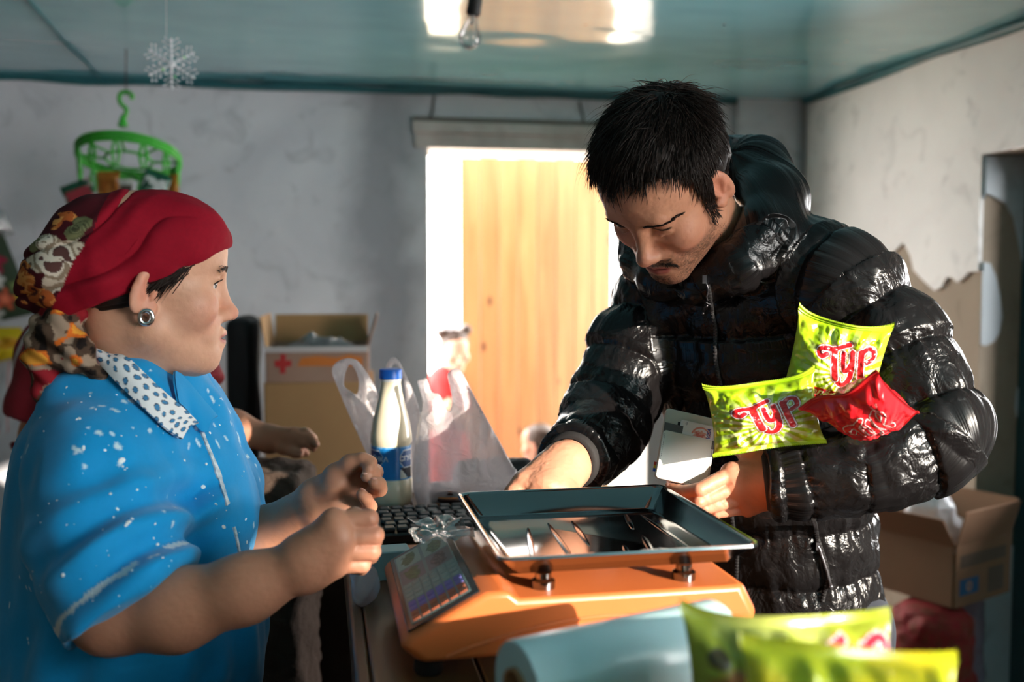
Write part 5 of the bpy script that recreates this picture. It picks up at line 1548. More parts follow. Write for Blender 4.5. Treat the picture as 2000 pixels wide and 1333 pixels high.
# trousers and shoes below the counter
FT = Field()
for s_ in (1, -1):
    hip = pelv + LAT * .09 * s_ + np.array([0, 0, -.05]); knee = np.array([hip[0] + .02, hip[1] + .03, .50]); ank = np.array([hip[0] + .04, hip[1] + .10, .10])
    FT.chain([(hip, .105), (knee, .075), (ank, .058)], k=.03)
FT.cap(pelv + np.array([0, 0, .02]), pelv - np.array([0, 0, .08]), .14, .14, k=.04, flat=(FRW, .8))
v_, q_ = FT.surface(.008); link('trousers', mesh_np('trousers', v_, q_), mat('dark_denim', (34, 38, 48), .85, bump=(200, .4, .001)), man)
for s_ in (1, -1):
    hip = pelv + LAT * .09 * s_; ank = np.array([hip[0] + .04, hip[1] + .10, .0])
    FS = Field(); FS.cap(ank + FRW * .0 + ZZ * .045, ank + FRW * .15 + ZZ * .036, .046, .038, k=.02); FS.cap(ank + ZZ * .05, ank + ZZ * .11, .046, .048, k=.02); FS.cut(ank, -ZZ)
    v_, q_ = FS.surface(.006); link('shoe', mesh_np('shoe', v_, q_), mat('brown_leather', (58, 42, 32), .55), man)
# ------------------------------------------------------------------ the shopkeeper
woman = empty('person', (-.52, 1.36, 0), 'woman in a bright blue smock and dark red headscarf facing the man across the scale', 'person')
HW = Head((-.478, 1.315, 1.498), (22, 4, 3), .965)
F_ = Field(); HW.build(F_, female=True, lids=1.0, jaw=.004, cheeks=.010, mouth_open=.0015)
F_.ell(HW.w(.030, 0, -.108), (.050, .042, .018), HW.A, k=.03)
nbw = P(262, 735, 1.36)
F_.cap(HW.w(-.030, 0, -.060), nbw, .056, .066, k=.03)
WRS, WRE, WRW = P(205, 825, 1.25), P(222, 1192, 1.115), P(600, 1098, 1.10)
WLS, WLE, WLW = P(335, 810, 1.52), P(425, 1110, 1.44), P(612, 985, 1.345)
wch_ = P(250, 880, 1.38); wbe = P(258, 1230, 1.38); wpe = P(255, 1480, 1.40)
WF = np.array([math.cos(math.radians(16)), math.sin(math.radians(16)), 0]); WLAT = np.array([-WF[1], WF[0], 0])
F_.cap(nbw, wch_, .075, .11, k=.03).cap(wch_, wbe, .11, .12, k=.03).cap(wbe, wpe, .12, .12, k=.03)
F_.cap(nbw, WRS, .05, .05, k=.03).cap(nbw, WLS, .05, .05, k=.03)
F_.chain([(WRS, .052), (WRE, .046), (P(345, 1192, 1.105), .043), (P(480, 1150, 1.10), .035), (WRW, .0275)], k=.025)
F_.chain([(WLS, .05), (WLE, .045), (P(515, 1050, 1.39), .038), (WLW, .0275)], k=.025)
for s_ in (1, -1):
    hip = wpe + WLAT * .09 * s_; ank = np.array([hip[0], hip[1], .09]); F_.chain([(hip, .085), (ank, .04)], k=.03)
# near hand: a loose fist, back to the camera
mc = J((652, 1020, 1.098, .0130), (660, 1048, 1.094, .0130), (664, 1077, 1.094, .0125), (656, 1103, 1.098, .0115))
wst = J((600, 1078, 1.102, .020), (600, 1092, 1.100, .021), (600, 1108, 1.100, .021), (600, 1122, 1.103, .018))
for a, b in zip(wst, mc): F_.cap(a[0], b[0], a[1], b[1] * 1.08, k=.016)
F_.cap(mc[0][0], mc[3][0], .0125, .0110, k=.012); F_.cap(wst[1][0], mc[1][0], .024, .015, k=.02)
fist = [J((652, 1020, 1.098, .0128), (720, 1014, 1.106, .0120), (722, 1030, 1.128, .0102), (690, 1036, 1.138, .0088)),
        J((660, 1048, 1.094, .0128), (731, 1046, 1.104, .0118), (730, 1058, 1.128, .0102), (696, 1062, 1.138, .0088)),
        J((664, 1077, 1.094, .0122), (726, 1077, 1.104, .0112), (724, 1086, 1.126, .0098), (694, 1088, 1.136, .0084)),
        J((656, 1103, 1.098, .0112), (708, 1104, 1.108, .0098), (706, 1110, 1.126, .0088), (684, 1110, 1.134, .0076))]
for f in fist: F_.chain([(p_, r_ * .94) for p_, r_ in f], k=.0016)
F_.chain(J((615, 1072, 1.118, .016), (655, 1030, 1.138, .0125), (692, 1012, 1.146, .0105), (712, 1016, 1.146, .0088)), k=.010)
# far hand: palm to the camera, fingers curled
lm = J((690, 912, 1.345, .0125), (708, 936, 1.348, .0125), (712, 962, 1.346, .0120), (703, 988, 1.340, .0110))
lw = J((618, 965, 1.345, .020), (622, 978, 1.345, .021), (625, 992, 1.343, .021), (628, 1004, 1.340, .018))
for a, b in zip(lw, lm): F_.cap(a[0], b[0], a[1], b[1], k=.016)
F_.cap(lm[0][0], lm[3][0], .0125, .0110, k=.012); F_.cap(lw[1][0], lm[1][0], .020, .013, k=.02)
F_.ell(P(654, 950, 1.325), (.022, .013, .017), frame(roll=35), k=.014)      # ball of the thumb
F_.ell(P(668, 1000, 1.328), (.022, .012, .014), frame(roll=-10), k=.014)
open_ = [J((690, 912, 1.345, .0118), (712, 901, 1.335, .0106), (723, 905, 1.318, .0094), (720, 917, 1.302, .0080)),
         J((708, 936, 1.348, .0120), (733, 922, 1.336, .0108), (730, 924, 1.314, .0094), (716, 931, 1.300, .0080)),
         J((712, 962, 1.346, .0115), (741, 956, 1.332, .0106), (741, 946, 1.312, .0092), (731, 944, 1.297, .0079)),
         J((703, 988, 1.340, .0104), (723, 990, 1.322, .0094), (715, 975, 1.304, .0082), (706, 966, 1.294, .0071))]
for f in open_: F_.chain(f, k=.0020)
F_.chain(J((632, 962, 1.338, .0165), (655, 928, 1.330, .0135), (684, 906, 1.322, .0108), (706, 896, 1.316, .0082)), k=.010)
V, Q = F_.surface(.0018)
skin = np.tile(lina((210, 158, 130)), (len(V), 1)) * (1 + .05 * fbm(V * 55, 3))[:, None]
HW.paint(V, skin, None, (186, 104, 100), female=True, lids=1.0, blush=.6)
arm_w = (sstep(.10, .22, np.sqrt(((V - HW.o) ** 2).sum(1)) - .12))[:, None] * .60
skin = skin * (1 - arm_w) + lina((158, 100, 74)) * arm_w        # tan on the arms, deepened for the shade they lie in
for a, r in mc + [f[1] for f in fist]:
    w = np.exp(-((V - a) ** 2).sum(1) / .012 ** 2)[:, None] * .35; skin = skin * (1 - w) + lina((212, 132, 112)) * w
V = V + vnormals(V, Q) * (.0002 * fbm(V * 210, 2))[:, None]
link('body', mesh_np('body', V, Q, skin), M_SKIN, woman)
wt = bvh(V, Q)
for y in (-1, 1): eyeball(HW, y, woman, (1, -.42, .02))
for f, n in [(open_[1], -UPV * .2 - FWD), (open_[2], -FWD), (open_[3], -FWD)]:
    nail(woman, f[3][0], f[2][0], UPV + FWD * -.3, .0068, M_NAIL)
# hair showing at the temple and nape
S = Strands()
for y in (-1, 1):
    for k in range(420):
        t = rng.uniform(0, .72); x = .052 - .052 * t + rng.normal() * .003; z = .030 - .032 * t + rng.normal() * .004
        p = np.array((x, y * (.066 + .014 * t), z)); d = np.array((-.7, y * .08, -.45 + .3 * rng.normal()))
        S.add([HW.w(*(p + d * .010 * j * (1 + .2 * rng.normal()))) for j in range(5)], .0007)
    for k in range(110):
        t = rng.uniform(0, 1); yy = y * (.015 + .032 * t); zz = .0165 + .005 * math.sin(t * 2.6) + rng.normal() * .0018
        h = wt.ray_cast(Vector(HW.w(.16, yy, zz)), Vector(-HW.A[0]))
        p = np.array(h[0]) if h[0] is not None else HW.w(.092, yy, zz)
        S.add([p + HW.s * (HW.A[1] * y * .0022 * j + HW.A[2] * .0007 * j * (1 - t) - HW.A[0] * (.0012 * j * t - .0006)) for j in range(4)], .0005)
    lp = np.array([(.0785, .0465, -.0010), (.0860, .0405, .0034), (.0893, .0320, .0046), (.0880, .0225, .0022)])
    lid = np.array([(HW.w(q[0], y * q[1], q[2])) for q in np.array([[np.interp(t, [0, .33, .67, 1], lp[:, i]) for i in range(3)] for t in np.linspace(0, 1, 12)])])
    S.add(lid, .0011)
    for k in range(44):   # upper lashes
        t = k / 43; p = np.array([np.interp(t * 11, np.arange(12), lid[:, i]) for i in range(3)])
        S.add([p + HW.s * (HW.A[0] * .0020 * j + HW.A[2] * (.0003 * j * j) + HW.A[1] * y * .0010 * j * (1 - t)) for j in range(4)], .0005)
FN = Field(); FN.ell(HW.w(-.030, 0, -.008), np.array((.0765, .0770, .054)) * HW.s, HW.A, k=.01)
FN.cut(HW.w(-.024, 0, 0), HW.A[0] * .93 + HW.A[2] * .37, k=.006); FN.cut(HW.w(-.03, 0, -.062), -HW.A[2] * .9 + HW.A[0] * .42, k=.01)
nv_, nq_ = FN.surface(.003); nL = HW.loc(nv_); nv_ = nv_ + vnormals(nv_, nq_) * (.0015 * np.sin((nL[:, 2] - nL[:, 0] * .3) * 900))[:, None]
sv, sq = S.get(); link('hair', mesh_np('hair', np.concatenate([nv_, sv]), np.concatenate([nq_, sq + len(nv_)])), M_HAIR, woman)
# earring: a broad silver hoop
er = HW.w(-.0045, -.0805, -.047)
b = MB(); ring = [er + HW.A[0] * .0075 * math.cos(a) - HW.A[2] * .0085 * (math.sin(a)) - HW.A[1] * .002 for a in np.linspace(0, 2 * math.pi, 24, endpoint=False)]
b.tube(ring, .0034, 10, closed=True)
b.build('earring', mat('silver', (210, 210, 212), .12, metal=1.0), woman, smooth=True)

# ---------------- headscarf
FS = Field()
FS.ell(HW.w(-.006, 0, .034), np.array((.107, .083, .087)) * HW.s, HW.A, k=.01)
FS.ell(HW.w(.030, 0, .058), np.array((.073, .071, .056)) * HW.s, HW.A, k=.02)
FS.ell(HW.w(-.068, 0, .018), (.072, .070, .072), HW.A, k=.03)
FS.ell(HW.w(-.108, .0, -.012), (.046, .058, .050), HW.A, k=.035)
FS.cap(HW.w(-.128, 0, -.012), HW.w(-.150, 0, -.034), .026, .010, k=.03)
FS.cap(HW.w(-.060, -.064, -.010), HW.w(-.096, -.034, -.040), .022, .020, k=.025)
FS.cap(HW.w(-.060, .064, -.010), HW.w(-.096, .034, -.040), .022, .020, k=.025)
ea, eb = HW.w(.098, 0, .047), HW.w(.0, -.078, -.002)
edge_n = np.cross(eb - ea, HW.A[1]); edge_n = edge_n / np.linalg.norm(edge_n)
if edge_n @ HW.A[2] > 0: edge_n = -edge_n
FS.cut((ea * .5 + eb * .5), edge_n, k=.003)
FS.ell(HW.w(-.005, 0, .028), np.array((.099, .074, .082)) * HW.s, HW.A, k=.002, sub=True)
V, Q = FS.surface(.0017)
L = HW.loc(V)
# gathers run from the forehead back to the knot
gz = L[:, 2] + L[:, 0] * -.55
ph_ = (L[:, 2] * .87 - L[:, 0] * .50) * 62 + 1.6 * noise3(L * 10)
fold = -.0062 * (1 - np.abs(np.sin(ph_))) ** 3.5 * sstep(.070, .0, L[:, 0]) + .0016 * np.sin(ph_ * 3.1) * sstep(.05, -.03, L[:, 0]) + .0022 * fbm(L * 22, 3)
V = V + vnormals(V, Q) * fold[:, None]
def floral(V, c, h):
    """printed flowers of the scarf: roses in beige, orange lilies, olive leaves on wine red"""
    fl = [(-.112, -.055, .018, .046, 0), (-.150, -.045, -.030, .030, 2), (-.118, -.050, -.040, .024, 2), (-.158, -.030, .004, .020, 1), (-.112, -.042, .080, .024, 1), (-.128, -.045, .062, .016, 1), (-.090, -.060, .062, .020, 3), (-.150, -.035, .032, .018, 3), (-.132, -.05, .045, .020, 0),
          (-.10, .07, .01, .040, 0), (-.13, .05, -.02, .028, 2), (-.11, .04, .07, .024, 1), (-.155, .02, .0, .026, 2), (-.14, .01, .05, .020, 3)]
    L = h.loc(V)
    for (x, y, z, r, k) in fl:
        d = L - np.array((x, y, z)); D = np.sqrt((d * d).sum(1)) / r
        a = np.arctan2(d[:, 2], d[:, 0] + d[:, 1] * .5); pet = .78 + .22 * np.cos(a * (5 if k != 3 else 2) + x * 90)
        n = noise3(L * 90)
        m = D < pet * (1 + .15 * n)
        if k == 0: cols = [(120, 96, 84), (206, 190, 170), (150, 128, 108), (228, 214, 198), (96, 62, 58)]
        elif k in (1, 2): cols = [(96, 40, 28), (206, 120, 58), (226, 152, 84), (190, 96, 46), (84, 40, 30)]
        else: cols = [(70, 74, 50), (112, 112, 78), (88, 90, 62), (120, 120, 86), (80, 80, 56)]
        ring = np.clip(((D * 3.6 + .9 * np.sin(a * 2 + D * 9) + .9 * n + .5 * noise3(L * 45 + x * 99))), 0, 4).astype(int)
        cc = np.array([lina(q) for q in cols])[::-1][ring]
        c[m] = cc[m]
    return c
col = np.tile(lina((138, 6, 30)), (len(V), 1)) * (1 + .06 * noise3(L * 300))[:, None]
back = L[:, 0] - .42 * L[:, 2] < -.098 + .006 * noise3(L * 20)
dark = col.copy(); dark[:] = lina((72, 14, 24)); fl = floral(V, dark, HW)
col[back] = fl[back]
link('headscarf', mesh_np('headscarf', V, Q, col), mat('scarf_cotton', vcol=True, rough=.85, sheen=.0, spec=.2, bump=(700, .25, .0006)), woman)
# knot and tails of the scarf at the nape
FK = Field()
FK.chain([(HW.w(-.095, -.030, -.045), .024), (HW.w(-.112, -.035, -.075), .026), (HW.w(-.120, -.040, -.110), .024), (HW.w(-.118, -.045, -.150), .016)], k=.02)
FK.chain([(HW.w(-.108, -.052, -.078), .020), (HW.w(-.085, -.070, -.100), .018), (HW.w(-.062, -.076, -.122), .012)], k=.015)
V, Q = FK.surface(.0024); L = HW.loc(V)
V = V + vnormals(V, Q) * (.004 * fbm(L * 40, 2) + .0025 * np.sin(L[:, 2] * 220 + L[:, 0] * 160))[:, None]
n = noise3(L * 75); n2 = noise3(L * 46 + 7)
col = np.tile(lina((74, 56, 44)), (len(V), 1)); col[n > .12] = lina((150, 128, 110)); col[n < -.42] = lina((26, 18, 16)); col[(n2 > .30)] = lina((214, 106, 34)); col[n2 > .46] = lina((232, 160, 60)); col[n2 < -.42] = lina((132, 24, 34))
link('scarf_knot', mesh_np('scarf_knot', V, Q, col), mat('scarf_cotton', vcol=True), woman)

# ---------------- blue smock
FB = Field()
FB.cap(P(255, 785, 1.37), P(258, 900, 1.37), .105, .140, k=.05, flat=(WF, .80))
FB.cap(P(258, 900, 1.37), P(262, 1020, 1.37), .145, .158, k=.05, flat=(WLAT, 1.15))
FB.ell(P(345, 1010, 1.36), (.090, .135, .085), np.array([WF, WLAT, ZZ]), k=.06)
FB.cap(P(262, 1020, 1.37), P(256, 1240, 1.38), .155, .172, k=.05, flat=(WLAT, 1.15))
FB.cap(P(256, 1240, 1.38), P(254, 1560, 1.40), .172, .180, k=.05, flat=(WLAT, 1.15))
FB.cap(P(262, 745, 1.36), WRS + np.array([.0, .03, -.005]), .070, .070, k=.04).cap(P(262, 745, 1.36), WLS, .068, .070, k=.04)
SLV = [(P(215, 820, 1.265), .078), (P(200, 930, 1.215), .086), (P(205, 1050, 1.165), .080), (P(228, 1140, 1.13), .076), (P(262, 1205, 1.11), .073), (P(285, 1245, 1.11), .072)]
FB.chain(SLV, k=.03)
SLF = [(WLS, .076), (P(385, 930, 1.49), .074), (P(420, 1050, 1.45), .068), (P(450, 1110, 1.43), .062)]
FB.chain(SLF, k=.03)
hemc = P(254, 1192, 1.112); hemn = P(252 + 56, 1192 + 83, 1.10) - P(252, 1192, 1.112)
hemn = hemn / np.linalg.norm(hemn)
local_cut(FB, hemc, hemn, .125)
cutp = P(443, 1078, 1.42); cn = (WLW - WLE); local_cut(FB, P(455, 1095, 1.42), cn, .075)
# neck opening
FB.cap(HW.w(-.030, 0, -.060), P(262, 742, 1.36), .060, .068, k=.012, sub=True)
FB.cap(P(330, 735, 1.36), P(385, 805, 1.37), .034, .014, k=.015, sub=True)
FB.cap(P(200, 690, 1.35), P(200, 640, 1.35), .02, .06, k=.02, sub=True)
V, Q = FB.surface(.0036)
nV = vnormals(V, Q)
d_s = np.sqrt(((V - P(225, 1010, 1.15)) ** 2).sum(1))
near_arm = sstep(.17, .09, np.abs((V - P(225, 1000, 1.18)) @ np.array([1, 0, 0]))) * sstep(1.31, 1.24, V[:, 1])
# cloth folds: rings gather in the crook of the sleeve, long drapes on the back and breast
q1 = V @ hemn
wr = .011 * np.sin(q1 * 115 + 3.2 * noise3(V * 9)) * near_arm * np.exp(-((V[:, 2] - 1.20) / .06) ** 2) * sstep(-.60, -.45, V[:, 0])
wr += .009 * noise3(V * np.array([14, 14, 6])) + .006 * noise3(V * np.array([30, 30, 11]) + 4)
wr += .004 * np.sin((V[:, 0] * .8 - V[:, 2] * .5) * 95 + 2 * noise3(V * 6)) * sstep(.15, .6, noise3(V * 5 + 3))
V = V + nV * wr[:, None]
blue = np.tile(lina((0, 142, 204)), (len(V), 1)) * (1 + .06 * fbm(V * 16, 2) + .03 * noise3(V * 300))[:, None]
hq_ = (hemc - V) @ hemn
stripe = (np.abs(hq_ - .027) < .0042 + .0022 * noise3(V * 60)) & (np.sqrt(((V - hemc) ** 2).sum(1)) < .12) & (V[:, 1] < 1.26) & (noise3(V * 42) > -.5)
blue[stripe] = lina((206, 214, 220))
# worn white dribbles
sp = noise3(V * np.array([150, 150, 60]) + 3); blue[(sp > .72) & (noise3(V * 13) > .1)] = lina((196, 220, 232))
M_BLUE = mat('blue_cotton', vcol=True, rough=.75, sheen=.2, spec=.25, bump=(600, .3, .0006), bump2=(26, .2, .005))
smock = link('smock', mesh_np('smock', V, Q, blue), M_BLUE, woman)
bt = bvh(V, Q)
# paint splashes on the smock
sp = MB(); r2 = random.Random(4)
spots = [(155, 818, 4), (163, 876, 4.5), (238, 900, 6), (240, 912, 2.5), (248, 915, 2), (244, 918, 2), (130, 757, 2.5), (176, 775, 2), (187, 800, 2.5), (228, 772, 2), (251, 1021, 6), (258, 1014, 3.5), (247, 1026, 4), (229, 995, 3), (222, 1011, 2.5), (268, 957, 2.5), (303, 1024, 2), (308, 833, 2.5),
         (360, 900, 3), (403, 907, 4), (397, 952, 5), (361, 900, 2.5), (293, 1175, 5), (292, 1192, 3), (330, 1070, 3.5), (308, 1064, 3), (437, 1030, 4), (480, 1015, 3), (482, 1060, 3), (421, 985, 2.5), (382, 975, 2), (410, 846, 3), (123, 1124, 4), (180, 1160, 2.5), (150, 820, 2), (205, 880, 3), (258, 1115, 3), (216, 965, 3), (300, 1052, 2.5), (318, 1090, 2.5)]
for k in range(70): spots.append((r2.uniform(60, 480), r2.uniform(740, 1190), r2.uniform(.8, 2.0)))
for (x, y, r) in spots:
    h, n = shoot(bt, x, y, .0002)
    if h is None or h[1] > 1.6: continue
    s = h[1] / FPX * r * .95
    ux = np.cross(n, [0, 0, 1.0]); ux /= np.linalg.norm(ux) + 1e-9; uy = np.cross(n, ux)
    a = r2.uniform(0, 3.1); ex = ux * math.cos(a) + uy * math.sin(a); ey = np.cross(n, ex)
    sp.ball(h, (s * r2.uniform(.9, 1.5), s * r2.uniform(.7, 1), .0008), np.array([ex, ey, n]), 9, 6)
so = sp.build('paint_splashes', mat('white_paint', (232, 238, 240), .6), smock, smooth=True); so['kind'] = 'stuff'
# white piping down the front, with a zip
def ribbon(name, path, w, m, par, lift=.0015, n=10, tree=None):
    pts = []
    for q in curve2(path, n):
        h, nn = shoot(tree or bt, q[0], q[1], lift)
        if h is not None and h[1] < 1.7: pts.append((h, nn))
    V_ = []; 
    for i, (h, nn) in enumerate(pts):
        t = pts[min(i + 1, len(pts) - 1)][0] - pts[max(i - 1, 0)][0]; t /= np.linalg.norm(t) + 1e-9
        s = np.cross(t, nn); s /= np.linalg.norm(s) + 1e-9; ww = w * (1 + .3 * noise3(np.array([[i * .45, 2.0, len(name)]]))[0])
        V_ += [h - s * ww - nn * .002, h - s * ww * .8 + nn * .0006, h + s * ww * .8 + nn * .0006, h + s * ww - nn * .002]
    F_ = [(i * 4 + k, i * 4 + k + 1, i * 4 + 5 + k, i * 4 + 4 + k) for i in range(len(pts) - 1) for k in range(3)]
    b = MB(); b.add(V_, F_); return b.build(name, m, par, smooth=True)
M_PIPE = mat('white_piping', (222, 224, 226), .7, var=(120, (120, 150, 170), .8), bump=(300, .4, .001))
ribbon('piping', [(393, 842), (402, 866), (418, 905), (432, 945), (444, 985)], .0035, M_PIPE, smock)
ribbon('piping', [(456, 1030), (463, 1060), (468, 1090), (472, 1115)], .0028, M_PIPE, smock)
# collars: spotted one near, plain blue one far
def collar(name, inner, outer, m, paint, thick=.0035, nu=150, nv=40, lift=.006):
    I = curve2(inner, 10); O = curve2(outer, 10)
    def pt(q, l):
        h, n = shoot(bt, q[0], q[1], l); hb, nb_ = shoot(wt, q[0], q[1], l)
        if hb is not None and (h is None or hb[1] < h[1]): h = hb
        if h is None: h = P(q[0], q[1], 1.36)
        return h
    A = np.array([pt(q, lift * 1.6) for q in I]); B = np.array([pt(q, lift) for q in O])
    for arr in (A, B):
        for _ in range(8): arr[1:-1] = arr[1:-1] * .5 + .25 * (arr[:-2] + arr[2:])
    ta = np.linspace(0, 1, len(A)); tb = np.linspace(0, 1, len(B))
    def f(u, v):
        a = np.stack([np.interp(u, ta, A[:, i]) for i in range(3)], 1); b_ = np.stack([np.interp(u, tb, B[:, i]) for i in range(3)], 1)
        p = a * (1 - v)[:, None] + b_ * v[:, None]
        return p + np.outer(np.sin(v * math.pi) * .007, -FWD * .8 + UPV * .6)
    return sheet(name, f, nu, nv, m, smock, thick, paint)
def dots(u, v):
    c = np.tile(lina((224, 226, 228)), (len(u), 1)); X = u * 14; Y = v * 3.2
    rg = np.random.default_rng(5)
    for i in range(-1, 15):
        for j in range(0, 4):
            cx = i + .5 + .5 * (j % 2) + rg.uniform(-.2, .2); cy = j + .3 + rg.uniform(-.2, .2); a = rg.uniform(.28, .40); e = rg.uniform(.6, .85); th = rg.uniform(-.7, .7)
            dx = (X - cx); dy = (Y - cy); x = dx * math.cos(th) + dy * math.sin(th); y = -dx * math.sin(th) + dy * math.cos(th)
            d = np.hypot(x / e, y) / a
            c[d < 1] = lina((40, 56, 78)); c[d < .74] = lina((52, 124, 172))
    return c
collar('collar', [(168, 672), (205, 682), (248, 712), (300, 764), (345, 806), (373, 836)], [(150, 690), (190, 708), (228, 752), (270, 800), (312, 840), (344, 862)], mat('spotted_cotton', vcol=True, rough=.75, bump=(500, .3, .0008)), dots)
collar('collar', [(326, 734), (342, 740), (366, 762), (392, 796), (412, 822)], [(338, 790), (352, 805), (372, 830), (386, 848), (398, 848)], mat('blue_cotton'), lambda u, v: np.tile(lina((0, 142, 204)), (len(u), 1)))
# skirt and shoes
FT = Field(); lo = wpe.copy(); lo[2] = .42
FT.cap(wpe, lo, .165, .20, k=.04, flat=(WLAT, 1.1)); FT.cut(np.array([0, 0, .40]), -ZZ)
v_, q_ = FT.surface(.010); link('skirt', mesh_np('skirt', v_, q_), mat('dark_skirt', (30, 30, 40), .9), woman)
for s_ in (1, -1):
    an = wpe + WLAT * .09 * s_; an[2] = 0
    FS = Field(); FS.cap(an + ZZ * .04 - WF * .03, an + ZZ * .034 + WF * .13, .042, .036, k=.02).cap(an + ZZ * .05 - WF * .02, an + ZZ * .10 - WF * .01, .042, .045, k=.02); FS.cut(an, -ZZ)
    v_, q_ = FS.surface(.006); link('shoe', mesh_np('shoe', v_, q_), mat('black_shoe', (24, 22, 22), .5), woman)
# ------------------------------------------------------------------ the person in dark red behind the woman
def simple_head(F, H, female, lids=.4): H.build(F, female=female, lids=lids)
D3 = 2.20
red = empty('person', (-.86, 2.22, 0), 'person in a dark red T-shirt standing behind the woman and hidden by her', 'person')
HR = Head((P(262, 520, 2.22)), (-8, 12, 0), 1.0)
F_ = Field(); HR.build(F_, lids=.4)
nbr = P(250, 650, 2.26); F_.cap(HR.w(-.022, 0, -.055), nbr, .052, .058, k=.03)
RRS, RRE, RRW = P(352, 705, 2.14), P(402, 828, 2.10), P(528, 858, 2.10)
RLS, RLE, RLW = P(105, 690, 2.32), P(75, 850, 2.32), P(120, 960, 2.20)
tr1, tr2 = P(235, 800, 2.26), P(240, 1100, 2.28); rp = np.array([tr2[0], tr2[1], .92])
F_.cap(nbr, tr1, .06, .11, k=.03).cap(tr1, rp, .11, .11, k=.03).cap(nbr, RRS, .04, .045, k=.03).cap(nbr, RLS, .04, .045, k=.03)
F_.chain([(RRS, .047), (RRE, .040), (P(455, 838, 2.10), .038), (RRW, .027)], k=.02); F_.chain([(RLS, .047), (RLE, .040), (RLW, .028)], k=.02)
for s_ in (1, -1): F_.chain([(rp + np.array([.09 * s_, 0, 0]), .08), (np.array([rp[0] + .09 * s_, rp[1], .09]), .04)], k=.03)
hand = J((548, 852, 2.09, .015), (552, 858, 2.08, .015), (556, 866, 2.08, .014), (556, 874, 2.09, .013))
kn3 = J((575, 846, 2.06, .0115), (580, 854, 2.05, .0115), (578, 864, 2.05, .011), (568, 872, 2.06, .0105))
for a, b in zip(hand, kn3): F_.cap(RRW, b[0], .024, b[1], k=.014)
for i, (a, r) in enumerate(kn3):
    p = [(598, 846, 2.05), (606, 856, 2.03), (602, 867, 2.03), (588, 878, 2.05)][i]; t = [(612, 856, 2.04), (617, 868, 2.02), (612, 876, 2.03), (598, 886, 2.05)][i]
    F_.chain([(a, r), (P(*p), r * .9), (P(*t), r * .72)], k=.005)
F_.chain([(RRW, .016), (P(552, 876, 2.06), .012), (P(574, 884, 2.04), .010), (P(586, 888, 2.03), .008)], k=.01)
hl = RLW + (RLW - RLE) / np.linalg.norm(RLW - RLE) * .07
F_.cap(RLW, hl, .027, .026, k=.02)
for i in range(4): F_.cap(hl + np.array([.02 - .013 * i, .01 * i - .015, 0]), hl + np.array([.022 - .013 * i, .01 * i - .02, -.075 + .006 * abs(i - 1)]), .010, .007, k=.004)
F_.cap(hl + np.array([.02, -.01, .01]), hl + np.array([.04, -.03, -.045]), .011, .008, k=.006)
V, Q = F_.surface(.0034)
skin = np.tile(lina((186, 128, 100)), (len(V), 1)) * (1 + .05 * fbm(V * 50, 2))[:, None]
HR.paint(V, skin, None, (160, 84, 78), lids=.4)
link('body', mesh_np('body', V, Q, skin), M_SKIN, red)
for y in (-1, 1): eyeball(HR, y, red)
FH = Field(); FH.ell(HR.w(-.012, 0, .038), (.108, .084, .094), HR.A, k=.01); FH.cut(HR.w(.062, 0, .060), HR.A[0] * .80 - HR.A[2] * .60, k=.012); FH.cut(HR.w(-.02, 0, -.040), -HR.A[2] * .92 + HR.A[0] * .38, k=.012)
v_, q_ = FH.surface(.005); v_ = v_ + vnormals(v_, q_) * (.003 * fbm(v_ * 70, 2))[:, None]; link('hair', mesh_np('hair', v_, q_), M_HAIR, red)
FT = Field()
FT.cap(P(245, 690, 2.26), tr1, .10, .150, k=.04, flat=(np.array([0, 1., 0]), .7)).cap(tr1, rp + ZZ * .05, .155, .165, k=.05, flat=(np.array([0, 1., 0]), .75))
FT.chain([(P(245, 690, 2.26), .08), (RRS, .068), (P(385, 768, 2.12), .064)], k=.04); FT.chain([(P(245, 690, 2.26), .08), (RLS, .072), (P(80, 800, 2.32), .070), (P(74, 840, 2.32), .070)], k=.04)
local_cut(FT, P(386, 758, 2.12), RRE - RRS, .085); local_cut(FT, P(78, 815, 2.32), RLE - RLS, .09)
FT.cap(HR.w(-.022, 0, -.055), nbr, .056, .062, k=.01, sub=True)
V, Q = FT.surface(.0045); V = V + vnormals(V, Q) * (.005 * fbm(V * 18, 2))[:, None]
c = np.tile(lina((122, 12, 28)), (len(V), 1)) * (1 + .05 * noise3(V * 200))[:, None]
# white stripe along the shoulder and sleeve
sl0, sl1 = P(130, 655, 2.32), P(48, 800, 2.32)
ba = sl1 - sl0; t = ((V - sl0) @ ba) / (ba @ ba); e = np.sqrt((((V - sl0) - np.outer(np.clip(t, 0, 1), ba)) ** 2).sum(1))
st_ = (V[:, 0] < RLS[0] + .03) & (V[:, 1] < 2.36)
dd = np.abs((V - RLS) @ np.array([.86, 0, -.5]) + .052); c[st_ & (dd < .0055)] = lina((196, 190, 192))
link('t_shirt', mesh_np('t_shirt', V, Q, c), mat('red_cotton', vcol=True, rough=.85, bump=(400, .3, .0008)), red)
FT = Field()
for s_ in (1, -1): FT.chain([(rp + np.array([.09 * s_, 0, .06]), .11), (np.array([rp[0] + .09 * s_, rp[1], .10]), .06)], k=.03)
v_, q_ = FT.surface(.01); link('trousers', mesh_np('trousers', v_, q_), mat('dark_denim'), red)
for s_ in (1, -1):
    an = np.array([rp[0] + .09 * s_, rp[1], 0]); FS = Field(); FS.cap(an + ZZ * .042, an + np.array([.02, -.14, .036]), .043, .037, k=.02).cap(an + ZZ * .05, an + ZZ * .11, .044, .046, k=.02); FS.cut(an, -ZZ)
    v_, q_ = FS.surface(.007); link('shoe', mesh_np('shoe', v_, q_), mat('black_shoe'), red)

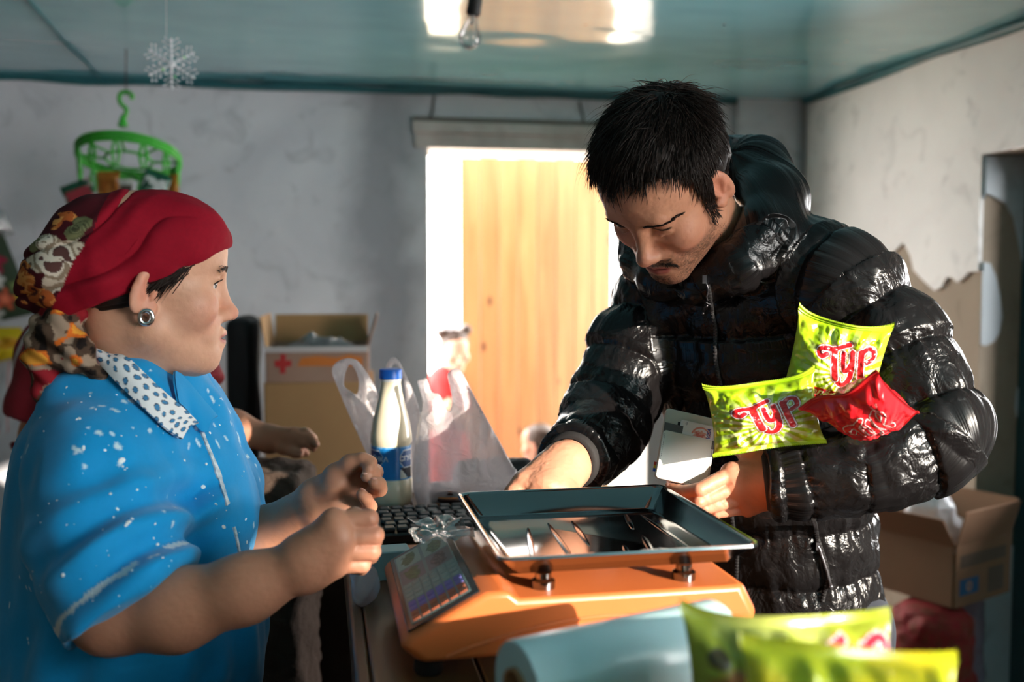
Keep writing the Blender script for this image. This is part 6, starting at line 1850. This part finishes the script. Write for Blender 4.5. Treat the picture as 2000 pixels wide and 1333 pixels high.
# ------------------------------------------------------------------ children outside the door
def child(name_loc, label, Hc, top, base, shirt, arms, hairf, skin_c, r=.075, dress=None):
    o = empty('person', name_loc, label, 'person')
    F = Field(); Hc.build(F, female=True, lids=.5, cheeks=.02); s = Hc.s
    F.cap(Hc.w(-.02, 0, -.055), top, .040 * s, .046 * s, k=.02); F.cap(top, base, r * .85, r, k=.03)
    for (a, b_, c_) in arms:
        F.chain([(top, .035), (a, .036), (b_, .028), (c_, .022)], k=.015)
        d = (c_ - b_) / np.linalg.norm(c_ - b_); sd = np.cross(d, [0, 1.0, 0]); sd /= np.linalg.norm(sd) + 1e-9
        F.cap(c_, c_ + d * .04, .020, .018, k=.01)
        for i in range(4): F.cap(c_ + d * .035 + sd * (.014 - .0095 * i), c_ + d * (.075 - .004 * abs(i - 1)) + sd * (.016 - .0105 * i), .0065, .005, k=.003)
        F.cap(c_ + d * .01 + sd * .012, c_ + d * .04 + sd * .034, .007, .0055, k=.004)
    for sx in (1, -1): F.chain([(base + np.array([.045 * sx, 0, 0]), .055), (np.array([base[0] + .05 * sx, base[1], .06]), .032), (np.array([base[0] + .05 * sx, base[1] - .08, .02]), .028)], k=.02)
    V, Q = F.surface(.0042); c = np.tile(lina(skin_c), (len(V), 1)); Hc.paint(V, c, None, (190, 100, 96), lids=.5, blush=.5)
    link('body', mesh_np('body', V, Q, c), M_SKIN, o)
    for y in (-1, 1): eyeball(Hc, y, o)
    S_ = Field(); S_.cap(top + ZZ * -.01, base, r * 1.05, r * 1.25, k=.03)
    for (a, b_, c_) in arms: S_.chain([(top, .042), (a, .046), (a * .5 + b_ * .5, .042)], k=.02)
    if dress: S_.cap(base, base - ZZ * dress, r * 1.25, r * 1.9, k=.03)
    else:
        for sx in (1, -1): S_.cap(base + np.array([.045 * sx, 0, 0]), np.array([base[0] + .05 * sx, base[1], .12]), .062, .045, k=.02)
    v_, q_ = S_.surface(.006); v_ = v_ + vnormals(v_, q_) * (.004 * fbm(v_ * 22, 2))[:, None]
    link('dress' if dress else 'shirt', mesh_np('dress' if dress else 'shirt', v_, q_), shirt, o)
    v_, q_ = hairf(Hc).surface(.0045); v_ = v_ + vnormals(v_, q_) * (.003 * fbm(v_ * 70, 2))[:, None]; link('hair', mesh_np('hair', v_, q_), mat('brown_hair', (70, 50, 40), .4), o)
    return o
def hair_girl(h):
    f = Field(); f.ell(h.w(-.012, 0, .040), np.array((.104, .084, .092)) * h.s, h.A, k=.01); f.cut(h.w(.060, 0, .056), h.A[0] * .80 - h.A[2] * .60, k=.012); f.cut(h.w(-.02, 0, -.05), -h.A[2] * .92 + h.A[0] * .38, k=.012)
    for y in (-1, 1): f.ell(h.w(-.02, y * .075, .105), .034 * h.s, k=.012)
    return f
def hair_boy(h):
    f = Field(); f.ell(h.w(-.010, 0, .036), np.array((.103, .080, .091)) * h.s, h.A, k=.01); f.cut(h.w(.065, 0, .060), h.A[0] * .80 - h.A[2] * .60, k=.012); f.cut(h.w(-.02, 0, -.040), -h.A[2] * .92 + h.A[0] * .38, k=.012)
    return f
DG = 4.95
HG = Head(P(888, 682, DG), (-68, 22, 6), .84)
tg, bg_ = P(872, 742, DG + .02), P(872, 880, DG + .03)
girl = child((tg[0], tg[1], 0), 'girl in a red dress with bunched hair peering round the doorway', HG, tg, bg_, mat('red_dress', (226, 40, 40), .7),
      [(P(848, 765, DG), P(846, 830, DG - .06), P(868, 800, DG - .12)), (P(898, 765, DG), P(906, 830, DG - .04), P(890, 802, DG - .13))], hair_girl, (226, 170, 146), r=.085, dress=.35)
b = MB()
bow = HG.w(.0, -.03, .135)
for s_ in (-1, 1): b.ball(bow + np.array([s_ * .028, 0, .006]), (.028, .012, .017), frame(roll=-20 * s_))
b.ball(bow, .010); b.build('hair_bow', mat('white_ribbon', (238, 236, 240), .6), girl, smooth=True)
DB = 4.80
HB = Head(P(1052, 868, DB), (150, 5, 0), .80)
tb_, bb_ = P(1052, 918, DB + .02), np.array([P(1052, 918, DB)[0], DB + .02, .36])
child((tb_[0], tb_[1], 0), 'small boy in a blue shirt with cropped hair standing in the doorway, seen from behind', HB, tb_, bb_, mat('blue_shirt', (24, 74, 190), .7),
      [(tb_ + np.array([-.09, 0, -.03]), tb_ + np.array([-.11, .0, -.14]), tb_ + np.array([-.10, -.04, -.24])), (tb_ + np.array([.09, 0, -.03]), tb_ + np.array([.11, .0, -.14]), tb_ + np.array([.10, -.04, -.24]))], hair_boy, (206, 150, 124), r=.075)

# ------------------------------------------------------------------ boxes behind
def panel_box(root_label, name, c, w, d, h, yaw, m, walls=True, thick=.006, group=None):
    a = math.radians(yaw); X = np.array([math.cos(a), math.sin(a), 0]); Y = np.array([-X[1], X[0], 0])
    o = empty(name, c, root_label, 'box', group)
    def side(cx, cy, hx, hy, nm='side'):
        b = MB(); b.box(c + X * cx + Y * cy + ZZ * (h / 2), (hx, hy, h / 2), (X, Y, ZZ)); b.build(nm, m, o, bevel=.002)
    side(0, -d / 2, w / 2, thick / 2); side(0, d / 2, w / 2, thick / 2); side(-w / 2, 0, thick / 2, d / 2 - thick); side(w / 2, 0, thick / 2, d / 2 - thick)
    b = MB(); b.box(c + ZZ * thick / 2, (w / 2 - thick, d / 2 - thick, thick / 2), (X, Y, ZZ)); b.build('bottom', m, o)
    return o, X, Y
def flap(o, m, hinge, along, out, ln, L, thick=.005, name='flap'):
    b = MB(); n = np.cross(along, out); n /= np.linalg.norm(n)
    b.box(hinge + out * L / 2, (ln / 2, L / 2, thick / 2), (along, out, n)); return b.build(name, m, o, bevel=.0015)
M_CARDW = mat('pale_cardboard', (176, 142, 124), .8, var=(5, (156, 122, 104), .6))
M_CARDB = mat('tan_cardboard', (188, 146, 100), .85, var=(3, (168, 128, 88), .7), bump=(30, .2, .002))
M_REDP = mat('red_print', (196, 50, 50), .7); M_ORP = mat('orange_print', (214, 124, 52), .7); M_BLP = mat('blue_print', (40, 92, 140), .7); M_GYP = mat('grey_print', (104, 84, 70), .7)
DX = 3.05
# lower carton stands on the floor, the printed one on top of it
lo_c = P(632, 950, DX + .26); lo_c[2] = 0
top_z = P(600, 752, DX)[2]
bx, X1, Y1 = panel_box('large plain tan carton standing on the floor under the printed one', 'carton', lo_c, .335, .40, top_z, 8, M_CARDB)
b = MB(); b.box(lo_c + ZZ * (top_z - .004), (.161, .194, .004), (X1, Y1, ZZ)); b.build('lid', M_CARDB, bx)
up_c = lo_c + ZZ * top_z - X1 * .005 - Y1 * .04; uh = P(600, 682, DX)[2] - top_z
ux, X2, Y2 = panel_box('open pale carton with red and orange print on top of the tan carton', 'carton', up_c, .315, .30, uh, 8, M_CARDW)
fr0 = up_c - Y2 * .1535
b = MB(); b.prism([(-.130, .050), (-.115, .050), (-.115, .030), (-.098, .030), (-.098, .050), (-.080, .052), (-.080, .072), (-.098, .070), (-.096, .088), (-.112, .092), (-.114, .072), (-.132, .070)], fr0, X2, ZZ, -Y2, .0006); b.build('red_mark', M_REDP, ux)
b = MB(); b.prism([(-.062, .052), (.14, .050), (.14, .078), (.10, .086), (.06, .078), (0, .084), (-.05, .078)], fr0, X2, ZZ, -Y2, .0006); b.build('orange_mark', M_ORP, ux)
b = MB(); b.box(fr0 - Y2 * .003 + ZZ * (uh - .006), (.158, .004, .009), (X2, Y2, ZZ)); b.build('folded_rim', mat('rim_white', (206, 200, 198), .7), ux)
flap(ux, M_CARDB, up_c + Y2 * .150 + ZZ * uh, X2, (Y2 * .25 + ZZ * .97), .315, .095)
flap(ux, M_CARDW, up_c + X2 * .158 + ZZ * uh, Y2, (X2 * .30 + ZZ * .95), .30, .105)
flap(ux, M_CARDB, up_c - X2 * .158 + ZZ * uh, Y2, (-X2 * .15 + ZZ * .98), .30, .10)
tag(sheet('plastic_wrap', lambda u, v: (up_c + ZZ * (uh - .02)) + np.outer((u - .5) * .22, X2) + np.outer((v - .5) * .2, Y2) + np.outer(.045 * np.sin(u * math.pi) * np.sin(v * math.pi) + .02 * fbm(np.stack([u * 6, v * 6, u * 0], -1), 2), ZZ), 40, 40, mat('grey_film', (128, 124, 128), .35), None, .001), 'crumpled grey plastic lying in the open printed carton', 'plastic wrap')
# tall dark rounded block left of the cartons
M_DARK = mat('dark_matte', (30, 31, 34), .85, bump=(90, .4, .002))
dc = P(477, 760, 3.30); hz = P(490, 622, 3.2)[2]
F_ = Field(); ex_ = np.array([math.cos(.14), math.sin(.14), 0])
F_.func(lambda p: (lambda q: np.linalg.norm(np.maximum(np.abs(np.stack([(p - np.array([dc[0], dc[1], hz / 2])) @ ex_, (p - np.array([dc[0], dc[1], hz / 2])) @ np.array([-ex_[1], ex_[0], 0]), p[:, 2] - hz / 2], 1)) - np.array([.012, .10, hz / 2 - .03]), 0), axis=1) - .03)(0), (dc[0], dc[1], hz / 2), hz / 2 + .1)
V, Q = F_.surface(.012); V = V + vnormals(V, Q) * (.008 * noise3(V * 7))[:, None]; V[:, 2] = np.maximum(V[:, 2], .001)
tag(link('dark_stack', mesh_np('dark_stack', V, Q), M_DARK), 'tall dark stack standing left of the cartons', 'stack')
# brown fleece on a low stand where the hand rests
f0 = P(560, 905, 2.02); f0[2] = 0; hz = P(575, 908, 2.02)[2]
F_ = Field()
F_.func(lambda p: np.linalg.norm(np.maximum(np.abs((p - np.array([f0[0] - .04, f0[1] + .02, hz / 2]))) - np.array([.060, .08, hz / 2 - .03]), 0), axis=1) - .025, (f0[0] - .04, f0[1] + .02, hz / 2), hz / 2 + .1)
V, Q = F_.surface(.009); V = V + vnormals(V, Q) * (.007 * noise3(V * 22) + .006 * noise3(V * 70))[:, None]; V[:, 2] = np.maximum(V[:, 2], .001)
tag(link('sack_stack', mesh_np('sack_stack', V, Q), mat('brown_sacking', (72, 56, 46), .95, bump=(160, .8, .004))), 'tall brown sack with a frayed top under the resting hand', 'sack')

c0 = P(650, 960, 2.28); hz = c0[2]  # dark sack added to fill the shaded gap beside the counter
F_ = Field()
F_.func(lambda p: np.linalg.norm(np.maximum(np.abs((p - np.array([c0[0], c0[1], hz / 2]))) - np.array([.055, .07, hz / 2 - .04]), 0), axis=1) - .035, (c0[0], c0[1], hz / 2), hz / 2 + .1)
V, Q = F_.surface(.010); V = V + vnormals(V, Q) * (.010 * noise3(V * 12) + .004 * noise3(V * 60))[:, None]; V[:, 2] = np.maximum(V[:, 2], .001)
tag(link('sack_stack', mesh_np('sack_stack', V, Q), mat('shade_filler', (50, 40, 34), .95, bump=(160, .8, .004))), 'dark filler sack added for the shade between the cartons and the counter, behind the milk bottle', 'sack')

# open carton at the right, on sacks
rc = P(1832, 1150, 3.15); zb = P(1800, 1168, 3.05)[2]; rc[2] = zb
rx, X3, Y3 = panel_box('open brown carton with blue print standing on sacks by the right wall', 'carton', rc, .30, .30, P(1780, 1052, 3.05)[2] - zb, 34, mat('brown_carton', (150, 110, 82), .8, var=(5, (130, 96, 72), .5)))
hh = P(1780, 1052, 3.05)[2] - zb; mc_ = MATS['brown_carton']
fl0 = rc - Y3 * .1535; fr1 = rc + X3 * .1535
flap(rx, mc_, rc - Y3 * .15 + ZZ * hh, X3, -Y3 * .25 + ZZ * .97, .30, .115)
flap(rx, mc_, rc + X3 * .15 + ZZ * hh, Y3, X3 * .35 + ZZ * .94, .30, .115)
flap(rx, mc_, rc + Y3 * .15 + ZZ * hh, X3, Y3 * .6 + ZZ * .8, .30, .115)
flap(rx, mc_, rc - X3 * .15 + ZZ * hh, Y3, -X3 * .6 + ZZ * .8, .30, .115)
for (x0, x1, z0, z1, m_) in ((-.13, -.03, .035, .085, M_BLP), (.02, .11, .02, .10, M_GYP), (-.13, .12, .12, .16, M_GYP)):
    b = MB(); b.prism([(x0, z0), (x1, z0), (x1, z1), (x0, z1)], fl0, X3, ZZ, -Y3, .0006); b.build('printed_patch', m_, rx)
b = MB(); b.lathe(fl0 + X3 * -.08 + ZZ * .06 - Y3 * .0006, [(.006, 0), (.016, 0), (.016, .0006), (.006, .0006)], 20, -Y3, close=False); b.build('printed_ring', M_CARDW, rx)
for (x0, x1, z0, z1) in ((-.13, -.06, .11, .15), (-.02, .11, .09, .125), (-.12, .05, .03, .055)):
    b = MB(); b.prism([(x0, z0), (x1, z0), (x1, z1), (x0, z1)], fr1, Y3, ZZ, X3, .0006); b.build('printed_patch', M_BLP, rx)
F_ = Field(); wc_ = P(1825, 1000, 3.15)
F_.ell(wc_, (.07, .06, .075), k=.03).ell(wc_ + np.array([.03, .02, -.07]), (.09, .08, .07), k=.03)
F_.ell(wc_ + np.array([-.05, .01, -.04]), (.05, .05, .06), k=.03)
V, Q = F_.surface(.005); V = V + vnormals(V, Q) * (.012 * fbm(V * 14, 3))[:, None]
tag(link('white_bag', mesh_np('white_bag', V, Q), mat('white_plastic', (226, 230, 238), .3, coat=.3)), 'crumpled white plastic bag stuffed in the open carton by the right wall', 'plastic bag')
# red net sack of onions and a lilac sack under that carton
def sack(c, r, h, m, label, cat, seed, lumps=.02):
    F = Field(); F.cap(c + ZZ * r * .8, c + ZZ * (h - r * .7), r, r * .92, k=.05); F.cut(c + ZZ * .001, -ZZ); F.cut(c + ZZ * (h - .002), ZZ, k=.03)
    V, Q = F.surface(.007); n = np.abs(noise3(V * 16 + seed)) ; V2 = V + vnormals(V, Q) * ((n * lumps + .006 * noise3(V * 40)) * (V[:, 2] < h - .03) * (V[:, 2] > .02))[:, None]
    return tag(link('sack', mesh_np('sack', V2, Q), m), label, cat)
def net_mat():
    m = mat('red_net', (150, 24, 30), .7, var=(26, (120, 58, 34), .8), bump=(120, .7, .004)); return m
s0 = rc.copy(); s0[2] = 0
sack(s0 - X3 * .12 - Y3 * .06, .125, zb - .002, net_mat(), 'red net sack of onions under the open carton', 'sack', 3)
sack(s0 + X3 * .13 + Y3 * .02, .095, zb - .002, mat('lilac_sack', (150, 132, 150), .7, var=(7, (120, 100, 104), .6), bump=(60, .4, .003)), 'pale lilac sack under the open carton, nearest the right wall', 'sack', 8, .008)

# ------------------------------------------------------------------ hanging things
# clear light bulb on a short black holder
bb = P(906, 66, 2.7); bt_ = np.array([P(935, -10, 2.7)[0], 2.7, CEIL - .004])
bulb = empty('light_bulb', bt_, 'clear light bulb in a black holder hanging from the ceiling', 'light bulb')
s_end = P(924, 28, 2.7); axb = s_end - bt_; axb /= np.linalg.norm(axb)
b = MB(); b.lathe(bt_, [(.004, .0), (.016, .002), (.019, .010), (.0195, np.linalg.norm(s_end - bt_)), (.016, np.linalg.norm(s_end - bt_) + .004)], 28, axb); b.build('holder', M_RUB, bulb, smooth=True)
def glass_mat():
    m = bpy.data.materials.new('thin_glass'); m.use_nodes = True; nt = m.node_tree; N = nt.nodes; L = nt.links; N.remove(N['Principled BSDF'])
    tp = N.new('ShaderNodeBsdfTransparent'); tp.inputs[0].default_value = (.95, .95, .95, 1); gl = N.new('ShaderNodeBsdfGlossy'); gl.inputs['Roughness'].default_value = .03
    lw = N.new('ShaderNodeLayerWeight'); lw.inputs['Blend'].default_value = .35; mm = N.new('ShaderNodeMath'); mm.operation = 'MULTIPLY_ADD'; mm.inputs[1].default_value = .75; mm.inputs[2].default_value = .06; L.new(lw.outputs['Fresnel'], mm.inputs[0])
    x = N.new('ShaderNodeMixShader'); L.new(mm.outputs[0], x.inputs[0]); L.new(tp.outputs[0], x.inputs[1]); L.new(gl.outputs[0], x.inputs[2]); L.new(x.outputs[0], N['Material Output'].inputs['Surface']); return m
b = MB(); b.lathe(s_end, [(.0125, -.004), (.0130, .010), (.0150, .022), (.0215, .036), (.0285, .050), (.0300, .062), (.0270, .076), (.0190, .086), (.0090, .0915), (.0005, .0925)], 40, axb, close=False); gb = b.build('glass', glass_mat(), bulb, smooth=True)
b = MB(); b.tube([s_end + axb * .0, s_end + axb * .030], .0035, 8); x = np.cross(axb, [0, 1.0, 0]); x /= np.linalg.norm(x)
for s_ in (-1, 1): b.tube([s_end + axb * .028, s_end + axb * .052 + x * .012 * s_], .0006, 5)
b.tube([s_end + axb * (.052 + .003 * math.sin(k * 1.6)) + x * (-.012 + .024 * k / 12) for k in range(13)], .0004, 5); b.build('filament', mat('filament_grey', (120, 120, 124), .3, metal=.6), gb, smooth=True)
# snowflake
sn = P(335, 125, 2.6)
flake = empty('snowflake', sn, 'glittering clear plastic snowflake hanging from a thread', 'snowflake')
fx = frame(yaw=14, tilt=4, roll=12); M_SNOW = mat('clear_sparkle', (236, 238, 244), .12, coat=.6, spec=.8)
for k in range(6):
    a = math.pi / 3 * k + .3; d = fx[0] * math.cos(a) + fx[1] * math.sin(a); s = np.cross(d, fx[2])
    b = MB(); b.tube([sn, sn + d * .060], [.003, .0016], 6)
    for t in (.018, .030, .042, .054):
        ln = .020 - abs(t - .040) * .35
        for sg in (-1, 1): b.tube([sn + d * t, sn + d * (t + ln * .7) + s * sg * ln], [.0016, .0008], 5); b.ball(sn + d * (t + ln * .7) + s * sg * ln, .0026, n=6, m=5)
    b.ball(sn + d * .062, .0036, n=8, m=6); b.build('arm', M_SNOW, flake, smooth=True)
b = MB(); b.ball(sn, (.010, .010, .004), fx); b.build('hub', M_SNOW, flake, smooth=True)
tp_ = np.array([P(326, 0, 2.6)[0], 2.6, CEIL - .004]); b = MB(); b.tube([tp_, sn + fx[1] * .055], .0007, 5); b.build('thread', mat('thread', (206, 206, 210), .6), flake)
for (p, col) in (((342, 150), (60, 210, 120)), ((318, 136), (150, 230, 140)), ((360, 112), (170, 240, 170))):
    b = MB(); b.ball(P(p[0], p[1], 2.594), .0035, n=8, m=6); b.build('glitter', mat('glitter_%d' % col[0], col, .1, coat=.8), flake, smooth=True)
# green round clothes hanger with sachets
DH = 3.55; sc_ = DH / FPX
hc = P(252, 320, DH)
hang = empty('round_hanger', hc, 'bright green round plastic peg hanger hung from the ceiling with sachets', 'hanger')
M_GRN = mat('green_plastic', (62, 176, 52), .38)
R_ = 95 * sc_
TLT = -.30
def ringp(r, z, n=64): return [hc + np.array([r * math.cos(a), r * math.sin(a) * .95, z + TLT * r * math.sin(a)]) for a in np.linspace(0, 2 * math.pi, n, endpoint=False)]
b = MB(); 
for z in (.0, .012, .024): b.tube(ringp(R_, z + .012), .0062, 8, closed=True)
b.build('rim', M_GRN, hang, smooth=True)
b = MB(); b.tube(ringp(R_ * .45, .012, 40), .005, 8, closed=True)
for k in range(8):
    a = math.pi / 4 * k + .2; b.tube([hc + np.array([R_ * .45 * math.cos(a), R_ * .45 * math.sin(a) * .95, .012 + TLT * R_ * .45 * math.sin(a)]), hc + np.array([R_ * math.cos(a), R_ * math.sin(a) * .95, .018 + TLT * R_ * math.sin(a)])], .0045, 8)
b.build('spokes', M_GRN, hang, smooth=True)
for k in range(12):
    a = 2 * math.pi * k / 12 + .1; p = hc + np.array([R_ * .97 * math.cos(a), R_ * .92 * math.sin(a), TLT * R_ * .97 * math.sin(a)]); tg_ = np.array([-math.sin(a), math.cos(a), 0])
    b = MB()
    for s_ in (-1, 1): b.tube([p + tg_ * .004 * s_ + ZZ * .012, p + tg_ * .013 * s_ - ZZ * .028, p + tg_ * .005 * s_ - ZZ * .070], [.005, .0055, .004], 6)
    b.tube([p - tg_ * .012 - ZZ * .03, p + tg_ * .012 - ZZ * .03], .0035, 6)
    b.build('peg', M_GRN, hang, smooth=True)
hk = P(242, 238, DH)
b = MB()
hp = [P(x, y, DH) for x, y in curve2([(240, 236), (246, 222), (246, 212), (236, 202), (233, 190), (238, 181), (250, 180), (258, 187), (256, 194)], 6)]
b.tube(hp, .0075, 10); b.lathe(P(240, 240, DH), [(.004, .03), (.012, .01), (.018, -.012), (.010, -.016)], 16); b.build('hook', M_GRN, hang, smooth=True)
b = MB()
for k in range(4):
    a = math.pi / 2 * k + .5; b.tube([P(240, 243, DH), hc + np.array([R_ * math.cos(a), R_ * math.sin(a) * .95, .03 + TLT * R_ * math.sin(a)])], .0011, 5)
b.build('cord', mat('thread'), hang)
top = np.array([P(246, 90, DH)[0], DH, CEIL - .004]); b = MB(); b.tube([top, P(246, 150, DH), P(247, 188, DH)], .0022, 6); b.build('string', mat('dark_string', (70, 44, 50), .7), hang)
GS = 'sachets pegged to the green hanger'
def sachet(x, y, w, h, roll, yaw, paint, label, dd=0.0):
    c = P(x, y, DH + dd); fr = frame(yaw=yaw, roll=roll)
    def f(u, v):
        a = (u - .5) * 2; q = (v - .5) * 2
        t = .010 * np.sqrt(np.clip(1 - a ** 4, 0, 1)) * np.sqrt(np.clip(1 - (q / .85) ** 4, 0, 1)) + .0015 * noise3(np.stack([a * 3, q * 3, a * 0 + x], -1))
        return c + np.outer(a * w / 2, fr[0]) + np.outer(q * h / 2, fr[1]) + np.outer(t, fr[2])
    return tag(sheet('sachet', f, 26, 30, mat('sachet_foil', vcol=True, rough=.3, coat=.3), None, .004, paint), label, 'sachet', GS)
def pk(base, spot, band):
    def f(u, v):
        c = np.tile(lina(base), (len(u), 1)); n = fbm(np.stack([u * 5, v * 5, u * 0 + base[0]], -1), 2)
        c[(np.abs(v - .55) < .22) & (np.abs(u - .5) < .4 + .1 * n)] = lina(spot); c[(n > .45)] = lina(band); return c
    return f
sachet(158, 386, .105, .115, 22, 10, pk((22, 84, 60), (170, 52, 66), (190, 170, 170)), 'green and red sachet hanging tilted from the left of the green hanger', -.03)
sachet(212, 372, .082, .13, 0, -6, pk((188, 112, 36), (172, 96, 26), (200, 130, 60)), 'orange sachet pegged left of centre on the green hanger', -.05)
sachet(248, 378, .05, .10, 3, 8, pk((214, 210, 206), (70, 50, 44), (120, 90, 70)), 'white and dark sachet pegged at the middle of the green hanger', -.10)
sachet(302, 364, .090, .10, -20, 12, pk((18, 88, 62), (200, 206, 204), (16, 70, 50)), 'dark green sachet with a pale band pegged right of centre on the green hanger', -.135)
sachet(334, 376, .070, .12, 6, -20, pk((196, 124, 34), (180, 104, 26), (210, 140, 60)), 'orange sachet pegged at the right end of the green hanger', -.02)

# ------------------------------------------------------------------ packets and papers pinned on the wall at the far left
def onback(px, py, off=.006):
    r = P(px, py, 1.0) - CAM; t = ((RW(0, -off) - CAM) @ EY) / (r @ EY); return CAM + r * t
def wall_sheet(name, quad, paint, label, cat, bulge=.02, off=.012, m=None):
    q = [onback(x, y, off) for x, y in quad]      # lb, rb, rt, lt
    def f(u, v):
        p = np.outer((1 - u) * (1 - v), q[0]) + np.outer(u * (1 - v), q[1]) + np.outer(u * v, q[2]) + np.outer((1 - u) * v, q[3])
        return p - np.outer(bulge * (1 + .4 * noise3(np.stack([u * 5, v * 5, u * 0 + quad[0][0]], -1))) * np.sin(np.clip(u, .02, .98) * math.pi) * np.sin(np.clip(v, .02, .98) * math.pi), EY)
    return tag(sheet(name, f, 60, 70, m or mat('glossy_print', vcol=True, rough=.35, coat=.2), None, .003, paint), label, cat)
def flowers(u, v):
    c = np.tile(lina((52, 70, 50)), (len(u), 1))
    for (x, y, r, col) in ((.62, .85, .16, (190, 40, 90)), (.75, .66, .16, (150, 24, 60)), (.55, .55, .12, (80, 110, 60)), (.5, .42, .14, (66, 96, 160)), (.72, .44, .10, (206, 202, 200)), (.75, .22, .13, (196, 90, 60)), (.92, .20, .08, (190, 170, 40)), (.55, .20, .12, (160, 60, 90)), (.60, .08, .10, (190, 190, 186)), (.9, .35, .07, (120, 140, 80)), (.6, .70, .08, (190, 90, 120)), (.3, .6, .14, (206, 120, 60)), (.25, .3, .14, (180, 40, 60)), (.2, .85, .12, (220, 200, 70))):
        d = np.hypot(u - x, v - y) / r; a = np.arctan2(v - y, u - x); m = d < .8 + .25 * np.cos(a * 5); c[m] = lina(col); c[m & (d < .35)] = lina(tuple(min(255, q + 40) for q in col))
    return c
wall_sheet('flower_poster', [(-120, 655), (70, 612), (4, 452), (-120, 440)], flowers, 'flower-printed poster hanging on the back wall at the far left', 'poster')
wall_sheet('yellow_packet', [(-60, 722), (66, 690), (40, 640), (-60, 640)], lambda u, v: np.where((np.hypot(u - .7, v - .5) < .2)[:, None], lina((206, 150, 30)), lina((216, 188, 20))), 'bright yellow packet hanging under the flower poster', 'packet', .03, .05)
wall_sheet('paper_sheet', [(-20, 900), (44, 800), (50, 700), (-40, 715)], lambda u, v: np.where((np.abs(u - .55 - .1 * v) < .03)[:, None], lina((216, 170, 176)), lina((206, 208, 214))), 'white paper sheet pinned below the yellow packet', 'paper', .01, .008)
wall_sheet('clear_packet', [(-60, 470), (28, 458), (8, 410), (-60, 395)], None, 'clear plastic packet hanging above the flower poster', 'packet', .03, .05, M_CLEAR)
